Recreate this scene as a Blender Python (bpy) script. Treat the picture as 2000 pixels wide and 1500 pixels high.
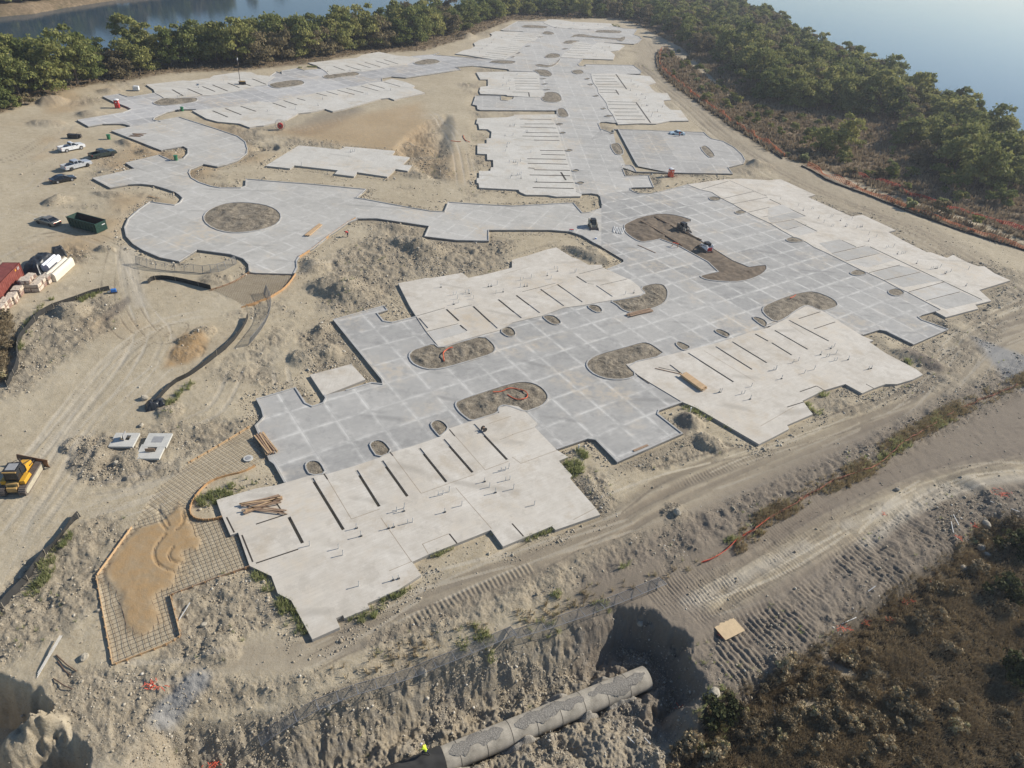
import bpy, bmesh, math, random
import numpy as np
from mathutils import Vector, Matrix
from mathutils.geometry import tessellate_polygon
for o in list(bpy.data.objects): bpy.data.objects.remove(o)
random.seed(4); RS = np.random.RandomState(11)
R = math.radians
S = bpy.context.scene
COL = S.collection

# ------------------------------------------------------------------ camera
F, CH = 1350.0, 57.0
PITCH, ROLL = R(35.44), R(5.60)
_cp, _sp = math.cos(PITCH), math.sin(PITCH)
_c, _s = math.cos(ROLL), math.sin(ROLL)
FW = np.array([0, _cp, -_sp]); _r = np.array([1., 0, 0]); _u = np.array([0, _sp, _cp])
RT = _c*_r + _s*_u; UP = -_s*_r + _c*_u
cam_d = bpy.data.cameras.new('camera'); cam = bpy.data.objects.new('camera', cam_d); COL.objects.link(cam)
cam.matrix_world = Matrix(((RT[0], UP[0], -FW[0], 0), (RT[1], UP[1], -FW[1], 0), (RT[2], UP[2], -FW[2], CH), (0, 0, 0, 1)))
cam_d.sensor_fit = 'HORIZONTAL'; cam_d.sensor_width = 36; cam_d.lens = 36*F/2000
cam_d.clip_start = 1; cam_d.clip_end = 20000
S.camera = cam
# ------------------------------------------------------------------ light
SUN_EL, SUN_AZ = R(30), R(26)          # azimuth measured from +X towards +Y
wd = bpy.data.worlds.new('World'); S.world = wd; wd.use_nodes = True
nt = wd.node_tree; sky = nt.nodes.new('ShaderNodeTexSky'); sky.sky_type = 'NISHITA'; sky.sun_disc = False
sky.sun_elevation = SUN_EL; sky.sun_rotation = R(90)-SUN_AZ; sky.air_density = 1.0; sky.dust_density = .25; sky.ozone_density = 2.6
nt.links.new(sky.outputs[0], nt.nodes['Background'].inputs[0]); nt.nodes['Background'].inputs[1].default_value = 0.088
sd = bpy.data.lights.new('sun', 'SUN'); sd.energy = 4.75; sd.angle = R(0.5); sd.color = (1, .925, .81)
so = bpy.data.objects.new('sun', sd); COL.objects.link(so)
so.rotation_euler = Vector((math.cos(SUN_EL)*math.cos(SUN_AZ), math.cos(SUN_EL)*math.sin(SUN_AZ), math.sin(SUN_EL))).to_track_quat('Z', 'Y').to_euler()
S.view_settings.view_transform = 'Standard'; S.view_settings.look = 'None'; S.view_settings.exposure = .38; S.view_settings.gamma = 1

# ------------------------------------------------------------------ helpers
CROPS = {'F': (0, 0, 1), 'T': (880, 30, .2), 'M': (900, 130, .24)}
for i in range(4):
    for j in range(4): CROPS['%d%d' % (i, j)] = (i*500, j*375, .25)
def px(s):
    out = []; ox, oy, k = 0, 0, 1
    for t in s.split():
        if t[0] == '@': ox, oy, k = CROPS[t[1:]]
        else:
            a, b = t.split(','); out.append((ox+float(a)*k, oy+float(b)*k))
    return out
def W(x, y, z=0.):
    d = (x-1000)*RT + (750-y)*UP + F*FW
    t = (z-CH)/d[2]; return (d[0]*t, d[1]*t)
def G(s, z=0.): return [W(a, b, z) for a, b in px(s)]

def tag(o, label=None, cat=None, group=None, kind=None):
    if label: o['label'] = label
    if cat: o['category'] = cat
    if group: o['group'] = group
    if kind: o['kind'] = kind
    return o
def thing(name, label, cat, loc=(0, 0, 0), rz=0, group=None):
    o = bpy.data.objects.new(name, None); COL.objects.link(o); o.location = loc; o.rotation_euler = (0, 0, rz)
    o.empty_display_size = .3
    return tag(o, label, cat, group)

class MB:
    def __init__(s): s.v = []; s.f = []; s.m = []; s.mi = 0
    def add(s, vs, fs):
        n = len(s.v); s.v += [tuple(v) for v in vs]; s.f += [tuple(n+i for i in f) for f in fs]; s.m += [s.mi]*len(fs); return s
    def mat(s, i): s.mi = i; return s
    def box(s, c, d, rz=0, tx=1, ty=1, M=None):
        vs = []
        for z in (-.5, .5):
            kx, ky = (tx, ty) if z > 0 else (1, 1)
            for x, y in ((-.5, -.5), (.5, -.5), (.5, .5), (-.5, .5)):
                X, Y = x*d[0]*kx, y*d[1]*ky
                vs.append((c[0]+X*math.cos(rz)-Y*math.sin(rz), c[1]+X*math.sin(rz)+Y*math.cos(rz), c[2]+z*d[2]))
        if M is not None: vs = [tuple(M @ Vector(v)) for v in vs]
        return s.add(vs, [(3, 2, 1, 0), (4, 5, 6, 7), (0, 1, 5, 4), (1, 2, 6, 5), (2, 3, 7, 6), (3, 0, 4, 7)])
    def bar(s, a, b, w, h=None):
        a, b = Vector(a), Vector(b); h = h or w; d = (b-a); L = d.length
        if L < 1e-6: return s
        q = d.to_track_quat('X', 'Z'); vs = []
        for x in (0, L):
            for y, z in ((-w/2, -h/2), (w/2, -h/2), (w/2, h/2), (-w/2, h/2)): vs.append(a+q @ Vector((x, y, z)))
        return s.add(vs, [(0, 1, 2, 3), (7, 6, 5, 4), (0, 4, 5, 1), (1, 5, 6, 2), (2, 6, 7, 3), (3, 7, 4, 0)])
    def tube(s, pts, r, n=8, cap=True, r2=None):
        pts = [Vector(p) for p in pts]; vs = []; fs = []
        for i, p in enumerate(pts):
            d = (pts[min(i+1, len(pts)-1)]-pts[max(i-1, 0)]); q = d.to_track_quat('Z', 'Y')
            rr = r if r2 is None else r+(r2-r)*i/(len(pts)-1)
            for k in range(n):
                a = 2*math.pi*k/n; vs.append(p+q @ Vector((rr*math.cos(a), rr*math.sin(a), 0)))
        for i in range(len(pts)-1):
            for k in range(n): fs.append((i*n+k, i*n+(k+1) % n, (i+1)*n+(k+1) % n, (i+1)*n+k))
        if cap: fs += [tuple(range(n))[::-1], tuple(range((len(pts)-1)*n, len(pts)*n))]
        return s.add(vs, fs)
    def prism(s, prof, y0, y1, inset=None):
        """side profile [(x,z)] extruded from y0 to y1; inset(z) narrows the width"""
        n = len(prof); vs = []
        for y in (y0, y1):
            for x, z in prof:
                k = inset(x, z) if inset else 1.; vs.append((x, y*k, z))
        return s.add(vs, [tuple(range(n)), tuple(range(2*n-1, n-1, -1))]+[(i, n+i, n+(i+1) % n, (i+1) % n) for i in range(n)])
    def ring(s, pts, z0, z1):
        """vertical walls along a closed loop"""
        n = len(pts); return s.add([(p[0], p[1], z0) for p in pts]+[(p[0], p[1], z1) for p in pts], [(i, (i+1) % n, n+(i+1) % n, n+i) for i in range(n)])
    def build(s, name, mats, parent=None, smooth=False, bevel=0, kind=None, label=None):
        me = bpy.data.meshes.new(name); me.from_pydata(s.v, [], s.f)
        if not isinstance(mats, (list, tuple)): mats = [mats]
        for m in mats: me.materials.append(m)
        me.polygons.foreach_set('material_index', s.m)
        bm = bmesh.new(); bm.from_mesh(me); bmesh.ops.recalc_face_normals(bm, faces=bm.faces[:]); bm.to_mesh(me); bm.free()
        if smooth: me.polygons.foreach_set('use_smooth', [True]*len(me.polygons))
        o = bpy.data.objects.new(name, me); COL.objects.link(o)
        if parent: o.parent = parent
        if bevel:
            b = o.modifiers.new('bevel', 'BEVEL'); b.width = bevel; b.segments = 2; b.limit_method = 'ANGLE'
        if kind: o['kind'] = kind
        if label: o['label'] = label
        return o
def copy_tree(o, parent=None):
    c = o.copy(); COL.objects.link(c)
    if parent: c.parent = parent
    for ch in o.children: copy_tree(ch, c)
    return c

# ---- materials
def new_mat(name):
    m = bpy.data.materials.new(name); m.use_nodes = True
    t = m.node_tree; return m, t, t.nodes['Principled BSDF']
def N(t, typ, **kw):
    n = t.nodes.new('ShaderNode'+typ)
    for k, v in kw.items():
        if k.startswith('i_'):
            key = k[2:]; key = int(key) if key.isdigit() else key.replace('_', ' ')
            n.inputs[key].default_value = v
        else: setattr(n, k, v)
    return n
def noise(t, vec, scale, detail=4, rough=.55, w=None):
    n = N(t, 'TexNoise', i_Scale=scale, i_Detail=detail, i_Roughness=rough)
    if vec is not None: t.links.new(vec, n.inputs['Vector'])
    return n.outputs['Fac']
def ramp(t, fac, stops):
    n = N(t, 'ValToRGB'); t.links.new(fac, n.inputs[0]); e = n.color_ramp.elements
    while len(e) < len(stops): e.new(.5)
    for el, (p, c) in zip(e, stops):
        el.position = p; el.color = (*c, 1) if len(c) == 3 else c
    return n.outputs[0]
def mr(t, fac, a, b, c=0., d=1.):
    n = N(t, 'MapRange'); t.links.new(fac, n.inputs[0]); n.inputs[1].default_value = a; n.inputs[2].default_value = b
    n.inputs[3].default_value = c; n.inputs[4].default_value = d; return n.outputs[0]
def mix(t, fac, a, b, mode='MIX'):
    n = N(t, 'Mix', data_type='RGBA', blend_type=mode)
    for i, v in ((0, fac), (6, a), (7, b)):
        if hasattr(v, 'links'): t.links.new(v, n.inputs[i])
        elif isinstance(v, (int, float)): n.inputs[i].default_value = v
        else: n.inputs[i].default_value = (*v, 1) if len(v) == 3 else v
    return n.outputs[2]
def mth(t, op, a, b=None, clamp=False):
    n = N(t, 'Math', operation=op); n.use_clamp = clamp
    for i, v in ((0, a), (1, b)):
        if v is None: continue
        if hasattr(v, 'links'): t.links.new(v, n.inputs[i])
        else: n.inputs[i].default_value = v
    return n.outputs[0]
def bump(t, h, strength, dist, bsdf):
    b = N(t, 'Bump', i_Strength=strength, i_Distance=dist); t.links.new(h, b.inputs['Height']); t.links.new(b.outputs[0], bsdf.inputs['Normal'])
def simple(name, col, rough=.6, metal=0., var=.12, scale=2.5, coat=0.):
    m, t, b = new_mat(name)
    co = N(t, 'TexCoord').outputs['Object']
    n = noise(t, co, scale, 5, .6); n2 = noise(t, co, scale*9, 3, .6)
    f = mr(t, mth(t, 'ADD', mth(t, 'MULTIPLY', n, .7), mth(t, 'MULTIPLY', n2, .3)), .3, .7)
    lo = tuple(c*(1-var) for c in col); hi = tuple(min(1, c*(1+var)) for c in col)
    t.links.new(mix(t, f, lo, hi), b.inputs['Base Color'])
    t.links.new(mr(t, n2, .3, .7, max(.02, rough-.08), min(1, rough+.08)), b.inputs['Roughness']); b.inputs['Metallic'].default_value = metal
    b.inputs['Coat Weight'].default_value = coat
    return m
M = {}
M['white_paint'] = simple('white_paint', (.72, .73, .74), .25, 0, .05, 1.5, .5)
M['silver_paint'] = simple('silver_paint', (.55, .57, .6), .3, .3, .05, 1.5, .5)
M['black_paint'] = simple('black_paint', (.012, .014, .018), .22, 0, .1, 1.5, .6)
M['green_black'] = simple('green_black_paint', (.03, .045, .042), .25, .1, .1, 1.5, .6)
M['bronze_paint'] = simple('bronze_paint', (.22, .2, .17), .3, .4, .08, 1.5, .5)
M['pale_blue'] = simple('pale_blue_paint', (.55, .66, .7), .28, .1, .05, 1.5, .5)
M['glass'] = simple('dark_glass', (.012, .016, .022), .08, 0, .1)
M['tyre'] = simple('tyre_rubber', (.018, .018, .018), .8)
M['rim'] = simple('rim_metal', (.5, .5, .52), .35, .6)
M['darkrim'] = simple('dark_rim', (.06, .06, .06), .4, .5)
M['plastic'] = simple('black_plastic', (.025, .025, .027), .5)
M['red'] = simple('red_lens', (.45, .02, .015), .3)
M['redpaint'] = simple('red_paint', (.5, .035, .03), .4)
M['lens'] = simple('clear_lens', (.75, .76, .78), .15)
M['yellow'] = simple('yellow_paint', (.62, .33, .03), .45, 0, .18, 3)
M['yellowdirt'] = simple('muddy_yellow_paint', (.42, .27, .1), .6, 0, .3, 3)
M['steel'] = simple('worn_steel', (.12, .1, .09), .5, .4, .35, 4)
M['trackmud'] = simple('muddy_track_steel', (.16, .13, .11), .75, .1, .35, 6)
M['dustframe'] = simple('dusty_frame', (.4, .36, .27), .8, 0, .2, 4)
M['blade'] = simple('rusty_blade', (.2, .11, .06), .6, .2, .3, 3)
M['green'] = simple('green_steel', (.012, .045, .032), .5, 0, .35, 2)
M['rustin'] = simple('rusty_interior', (.06, .035, .025), .85, 0, .4, 2)
M['orange'] = simple('orange_plastic', (.62, .1, .045), .45, 0, .12)
M['paleplastic'] = simple('pale_grey_plastic', (.6, .6, .58), .5)
M['white'] = simple('white_plastic', (.75, .75, .73), .5)
M['wrap'] = simple('white_wrap', (.8, .8, .82), .35, 0, .06, 3)
M['cream'] = simple('cream_wrap', (.68, .62, .5), .6, 0, .08, 3)
M['blacktarp'] = simple('black_plastic_sheet', (.022, .024, .028), .38, 0, .5, 3)
M['pvc'] = simple('white_pvc', (.62, .62, .6), .4)
M['wood'] = simple('pine_lumber', (.5, .34, .19), .8, 0, .25, 5)
M['oldwood'] = simple('weathered_lumber', (.3, .2, .13), .85, 0, .3, 5)
M['formwood'] = simple('orange_form_board', (.45, .27, .13), .8, 0, .25, 3)
M['rebar'] = simple('rusted_rebar', (.13, .085, .06), .8, .2, .3, 4)
M['hose'] = simple('orange_hose', (.6, .11, .04), .5)
M['greenbin'] = simple('green_bin', (.02, .16, .07), .4)
M['blue'] = simple('blue_plastic', (.03, .16, .5), .4)
M['silt'] = simple('black_silt_fabric', (.028, .027, .025), .9, 0, .45, 1.5)
M['post'] = simple('silvered_post', (.3, .26, .2), .8, 0, .3, 3)
M['skin'] = simple('skin', (.36, .2, .13), .6)
M['shirtred'] = simple('red_shirt', (.55, .03, .03), .9)
M['shirtorange'] = simple('orange_shirt', (.7, .1, .03), .9)
M['shirtdark'] = simple('dark_shirt', (.03, .03, .04), .9)
M['vest'] = simple('yellow_safety_vest', (.6, .75, .04), .8)
M['jean'] = simple('dark_jeans', (.03, .04, .07), .9)
M['lid'] = simple('grey_lid', (.3, .3, .3), .6, 0, .2)
M['conpipe'] = simple('pipe_concrete', (.40, .36, .29), .92, 0, .42, .9)
M['seam'] = simple('pipe_joint', (.1, .09, .075), .95)
M['precast'] = simple('precast_concrete', (.5, .49, .45), .85, 0, .14, 2)
M['ply'] = simple('plywood', (.56, .42, .25), .8, 0, .15, 3)
M['rock'] = simple('limestone', (.37, .33, .26), .9, 0, .3, .8)
M['paleblock'] = simple('pale_stone', (.55, .47, .38), .9, 0, .3, 4)
M['boardbrown'] = simple('cardboard_wrap', (.25, .16, .13), .8, 0, .35, 3)
M['wire'] = simple('galvanised_wire', (.3, .3, .3), .5, .5)
def container_mat():
    m, t, b = new_mat('container_red')
    co = N(t, 'TexCoord').outputs['Object']
    n = noise(t, co, 1.2, 6, .65)
    t.links.new(ramp(t, n, [(.3, (.14, .035, .028)), (.55, (.22, .055, .04)), (.7, (.27, .1, .08))]), b.inputs['Base Color'])
    b.inputs['Roughness'].default_value = .6; return m
M['container'] = container_mat()

# ---- noise on arrays
def vnoise(x, y, s, seed=0):
    x = x/s; y = y/s
    xi = np.floor(x).astype(np.int64); yi = np.floor(y).astype(np.int64); fx = x-xi; fy = y-yi
    fx = fx*fx*(3-2*fx); fy = fy*fy*(3-2*fy)
    def h(a, b):
        n = (a*374761393+b*668265263+seed*1442695041) & 0xffffffff
        n = ((n ^ (n >> 13))*1274126177) & 0xffffffff
        return ((n ^ (n >> 16)) & 0xffff)/65535.
    return (h(xi, yi)*(1-fx)+h(xi+1, yi)*fx)*(1-fy)+(h(xi, yi+1)*(1-fx)+h(xi+1, yi+1)*fx)*fy
def fbm(x, y, s, o=4, seed=0, g=.5):
    a = 1.; r = 0.; t = 0.
    for i in range(o):
        r = r+a*vnoise(x*math.cos(i)+y*math.sin(i), -x*math.sin(i)+y*math.cos(i), s/2**i, seed+i*7); t += a; a *= g
    return r/t
def sst(a, b, x):
    t = np.clip((x-a)/(b-a), 0, 1); return t*t*(3-2*t)
def seg_dist(X, Y, pts, closed, maxd):
    """distance (clipped at maxd) of every point to a polyline, and the arc length of the closest point"""
    D = np.full(X.shape, maxd, np.float64); A = np.zeros(X.shape); L = 0
    n = len(pts); rng = range(n if closed else n-1)
    P = np.array(pts); lo = P.min(0)-maxd; hi = P.max(0)+maxd
    box = np.where((X > lo[0]) & (X < hi[0]) & (Y > lo[1]) & (Y < hi[1]))[0]
    bx, by = X[box], Y[box]; d0 = np.full(box.size, float(maxd)); a0 = np.zeros(box.size)
    for i in rng:
        (x0, y0), (x1, y1) = pts[i], pts[(i+1) % n]
        ln = math.hypot(x1-x0, y1-y0)
        if ln < 1e-6: continue
        k = np.where((bx > min(x0, x1)-maxd) & (bx < max(x0, x1)+maxd) & (by > min(y0, y1)-maxd) & (by < max(y0, y1)+maxd))[0]
        if k.size:
            qx, qy = bx[k]-x0, by[k]-y0; t = np.clip((qx*(x1-x0)+qy*(y1-y0))/ln**2, 0, 1)
            d = np.hypot(qx-t*(x1-x0), qy-t*(y1-y0)); b = d < d0[k]
            kk = k[b]; d0[kk] = d[b]; a0[kk] = L+t[b]*ln
        L += ln
    D[box] = d0; A[box] = a0
    return D, A
def inside(X, Y, pts):
    P = np.array(pts); r = np.zeros(X.shape, bool)
    k = np.where((X >= P[:, 0].min()) & (X <= P[:, 0].max()) & (Y >= P[:, 1].min()) & (Y <= P[:, 1].max()))[0]
    x, y = X[k], Y[k]; c = np.zeros(k.size, bool); n = len(pts)
    for i in range(n):
        (x0, y0), (x1, y1) = pts[i], pts[(i+1) % n]
        if y0 == y1: continue
        c ^= ((y0 > y) != (y1 > y)) & (x < (x1-x0)*(y-y0)/(y1-y0)+x0)
    r[k] = c; return r
def sdist(X, Y, pts, maxd):
    """signed distance, positive inside"""
    d, _ = seg_dist(X, Y, pts, True, maxd); return np.where(inside(X, Y, pts), d, -d)
def smooth_loop(pts, closed=True, it=1):
    for _ in range(it):
        n = len(pts); q = []
        for i in range(n if closed else n-1):
            a, b = pts[i], pts[(i+1) % n]
            q += [(a[0]*.75+b[0]*.25, a[1]*.75+b[1]*.25), (a[0]*.25+b[0]*.75, a[1]*.25+b[1]*.75)]
        if not closed: q = [pts[0]]+q+[pts[-1]]
        pts = q
    return pts
def ccw(p):
    a = sum(p[i-1][0]*p[i][1]-p[i][0]*p[i-1][1] for i in range(len(p))); return p if a > 0 else p[::-1]
def offset(pts, d):
    """inset (d>0) of a ccw loop"""
    n = len(pts); out = []
    for i in range(n):
        a, b, c = Vector(pts[i-1]), Vector(pts[i]), Vector(pts[(i+1) % n])
        e0, e1 = (b-a), (c-b)
        if e0.length < 1e-6 or e1.length < 1e-6: out.append(tuple(b)); continue
        e0.normalize(); e1.normalize(); n0, n1 = Vector((-e0.y, e0.x)), Vector((-e1.y, e1.x)); m = n0+n1
        if m.length < .35: m = n0.copy()
        m.normalize(); k = max(.5, m.dot(n0)); out.append(tuple(b+m*d/k))
    return out
# ------------------------------------------------------------------ traced outlines (pixels of the photograph, put on the ground)
ROADS = {  # outline, grid origin, grid direction point, cell size, tone
 'northwest': ("@00 600,940 690,990 800,972 960,970 1015,985 1035,1000 1210,960 1260,950 1200,938 1210,920 1300,880 1400,858 1530,856 1600,890 @10 20,830 600,740 1000,660 990,640 985,612 1060,600 1170,610 1600,545 1560,525 1700,515 1960,540 1975,550 2120,520 2050,480 1940,490 1850,465 1390,430 1430,410 1390,425 1220,440 700,520 620,530 500,540 490,540 380,550 320,535 200,555 200,578 160,560 100,600 0,640 @00 1800,680 1350,760 1250,745 1210,728 1040,755 1000,757 930,735 800,755 890,800 950,820 1000,840 1025,855 960,880",
   '@00 690,990', '@00 2000,800', 4.6, 0),
 'court': ("@11 790,45 @10 860,1480 450,1440 110,1415 0,1405 @00 1920,1400 1915,1455 1880,1468 1720,1468 1650,1455 1560,1425 1500,1390 1480,1350 1490,1325 1530,1310 1590,1285 1700,1305 1760,1290 1860,1255 1930,1200 1937,1165 1920,1110 1860,1065 1700,1010 1400,915 1210,950 1030,990 870,1025 1260,1178 1270,1172 1430,1145 1465,1165 1465,1200 1430,1240 1340,1255 1245,1212 980,1275 1050,1320 720,1395 860,1470 1000,1445 1100,1440 1200,1450 1300,1480 1370,1505 @01 1400,25 1425,50 1400,85 1365,103 1170,77 1080,140 1000,210 970,280 985,350 1040,410 1120,460 1250,515 1400,545 1540,455 1800,490 1900,525 1940,570 1945,625 @11 0,632 300,640 325,590 320,540 345,500 450,440 560,350 650,290 720,240 800,210 830,160 815,60",
   '@01 1170,77', '@11 0,430', 4.6, .5),
 'link': ("@11 770,45 870,60 1110,105 1370,150 1470,155 1500,80 1770,98 2000,110 @21 200,100 480,85 550,165 600,160 690,130 780,60 900,200 960,330 900,500 870,560 870,530 700,430 640,400 550,345 450,312 300,300 @11 1820,300 1820,385 1570,380 1315,350 1350,270 1150,240 940,210 780,212",
   '@11 780,212', '@11 1315,350', 4.6, .3),
 'boulevard': ("@T 490,145 650,60 920,60 1560,100 1690,128 1825,135 1785,190 1845,208 1868,235 1830,270 1790,282 1450,265 1420,300 1290,428 1245,480 1262,497 1320,497 1312,480 1780,488 1845,530 1862,548 1855,575 1600,572 @M 1060,62 1130,150 1220,280 1290,420 1300,460 1235,460 1180,452 1135,455 1120,465 1145,520 1170,545 1215,553 1245,545 1260,620 1340,800 1310,805 1340,892 1530,888 1572,985 1400,988 1385,990 1385,1010 1390,1040 1200,1130 1150,1110 1155,1075 1120,1045 1060,1035 970,1040 800,900 700,500 700,410 780,400 778,360 160,357 135,350 130,320 95,312 120,238 325,240 332,275 380,280 425,265 435,247 620,240 600,100 600,45 @T 570,545 570,530 200,492 530,480 380,455 400,430 600,380 800,200 700,160 520,152",
   '@M 1060,850', '@M 1130,1030', 4.6, .6),
 'northeast': ("@20 985,1300 830,1012 1500,1035 1530,1065 1560,1085 1650,1105 1740,1155 1800,1210 1822,1250 1810,1280 1690,1310 1725,1360 1250,1352 970,1345 945,1305 925,1293 880,1292 858,1308 700,1300 600,1100 700,1010 780,1040 795,1035 790,1012 830,1012",
   '@20 1160,1040', '@20 1320,1290', 4.6, .45),
 'southeast': ("@M 1130,1040 1385,1000 1400,1015 1450,1035 1550,1035 1700,1000 1850,960 1960,960 @21 1560,-20 1800,100 2000,180 @31 120,280 500,460 800,620 1100,770 1380,900 1310,935 1200,965 1175,980 1200,1000 1410,1075 1135,1195 920,1090 870,1080 740,1120 600,1100 300,1000 0,1050 @21 1500,1300 1300,1400 1200,1480 @22 1200,50 1335,145 1150,210 1140,235 1335,390 820,615 650,440 590,432 350,515 200,400 @12 1800,400 1300,550 700,750 220,775 140,630 105,605 -10,330 30,290 55,260 40,200 0,120 310,30 390,150 440,175 520,150 540,115 530,90 700,50 900,-10 @11 985,1500 980,1470 600,1000 1000,890 1030,925 950,950 1000,1010 1060,1020 1250,975 1500,1100 1900,1000 @21 300,800 740,605 820,575 870,550 870,530 700,430 700,100",
   '@12 170,640', '@12 1340,255', 4.6, 1)}
SLABS = {
 'nw_upper': "@00 1140,660 1430,628 1480,632 1640,608 1670,590 1880,560 1960,562 @10 10,585 100,592 150,600 90,640 90,665 @00 1990,672 1850,712 1650,745 1560,748 1350,770 1280,765 1250,745 1210,725 1200,700",
 'nw_east': "@10 405,490 650,465 790,450 830,428 960,405 1100,432 1200,440 1290,455 1200,490 1170,508 1040,520 960,540 830,560 760,560 570,585 540,555 470,510",
 'nw_lower': "@00 1500,862 1700,845 1880,822 @10 20,790 130,800 260,762 390,745 470,722 620,700 820,665 870,650 990,635 1060,615 1170,640 1240,670 1220,685 1320,725 1130,765 1080,780 1040,765 975,770 780,825 690,850 600,870 540,850 430,875 330,885 240,935 60,980 0,985 @00 1950,995 1870,965 1700,950 1610,925",
 'lone': "@10 75,1295 335,1135 655,1168 700,1145 1085,1178 1060,1212 1200,1228 1140,1285 1215,1292 1185,1335 1090,1320 1025,1380 790,1345 765,1378 612,1358 640,1330 300,1292 265,1315",
 'blvd_upper': "@M 125,45 400,40 600,45 640,65 640,190 672,195 680,235 645,248 555,248 380,237 370,230 160,222 150,200 160,165 220,158 220,105 158,105",
 'blvd_long': "@M 135,420 380,412 430,400 432,391 780,388 785,402 745,425 770,460 785,500 810,560 818,620 835,660 855,720 875,790 895,840 905,900 930,960 940,1020 985,1040 975,1055 780,1058 705,1045 530,1042 480,1020 470,1002 150,985 145,950 130,945 130,910 148,905 148,850 240,848 245,820 265,818 262,760 215,758 213,712 135,708 135,628 210,625 210,585 245,582 250,530 220,510 150,508 142,465 125,462",
 'top_west': "@T 45,375 130,340 190,330 240,300 225,270 280,240 390,210 405,190 385,175 440,155 640,158 870,180 900,205 850,215 820,250 780,250 700,300 640,365 560,405 530,432 420,430 230,400 140,385",
 'top_row': "@T 905,68 960,38 1060,42 1190,62 1570,78 1585,108 1500,115 1480,128 1380,138 1240,132 1110,125 1000,112 950,92",
 'top_east': "@T 1235,252 1400,285 1440,262 1640,280 1700,295 1640,342 1560,350 1605,385 1590,432 1300,422 1075,410 1090,385 1150,345 1190,295",
 'blvd_east': "@M 1060,58 1270,55 1540,78 1590,130 1530,148 1560,188 1600,212 1680,215 1712,268 1650,275 1660,310 1710,352 1790,355 1855,440 1700,442 1590,465 1460,462 1280,470 1255,430 1240,395 1200,345 1185,295 1150,250 1120,215 1110,170 1080,135 1065,95",
 'east_long': "@20 1370,1440 1660,1400 1800,1395 2000,1408 @30 100,1400 320,1500 @31 370,22 310,38 650,190 740,178 1000,298 940,312 1050,375 1240,470 1270,470 1400,515 1445,490 1510,525 1560,550 1640,580 1690,580 1770,635 1895,690 1750,735 1650,765 1745,850 1620,880 1645,910 1390,978 1310,935 1350,918 1220,850 1090,780 1010,745 910,690 780,630 700,595 590,540 470,480 360,430 290,385 200,350 110,300 20,245 @21 1900,190 1840,160 1720,90 1640,50 1560,0 @20 1470,1480",
 'center': "@11 1110,712 1210,695 1330,670 1360,672 1530,645 1610,630 1660,670 1830,635 2000,590 @21 0,530 160,485 270,450 345,432 470,510 520,525 600,570 700,568 710,590 930,688 990,735 1045,795 850,835 750,850 550,885 400,905 225,968 0,1020 @11 1900,1080 1780,1110 1590,1165 1435,1215 1330,1090 1250,970 1200,890",
 'southeast': "@21 890,1345 1215,1275 1370,1235 1560,1190 1700,1150 1860,1095 2000,1060 @31 100,1010 150,985 190,950 310,880 430,930 730,1120 825,1160 790,1170 920,1260 1160,1385 1210,1425 1130,1465 1010,1500 @32 920,0 820,35 735,72 605,0 430,52 270,130 350,235 150,320 165,350 65,402 0,435 @22 1930,470 1440,185 1330,140 @21 1080,1490 985,1430",
 'front': "@02 1690,905 2000,815 @12 160,790 420,715 550,705 770,640 950,580 1070,530 1240,480 1440,410 1500,350 1680,290 1760,265 1900,225 1900,180 1985,165 @22 50,175 100,210 200,310 175,335 350,515 440,570 365,600 470,715 450,735 650,965 690,1020 340,1140 310,1110 95,1200 @12 1930,1270 1835,1140 1570,1245 1350,1330 1220,1390 1290,1490 @13 1115,105 870,215 885,250 690,330 680,305 625,330 655,400 440,495 275,190 170,135 120,0 @02 1950,1420 1860,1160 1800,1180 1730,1020",
 'small': "@F 605,732 686,711 714,741 632,773"}
GROOVES = {  # true slots through the slab
 'front': "@12 425,716 690,1150 | 772,655 970,968 | 970,580 1190,888 | 1262,485 1495,775 | 1450,415 1700,700 | 1685,298 1970,600 | 245,1015 370,1255",
 'center': "@11 1475,905 1590,1012 | 1580,1028 1652,1090 | 1685,882 1890,1072 | @21 -120,829 78,990 | 20,797 222,950 | 210,750 410,895 | 340,712 556,866 | 490,650 588,714 | 643,722 790,822 | @11 1262,975 1345,1070",
 'southeast': "@21 1215,1337 1400,1480 | 1357,1246 1740,1490 | 1572,1196 1885,1392 | 1700,1158 2000,1340 | 1880,1098 2010,1170 | @31 10,1166 195,1280 | 34,1070 320,1235 | 145,992 485,1170",
 'east_long': "@31 0,50 300,192 | 200,217 390,310 | 560,370 695,432 | 780,420 1680,845"}
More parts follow.
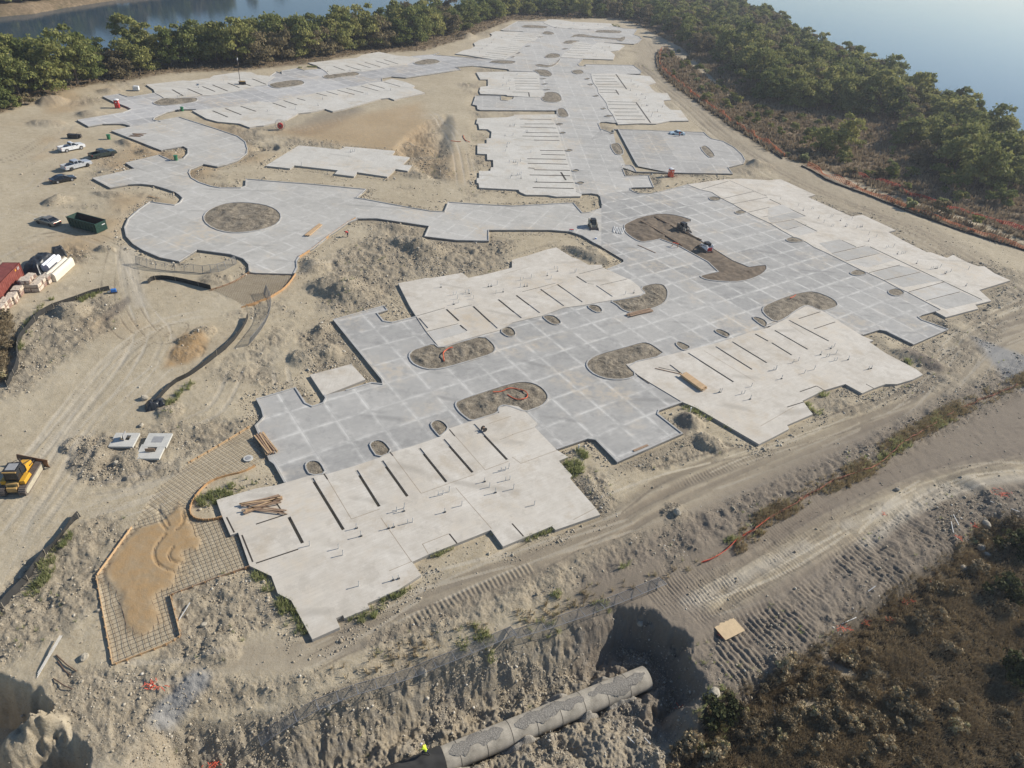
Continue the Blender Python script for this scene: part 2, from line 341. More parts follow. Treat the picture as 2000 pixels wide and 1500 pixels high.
STRIPS = {  # narrow leave-outs as flat strips, soil and groove shade in one dark colour
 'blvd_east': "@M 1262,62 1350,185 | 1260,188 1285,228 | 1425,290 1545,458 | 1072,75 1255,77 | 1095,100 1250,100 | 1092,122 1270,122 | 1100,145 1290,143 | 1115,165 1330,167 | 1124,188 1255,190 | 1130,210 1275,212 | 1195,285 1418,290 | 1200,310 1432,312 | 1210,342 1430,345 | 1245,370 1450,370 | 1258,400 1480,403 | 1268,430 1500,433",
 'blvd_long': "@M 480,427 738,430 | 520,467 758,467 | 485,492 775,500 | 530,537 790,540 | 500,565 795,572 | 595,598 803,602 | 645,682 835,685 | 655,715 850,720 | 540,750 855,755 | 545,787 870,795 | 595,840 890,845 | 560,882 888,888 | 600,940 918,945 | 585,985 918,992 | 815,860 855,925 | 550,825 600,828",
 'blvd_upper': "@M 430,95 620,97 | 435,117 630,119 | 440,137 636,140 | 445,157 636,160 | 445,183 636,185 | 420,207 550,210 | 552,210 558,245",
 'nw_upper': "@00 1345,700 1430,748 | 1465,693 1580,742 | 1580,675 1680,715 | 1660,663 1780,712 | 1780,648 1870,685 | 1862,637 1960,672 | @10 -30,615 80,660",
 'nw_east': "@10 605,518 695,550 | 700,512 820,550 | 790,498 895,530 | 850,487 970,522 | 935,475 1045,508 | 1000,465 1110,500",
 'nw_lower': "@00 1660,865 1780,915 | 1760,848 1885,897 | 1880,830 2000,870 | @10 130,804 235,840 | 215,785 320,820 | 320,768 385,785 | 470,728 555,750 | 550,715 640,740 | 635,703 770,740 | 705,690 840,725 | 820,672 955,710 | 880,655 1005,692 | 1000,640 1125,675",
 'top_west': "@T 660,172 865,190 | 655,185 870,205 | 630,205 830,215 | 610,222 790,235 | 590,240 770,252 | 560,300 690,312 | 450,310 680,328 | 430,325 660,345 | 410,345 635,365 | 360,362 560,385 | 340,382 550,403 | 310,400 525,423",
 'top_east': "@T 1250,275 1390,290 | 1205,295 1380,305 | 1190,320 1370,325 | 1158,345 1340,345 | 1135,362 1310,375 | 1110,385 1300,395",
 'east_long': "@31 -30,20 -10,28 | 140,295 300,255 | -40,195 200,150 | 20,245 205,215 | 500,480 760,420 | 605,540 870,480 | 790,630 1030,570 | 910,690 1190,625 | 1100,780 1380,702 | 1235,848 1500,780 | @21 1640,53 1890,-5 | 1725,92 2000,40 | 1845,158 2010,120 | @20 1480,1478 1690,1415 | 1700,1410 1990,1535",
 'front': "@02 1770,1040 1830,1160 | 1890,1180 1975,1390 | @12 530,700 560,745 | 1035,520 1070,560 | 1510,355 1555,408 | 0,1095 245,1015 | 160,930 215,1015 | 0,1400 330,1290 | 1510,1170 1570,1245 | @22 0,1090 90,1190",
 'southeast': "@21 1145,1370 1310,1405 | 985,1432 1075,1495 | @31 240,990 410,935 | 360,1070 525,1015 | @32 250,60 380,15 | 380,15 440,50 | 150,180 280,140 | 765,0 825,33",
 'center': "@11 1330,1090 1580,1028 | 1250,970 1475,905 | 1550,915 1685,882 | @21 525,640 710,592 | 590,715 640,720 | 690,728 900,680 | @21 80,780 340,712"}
PADS = {  # separately poured garage pads, slightly different concrete
 'east_long': ["@31 0,130 110,95 205,150 0,195", "@31 0,200 205,155 290,192 20,240", "@31 50,245 200,217 285,262 125,292", "@31 140,295 290,265 385,310 240,340", "@31 400,400 560,370 690,432 500,478", "@31 500,485 780,422 880,478 610,535", "@31 620,548 885,485 1000,530 780,590", "@31 815,632 1030,572 1190,620 915,685", "@31 925,690 1195,628 1360,690 1060,745", "@31 1110,780 1385,707 1510,775 1240,845", "@31 1250,850 1515,782 1680,848 1390,915"],
 'center': ["@11 1345,1090 1580,1035 1645,1092 1400,1165"]}
THIN = {'front': "@12 560,745 745,1055 | 745,1055 970,975 | 1070,560 1290,855 | 1290,855 1500,780 | 1500,778 1705,708 | 1560,408 1790,672 | 1790,672 1972,604 | 975,1045 1215,1388 | 1560,810 1840,1130 | 1300,1250 1505,1170 | 1300,1250 1345,1325 | 1040,1460 1220,1385 | 1820,310 1995,250 | 1905,435 2010,395 | @22 0,85 100,60 | 0,395 175,340 | 0,570 70,620 | 70,620 350,518 | 480,1060 660,965", 'center': "@21 130,585 -60,640 | -30,520 20,560 | 200,785 400,705", 'southeast': "@21 1500,1240 1900,1480 | @31 170,1040 290,1115 | 120,985 -20,1040 | @32 -60,330 200,180"}
ISLANDS = [
 ("@00 1190,800 1215,785 1270,762 1400,765 1530,760 1550,775 1530,795 1400,815 1270,825 1210,815", 'planter island with weeds and pipes in the northwest street', 1),
 ("@10 95,665 110,650 250,625 340,622 385,640 370,660 290,675 150,690", 'long weedy planter island nearest the light tower', 1),
 ("@10 520,595 545,580 620,570 760,555 820,575 790,590 720,595 580,615 530,608", 'planter island halfway along the northwest street', 1),
 ("@10 1215,490 1310,460 1400,460 1450,482 1400,497 1280,508", 'planter island at the east end of the northwest street', 1),
 ("@F 395,425 402,412 420,402 445,395 480,394 515,398 540,407 551,420 545,435 525,445 495,452 460,455 430,451 405,440", 'round dirt island in the middle of the roundabout', 2),
 ("@T 690,105 730,90 960,105 935,125 830,122 700,115", 'green planter island at the far left top street', 1),
 ("@T 900,165 920,150 990,160 1025,180 980,188 900,180", 'small pointed planter island below the top street', 1),
 ("@T 1410,155 1440,140 1650,145 1680,160 1650,175 1420,165", 'green planter island at the far right top street', 1),
 ("@T 1165,210 1220,180 1320,185 1335,195 1640,225 1680,205 1715,210 1690,255 1640,250 1620,235 1250,205 1190,213", 'very long thin planter island above the top parking bay', 1),
 ("@T 1085,270 1130,240 1260,245 1265,258 1210,262 1180,278", 'weedy planter island beside the upper end of the boulevard', 1),
 ("@T 375,455 410,435 600,440 650,455 590,475 400,462", 'brown planter island at the junction of boulevard and northwest street', 1),
 ("@T 900,415 950,370 1040,370 1075,385 1070,408 1020,414", 'dry weedy island left of the short garage pads', 1),
 ("@T 820,480 860,470 960,490 1020,470 1060,420 1080,422 1040,472 980,508 870,500", 'curved kerbed island where the boulevard bends', 1),
 ("@T 1175,540 1210,530 1270,530 1300,545 1305,568 1210,575", 'small green planter island right of the boulevard bend', 1),
 ("@T 800,530 870,525 940,530 990,560 995,590 950,597 870,585 850,560", 'rounded planter island at the top of the west boulevard row', 1),
 ("@M 650,250 680,235 675,205 770,205 810,225 828,270 800,288 740,292 670,280", 'rounded dirt island beside the short west parking bay', 1),
 ("@M 780,340 835,335 865,360 885,405 850,412 800,408 785,380", 'hooked dirt island below the short west parking bay', 1),
 ("@M 1210,635 1240,620 1295,622 1335,705 1290,720 1250,710", 'oval kerbed island at the mouth of the northeast parking lot', 2),
 ("@20 1465,1150 1490,1135 1530,1140 1595,1215 1570,1230 1530,1228", 'oval kerbed island inside the northeast parking lot', 2),
 ("@21 870,260 890,240 1000,190 1160,162 1300,178 1440,225 1290,250 1480,378 1815,585 1960,565 1995,570 1995,610 1930,660 1800,700 1650,700 1520,685 1465,660 1480,645 1650,610 1195,360 1050,390 990,385 930,350 880,310", 'long excavated median with dark soil where the small loaders work', 3),
 ("@21 760,848 850,837 1046,797 992,740 1100,710 1180,715 1215,750 1225,790 1210,850 1160,890 1040,930 930,945 860,920 820,880", 'gravelly planter island wrapping the east corner of the centre foundation', 2),
 ("@21 575,1340 600,1300 680,1260 850,1215 1000,1170 1060,1170 1120,1200 1215,1272 895,1342 985,1427 900,1465 760,1465 650,1430 590,1380", 'rubble planter island at the west corner of the southeast foundation', 2),
 ("@11 1185,1270 1220,1230 1280,1210 1390,1175 1437,1217 1590,1167 1780,1115 1860,1180 1880,1225 1850,1265 1700,1310 1500,1370 1380,1390 1280,1370 1210,1330", 'gravelly planter island with an orange conduit below the centre foundation', 2),
 ("@F 887,790 892,781 940,765 990,749 1020,743 1045,747 1062,757 1072,770 1072,780 1060,793 1040,800 1027,805 1000,795 985,791 975,795 975,806 940,817 920,823 905,812 895,803", 'gravel planter island with a coiled orange hose above the front foundation', 2),
 ("@F 1488,600 1500,592 1537,577 1570,569 1590,568 1612,575 1632,585 1639,595 1632,601 1606,609 1578,595 1560,603 1535,622 1515,630 1490,612", 'rubble planter island at the north corner of the southeast foundation', 2),
 ("@21 230,967 290,958 340,965 390,1010 380,1030 340,1038 290,1020", 'small pebble island left of the pebble pair by the centre foundation', 0),
 ("@21 580,890 620,875 680,885 712,920 700,940 650,940", 'small pebble island right of the pebble pair by the centre foundation', 0),
 ("@11 1900,1080 1960,1045 2010,1062 2035,1100 2020,1128 1960,1130", 'small pebble island nearest the orange conduit island', 0),
 ("@21 1575,1085 1600,1065 1650,1075 1715,1110 1690,1137 1660,1130", 'second small pebble island along the southeast foundation', 0),
 ("@21 1270,1180 1300,1162 1350,1180 1405,1210 1360,1237 1320,1230", 'westernmost small pebble island along the southeast foundation', 0),
 ("@21 1865,975 1920,970 2000,1010 1990,1060 1940,1035", 'easternmost small pebble island along the southeast foundation', 0),
 ("@12 375,640 400,600 460,590 510,610 555,700 420,717", 'small arched pebble island on the left of the front foundation', 0),
 ("@12 880,480 900,445 960,430 1010,450 1070,527 950,580", 'small arched pebble island in the middle of the front foundation', 0),
 ("@12 1355,320 1380,285 1430,275 1480,300 1510,347 1440,410 1420,400", 'small arched pebble island on the right of the front foundation', 0),
 ("@21 1530,45 1560,33 1600,35 1640,50 1620,65 1560,68", 'first small dirt notch along the long east foundation', 0),
 ("@21 1730,155 1780,135 1845,155 1800,172 1760,172", 'second small dirt notch along the long east foundation', 0),
 ("@31 135,365 200,345 300,382 200,395 150,385", 'third small dirt notch along the long east foundation', 0),
 ("@31 635,625 700,598 790,635 710,655 650,645", 'fourth small dirt notch along the long east foundation', 0),
 ("@31 930,770 980,750 1030,755 1080,790 1010,815 950,800", 'fifth small dirt notch along the long east foundation', 0)]
for s, side, n in (("@M 760,465 800,457 845,468 800,477", 'long west boulevard foundation', 1), ("@M 790,536 830,527 866,540 830,547", 'long west boulevard foundation', 2),
  ("@M 840,680 880,667 923,682 880,693", 'long west boulevard foundation', 3), ("@M 895,845 935,830 978,846 930,858", 'long west boulevard foundation', 4), ("@M 925,944 970,930 1018,944 980,959", 'long west boulevard foundation', 5),
  ("@M 1000,98 1030,91 1060,98 1030,106", 'east boulevard foundation', 1), ("@M 1028,143 1055,136 1088,143 1060,152", 'east boulevard foundation', 2), ("@M 1068,237 1100,229 1133,238 1100,246", 'east boulevard foundation', 3),
  ("@M 1133,340 1160,332 1192,340 1160,349", 'east boulevard foundation', 4), ("@M 1158,401 1200,391 1252,401 1200,411", 'east boulevard foundation', 5),
  ("@M 635,97 670,92 705,97 670,103", 'upper west boulevard foundation', 1), ("@M 650,140 685,135 720,140 685,146", 'upper west boulevard foundation', 2), ("@M 665,186 700,180 737,187 700,192", 'upper west boulevard foundation', 3),
  ("@T 835,207 870,200 912,209 870,215", 'top west foundation', 1), ("@T 720,300 755,293 790,300 755,306", 'top west foundation', 2), ("@T 635,367 665,358 692,367 665,373", 'top west foundation', 3), ("@T 580,404 610,397 638,404 610,411", 'top west foundation', 4),
  ("@T 1080,326 1110,318 1165,326 1120,333", 'top east foundation', 1), ("@T 1010,115 1030,108 1050,116 1030,122", 'top row foundation', 1), ("@T 1145,125 1175,118 1210,127 1175,134", 'top row foundation', 2), ("@T 1335,136 1355,129 1372,136 1355,142", 'top row foundation', 3)):
    ISLANDS.append((s, '%s small oval island counted from the far end along the %s' % (['first', 'second', 'third', 'fourth', 'fifth'][n-1], side), 0))
REBAR = {'large': "@02 1950,330 2000,470 @12 100,600 30,600 0,630 @02 1900,690 1640,760 1560,830 1500,920 1478,1000 1510,1055 1590,1068 1735,1045 1795,1190 1862,1165 1948,1420 @03 1700,10 1340,140 1410,470 880,695 755,0 @02 755,1495 1030,1120 1060,1080 1220,830 1470,615",
         'bend': "@02 1950,330 2000,470 @12 100,600 30,600 0,630 @02 1900,690 1640,760 1560,830 1500,920 1060,1080 1220,830 1470,615",
         'tongue': "@02 1500,920 1478,1000 1510,1055 1590,1068 1735,1045 1795,1190 1862,1165 1948,1420 @03 1700,10 1340,140 1410,470 880,695 755,0 @02 755,1495 1030,1120 1060,1080",
         'upper': "@01 1945,632 @11 0,640 292,648 250,730 180,790 100,832 0,872 -90,890 -200,830 @01 1650,760 1820,705"}
RZ, CZ, SZ = .15, .29, .26     # road, kerb and slab tops
ROADP = {k: ccw(G(v[0], RZ)) for k, v in ROADS.items()}
SLABP = {k: ccw(G(v, SZ)) for k, v in SLABS.items()}
ISLP = [ccw(smooth_loop(G(s, CZ), True, 1)) for s, _, _ in ISLANDS]
REBQ = {k: ccw(G(v, 0)) for k, v in REBAR.items()}; REBP = {k: REBQ[k] for k in ('large', 'upper')}
LAND = G("@F -900,420 -300,250 0,165 100,155 200,137 300,120 400,105 500,95 600,85 700,72 800,50 900,34 980,18 1050,2 1200,-12 1400,-4 1500,40 1600,100 1700,152 1800,203 1900,245 2000,292 2300,430 2700,700", -3)+[(140, -60), (-200, -60)]
FAR = G("@F -600,110 0,29 60,24 120,13 225,-3 420,-22", -5.5)
FAR = FAR+[(FAR[-1][0]+60, FAR[-1][1]+500), (FAR[0][0]-500, FAR[0][1]+300)]
PIT = G("@F 300,1402 420,1380 500,1362 560,1352 650,1325 720,1305 800,1270 900,1245 1000,1214 1100,1188 1180,1162 1222,1158 1245,1165 1275,1172 1310,1192 1340,1212 1365,1240 1385,1285 1394,1335 1375,1375 1400,1440 1420,1560 300,1800 180,1700 250,1480")
PITL = G("@F -250,1250 -100,1292 20,1312 60,1345 75,1342 100,1372 112,1400 140,1425 158,1440 176,1467 190,1560 -100,1800 -400,1500")
# ------------------------------------------------------------------ terrain (one sheet, finer where it is seen)
az = np.concatenate([np.linspace(R(-105), R(-66), 30)[:-1], np.arange(R(-66), R(66), 1/780.), np.linspace(R(66), R(105), 30)[1:]])
dep = np.concatenate([np.linspace(R(88), R(70), 14)[:-1], np.arange(R(70), R(2.6), -1/760.), np.linspace(R(2.6), R(1.2), 12)[1:]])
rr = CH/np.tan(dep)
NA, NR = len(az), len(rr)
AZ, RR = np.meshgrid(az, rr)
X = (RR*np.sin(AZ)).ravel(); Y = (RR*np.cos(AZ)).ravel()
def line_mask(s, w, soft=None, z=0):
    p = smooth_loop(G(s, z), False, 2); soft = soft or w*.5
    d, a = seg_dist(X, Y, p, False, w+soft); return 1-sst(w-soft*.5, w+soft, d), d, a
def poly_mask(s, soft, z=0):
    return sst(-soft, soft, sdist(X, Y, G(s, z), soft*1.5+.1))
n1 = fbm(X, Y, 26, 4, 1); n2 = fbm(X, Y, 7, 4, 2); n3 = fbm(X, Y, 2.2, 4, 3, .6); n4 = fbm(X, Y, .8, 3, 4, .6)
Z = (n1-.5)*.5
# roughness of the ground
rough = .13+.85*sst(.52, .68, n2*.55+n1*.45)
def setr(m, v):
    global rough
    rough = rough*(1-m)+v*m
far_ = sst(140, 260, np.hypot(X, Y)); 
setr(poly_mask("@F -60,225 120,205 250,250 190,300 180,345 90,400 230,420 235,500 130,480 -60,500", 3), .07)
setr(poly_mask("@F 232,500 262,490 275,560 300,620 430,600 440,640 380,740 300,800 200,860 150,960 260,955 330,930 290,1010 200,1012 130,1030 -40,1190 -80,780 60,740 120,700 220,640 250,580", 2), .10)
setr(poly_mask("@F 560,245 820,190 870,150 925,190 925,370 885,370 870,270 845,230 780,300 700,285 560,270 500,290", 3), .07)
setr(poly_mask("@F 1240,60 1330,95 1300,110 1290,140 1400,230 1500,295 1620,340 1900,480 1990,560 1900,520 1700,430 1560,360 1400,260 1240,110", 3), .25)
setr(poly_mask("@F 600,1235 880,1120 1160,1010 1300,930 1200,905 1460,885 1480,880 1700,800 1850,690 2050,600 2050,700 1850,820 1600,900 1280,1040 1000,1170 700,1280 500,1330 330,1300 420,1240 560,1250", 1.2), .05)
hm, _, _ = line_mask("@F 2100,800 1900,880 1700,980 1500,1090 1350,1170 1280,1200", 7, 2); setr(hm, .14)
setr(poly_mask("@F 2100,840 1820,905 1560,1020 1290,1140 1320,1210 1400,1320 1560,1220 1750,1060 1860,950 2100,930", 1.2), .2)
# loose rubble areas
for s, v, sf in (("@F 150,860 200,850 260,860 220,895 330,905 350,920 260,945 180,945 150,930", 1.2, 1), ("@F 650,500 700,470 800,440 900,460 1010,470 960,530 800,545 700,620 620,600", 1., 2),
  ("@F 580,650 650,640 735,745 640,760 600,720", 1.1, 1), ("@F 30,620 150,600 210,590 215,640 100,720 60,760 -50,800 -50,700", .9, 1.5), ("@F 1100,890 1180,930 1200,990 1150,1000 1090,930", 1., .8),
  ("@F 1190,900 1340,850 1400,860 1440,870 1300,915 1200,920", 1., .6), ("@F 1280,1040 1400,990 1500,950 1650,880 1900,740 2050,660 2050,740 1800,860 1500,1005 1300,1100", .85, 1),
  ("@F 720,1290 900,1230 1280,1090 1260,1040 1000,1140 840,1190 720,1240", .8, 1), ("@F 330,1140 420,1120 520,1150 560,1210 480,1240 380,1300 300,1290 350,1230", .9, .8), ("@F 60,1090 180,1020 200,1120 190,1180 120,1240 0,1300 -50,1300 -40,1200", .9, 1),
  ("@F 100,1310 300,1300 500,1330 700,1300 500,1365 300,1400 260,1480 180,1470 100,1370", .8, 1), ("@F 1420,1310 1560,1220 1700,1100 1850,960 2050,930 2050,1010 1800,1090 1600,1250 1420,1330", 1.1, 1), ("@F 1600,680 1700,650 1800,730 1860,660 1940,620 1960,660 1850,760 1700,800 1640,790", .6, 1)):
    setr(poly_mask(s, sf), v)
land = sdist(X, Y, LAND, 40); farl = sdist(X, Y, FAR, 60)
# dry grass and dark brush
veg = poly_mask("@F 1235,45 1330,92 1395,155 1450,205 1300,95 1284,105 1282,135 1300,158 1345,190 1400,230 1500,296 1570,322 1700,378 1850,440 2100,520 2700,800 2700,60 1300,-80 1200,-60", 1.5)
veg = np.maximum(veg, poly_mask("@F -600,200 -300,260 0,222 60,195 180,165 240,160 330,143 480,137 600,125 700,105 830,98 900,78 1000,40 1200,35 1300,60 1300,-100 0,0", 2))
brush = poly_mask("@F 2300,880 2060,990 1950,1000 1880,1060 1790,1120 1700,1180 1570,1285 1480,1320 1400,1365 1360,1420 1330,1500 1300,1800 2300,1900 2300,1200", 1.6)
brushz = sst(0, 1, brush)
brush = brush*(1-.9*sst(.62, .72, fbm(X, Y, 6, 3, 15)*.6+.4*(n3))*(1-sst(2, 14, sdist(X, Y, G('@F 2300,880 2060,990 1950,1000 1880,1060 1790,1120 1700,1180 1570,1285 1480,1320 1400,1365 1360,1420 1330,1500 1300,1800 2300,1900 2300,1200', 0), 16))))
brush = np.maximum(brush, .8*poly_mask("@F -60,620 -60,760 5,745 20,700 30,650 15,620", 1))
_t = line_mask('@F 1562,322 1620,340 1710,373 1770,392 1825,407 1920,440 2060,497', 1.3, 1.)[0]; veg = veg*(1-.9*_t)
# haul roads, slopes and cuts
d, _ = seg_dist(X, Y, G("@F 330,1398 620,1330 800,1262 1000,1205 1180,1150 1290,1110 1500,1015 1660,925 1850,810 2100,700"), False, 30)
low = poly_mask("@F 330,1398 620,1330 800,1262 1000,1205 1180,1150 1290,1110 1500,1015 1660,925 1850,810 2100,700 2600,1100 2000,2200 300,2200", 1.5); Z -= low*1.1
Z -= 2.0*brushz*(.8+.2*sst(.3, .7, fbm(X, Y, 18, 3, 9)))
pit = sdist(X, Y, PIT, 9)+(n3-.5)*2.0+(n2-.5)*1.8+(n4-.5)*.7
_ex, _ey = W(1350, 1245); pw_ = 5.2-2.9*(1-sst(5, 11, np.hypot(X-_ex, Y-_ey))); Z -= 4.3*sst(0, 1, pit/pw_)
_a, _b = W(1283, 1313, -4.15), W(690, 1556, -4.15); _dx, _dy = _b[0]-_a[0], _b[1]-_a[1]; _L = math.hypot(_dx, _dy); side = ((X-_a[0])*_dy-(Y-_a[1])*_dx)/_L
side = -side if (0-_a[0])*_dy-(0-_a[1])*_dx < 0 else side; Z += (1.0*sst(.75, 1.7, side)+1.2*sst(2, 5, side)+.8*sst(.8, 1.6, -side)*(1-sst(2, 3.5, -side))+.7*(n3-.45)*sst(.8, 2, np.abs(side)))*sst(2, 5, pit)
pl = sdist(X, Y, PITL, 6)+(n3-.5)*1.2+(n2-.5)*1.2; Z -= 5.2*sst(0, 2.6, pl)
mnd = np.zeros_like(X)
def mound(p, r, h, el=1., rot=0., k=1.1, z=0):
    global Z, mnd, rough
    cx, cy = W(*p, z); dx, dy = X-cx, Y-cy; a = math.radians(rot)
    u, v = dx*math.cos(a)+dy*math.sin(a), (-dx*math.sin(a)+dy*math.cos(a))*el
    dd = np.hypot(u, v)/r+(n3-.5)*.5*(np.hypot(u, v) < 3*r)
    m = np.clip(1-dd, 0, 1)**k; Z = Z+h*np.minimum(m*1.6, .55+m*.45)*(m > 0); rough = np.maximum(rough, np.clip(m*4, 0, .7))
mound((60, 1500), 3.2, 4.2, 1, 0, .9, -5); mound((95, 1520), 3, 2.5, 1, 0, 1, -5)
for p, r, h, e, ro in (((137, 610), 2.8, 1.6, 1.2, 20), ((1345, 822), 2.2, 1.2, 1, 0), ((1385, 865), 2.6, 1.0, 1.5, -40), ((1795, 703), 5, .8, 2.2, -30), ((655, 560), 5, 1.6, 1.2, 10), ((690, 575), 5, 1.3, 1.6, 30), ((600, 520), 4, 1.2, 1.2, 0),
   ((800, 475), 4.5, 1.3, 1.5, 0), ((835, 490), 4, 1.2, 1, 0), ((635, 640), 2.5, 1., 1.5, 80), ((640, 690), 2.6, 1.1, 1, 0), ((592, 700), 2.5, .9, 1, 0), ((1152, 500), 7, 1.1, 2.5, -32), ((1170, 490), 3, 1, 1, 0), ((836, 262), 5, .9, 1.6, 60), ((820, 288), 5, .9, 1, 0), ((838, 310), 5, .8, 1, 0), ((795, 315), 5, .8, 1.4, 40), ((815, 340), 4, .7, 1, 0),
   ((235, 342), 6, 1.7, 1.7, 20), ((215, 180), 4, 1, 1.5, 0), ((90, 242), 5, .8, 1.5, 10), ((180, 225), 5, 1.2, 1.6, 0), ((255, 280), 4, 1.2, 1.5, 0), ((300, 300), 4, 1.2, 1.6, 20), ((910, 71), 5, 2.0, 1.2, 0), ((105, 395), 2.2, 1, 1, 0), ((122, 390), 2, .8, 1, 0), ((102, 200), 4.5, 1.6, 1, 0), ((485, 290), 4, -1.6, 1, 0), ((525, 288), 3, -1, 1, 0),
   ((1480, 322), 5, 1, 1.5, 0), ((1460, 320), 4, 1, 1, 0), ((1375, 345), 4, .7, 2.5, 0), ((780, 440), 3, .9, 1, 0), ((330, 805), 2, .4, 1, 0), ((175, 900), 2.4, .6, 1, 0), ((255, 900), 2.4, .5, 1, 0), ((195, 875), 2, .5, 1, 0),
   ((375, 665), 2.6, .7, 1.6, 25), ((400, 650), 2, .7, 1, 0), ((365, 690), 2.5, .4, 1, 0), ((205, 488), 2, .8, 2, 10), ((215, 380), 4, .6, 2, 0), ((420, 545), 3, .4, 1, 0), ((1320, 1003), 2, .3, 1, 0), ((1160, 975), 3, .6, 2, -50), ((1140, 940), 3, .6, 2, -50), ((430, 1270), 2, .6, 1, 0), ((150, 870), 2, .5, 1, 0)):
    mound(p, r, h, e, ro)
bk = poly_mask('@F 872,228 848,236 812,262 782,290 768,308 800,330 850,345 868,300 876,250', 2.5); Z -= bk*1.3; rough = np.maximum(rough, 1.05*poly_mask('@F 868,228 840,232 800,262 765,306 800,335 830,350 850,300', 1.5)); pitr = sst(-.5, 1, pit); rough = np.maximum(rough, .95*pitr)
# ruts and tread prints
trk = np.zeros_like(X); tread = np.zeros_like(X)
patch = sst(.38, .6, fbm(X, Y, 9, 3, 71))
def endf(a, p):
    L = sum(math.hypot(q[0]-r_[0], q[1]-r_[1]) for q, r_ in zip(p, p[1:])); return sst(.05, 5, a)*sst(.05, 5, L-a)
def rut(s, w=.45, depth=.09, gap=2.0, lug=False, z=0, amp=1., p=None):
    global Z, trk, tread
    p = p or smooth_loop(G(s, z), False, 2)
    d, a = seg_dist(X, Y, p, False, gap+1)
    e = np.abs(d-gap/2)+(n3-.5)*.15
    m = (1-sst(w*.5, w, e))*(.25+.75*patch)*endf(a, p); Z = Z-depth*m+depth*.35*(np.exp(-((e-w*1.1)/.12)**2)*(d < gap+.9))*patch; trk = np.maximum(trk, m*amp*.8)
    if lug: Z = Z+.022*m*np.sin(a*2*math.pi/.45); tread = np.maximum(tread, m)
HAULSET = 3
RUTS = ["@F 2050,600 1920,645 1850,700 1790,770 1600,845 1450,890 1300,945 1200,1010 1100,1080 900,1150 700,1225 560,1290", "@F 2050,640 1930,670 1860,740 1760,800 1500,900 1300,975 1150,1065 930,1160 720,1240 520,1300", "@F 2050,580 1960,610 1890,650 1830,720 1700,810 1450,905 1260,990",
 "@F 2050,870 1850,920 1650,1000 1500,1080 1380,1140 1310,1180", "@F 2050,900 1870,925 1720,990 1560,1075 1440,1140 1330,1200", "@F 2050,860 1800,935 1600,1040 1400,1150", "@F 2050,915 1900,925 1820,960 1700,1050 1560,1150 1440,1230 1360,1270",
 "@F 1240,120 1330,190 1420,270 1530,340 1650,395 1800,450 1900,510 1990,570 2060,640", "@F 1225,120 1310,190 1400,275 1500,350 1640,410 1780,460 1890,520 1970,580", "@F 1260,80 1290,120 1350,190 1450,270",
 "@F 245,490 255,540 262,590 285,640 250,720 180,800 110,900 60,1000 -20,1090", "@F 240,480 250,560 270,620 300,660 330,620 290,640 230,700 120,850 40,960 -40,1040", "@F 300,640 330,660 320,700 260,780 190,850 130,940 40,1060 -40,1150", "@F 420,610 360,620 300,640 220,700 140,790 60,900 -40,980",
 "@F 150,960 230,950 320,925 400,890", "@F 120,1000 230,985 300,960 370,930", "@F -40,1000 60,900 160,790 230,700", "@F 30,480 100,450 200,470 240,500", "@F -20,420 80,410 180,440 230,470", "@F -20,520 60,480 150,450", "@F -20,330 60,320 110,280 140,240", "@F 0,380 60,370 90,330",
 "@F 900,370 895,300 870,240 830,215", "@F 915,370 905,300 890,250 870,230 700,225 560,255", "@F 880,230 760,215 600,250 500,285", "@F 880,105 900,88 950,70 985,58", "@F 1560,325 1700,385 1850,440 2050,500", "@F 480,560 560,540 700,480 900,470", "@F 620,530 700,520 900,530 1000,505 1110,470",
 "@F 150,1300 300,1320 450,1290 560,1270", "@F 560,640 540,740 600,830 480,840", "@F 470,700 430,800 380,820 330,850", "@F 1900,440 1700,370 1600,335", "@F 1580,330 1680,362 1860,420 2050,475"]
for i, s in enumerate(RUTS): rut(s, .42 if i < 20 else .35, .045 if i < 10 else .03, 1.9, i in (3, 4, 5, 11, 12, 13), amp=.8)
streak = np.zeros_like(X)-.9*np.where(trk > .1, trk, 0)*(np.abs(np.arctan2(X, Y)+.05) < 9)*(Y > 0)*sst(-30, 10, X); _rr = random.Random(8)
for s, w_ in ((RUTS[0], .95), (RUTS[1], .6), (RUTS[2], .5), (RUTS[3], .6), (RUTS[6], .55), (RUTS[4], .4), (RUTS[7], .7), (RUTS[8], .6)):
    p = smooth_loop(G(s), False, 3); _d, _a = seg_dist(X, Y, p, False, 2.5); e = np.abs(_d-.95)+(n3-.5)*.25; m = np.maximum((1-sst(w_*.4, w_, e))*(.45+.55*sst(.35, .6, vnoise(_a, _a*0, 11., 3)))*endf(_a, p), 0); Z -= m*.05; Z += .04*np.exp(-((_d-1.75)/.25)**2)*endf(_a, p); streak = np.minimum(streak, -m*.85)
for k in range(46):      # many faint older tracks
    s = RUTS[[0, 1, 2, 3, 4, 6, 7, 8, 10, 11, 12, 13, 14, 15, 16, 17, 18, 19, 20, 22, 26][k % 21]]; o_ = _rr.uniform(-4.5, 4.5); q = G(s); q = [(a+o_*math.cos(i*.9+k)*.7+o_*.5, b+o_*math.sin(i*.7+k)*.7) for i, (a, b) in enumerate(q)]; p = smooth_loop(q, False, 2)
    d, a = seg_dist(X, Y, p, False, 2.2); g_ = _rr.choice([.0, 1.7, 1.9]); e = np.abs(d-g_/2)+(n4-.5)*.12; w_ = _rr.uniform(.12, .3); m = (1-sst(w_*.4, w_, e))*(.3+.7*sst(.4, .6, vnoise(a, a*0, 7., k)))*endf(a, p); Z = Z-m*_rr.uniform(.008, .025)
    streak = np.where(m > np.abs(streak), m*(1 if k % 3 else -1), streak)
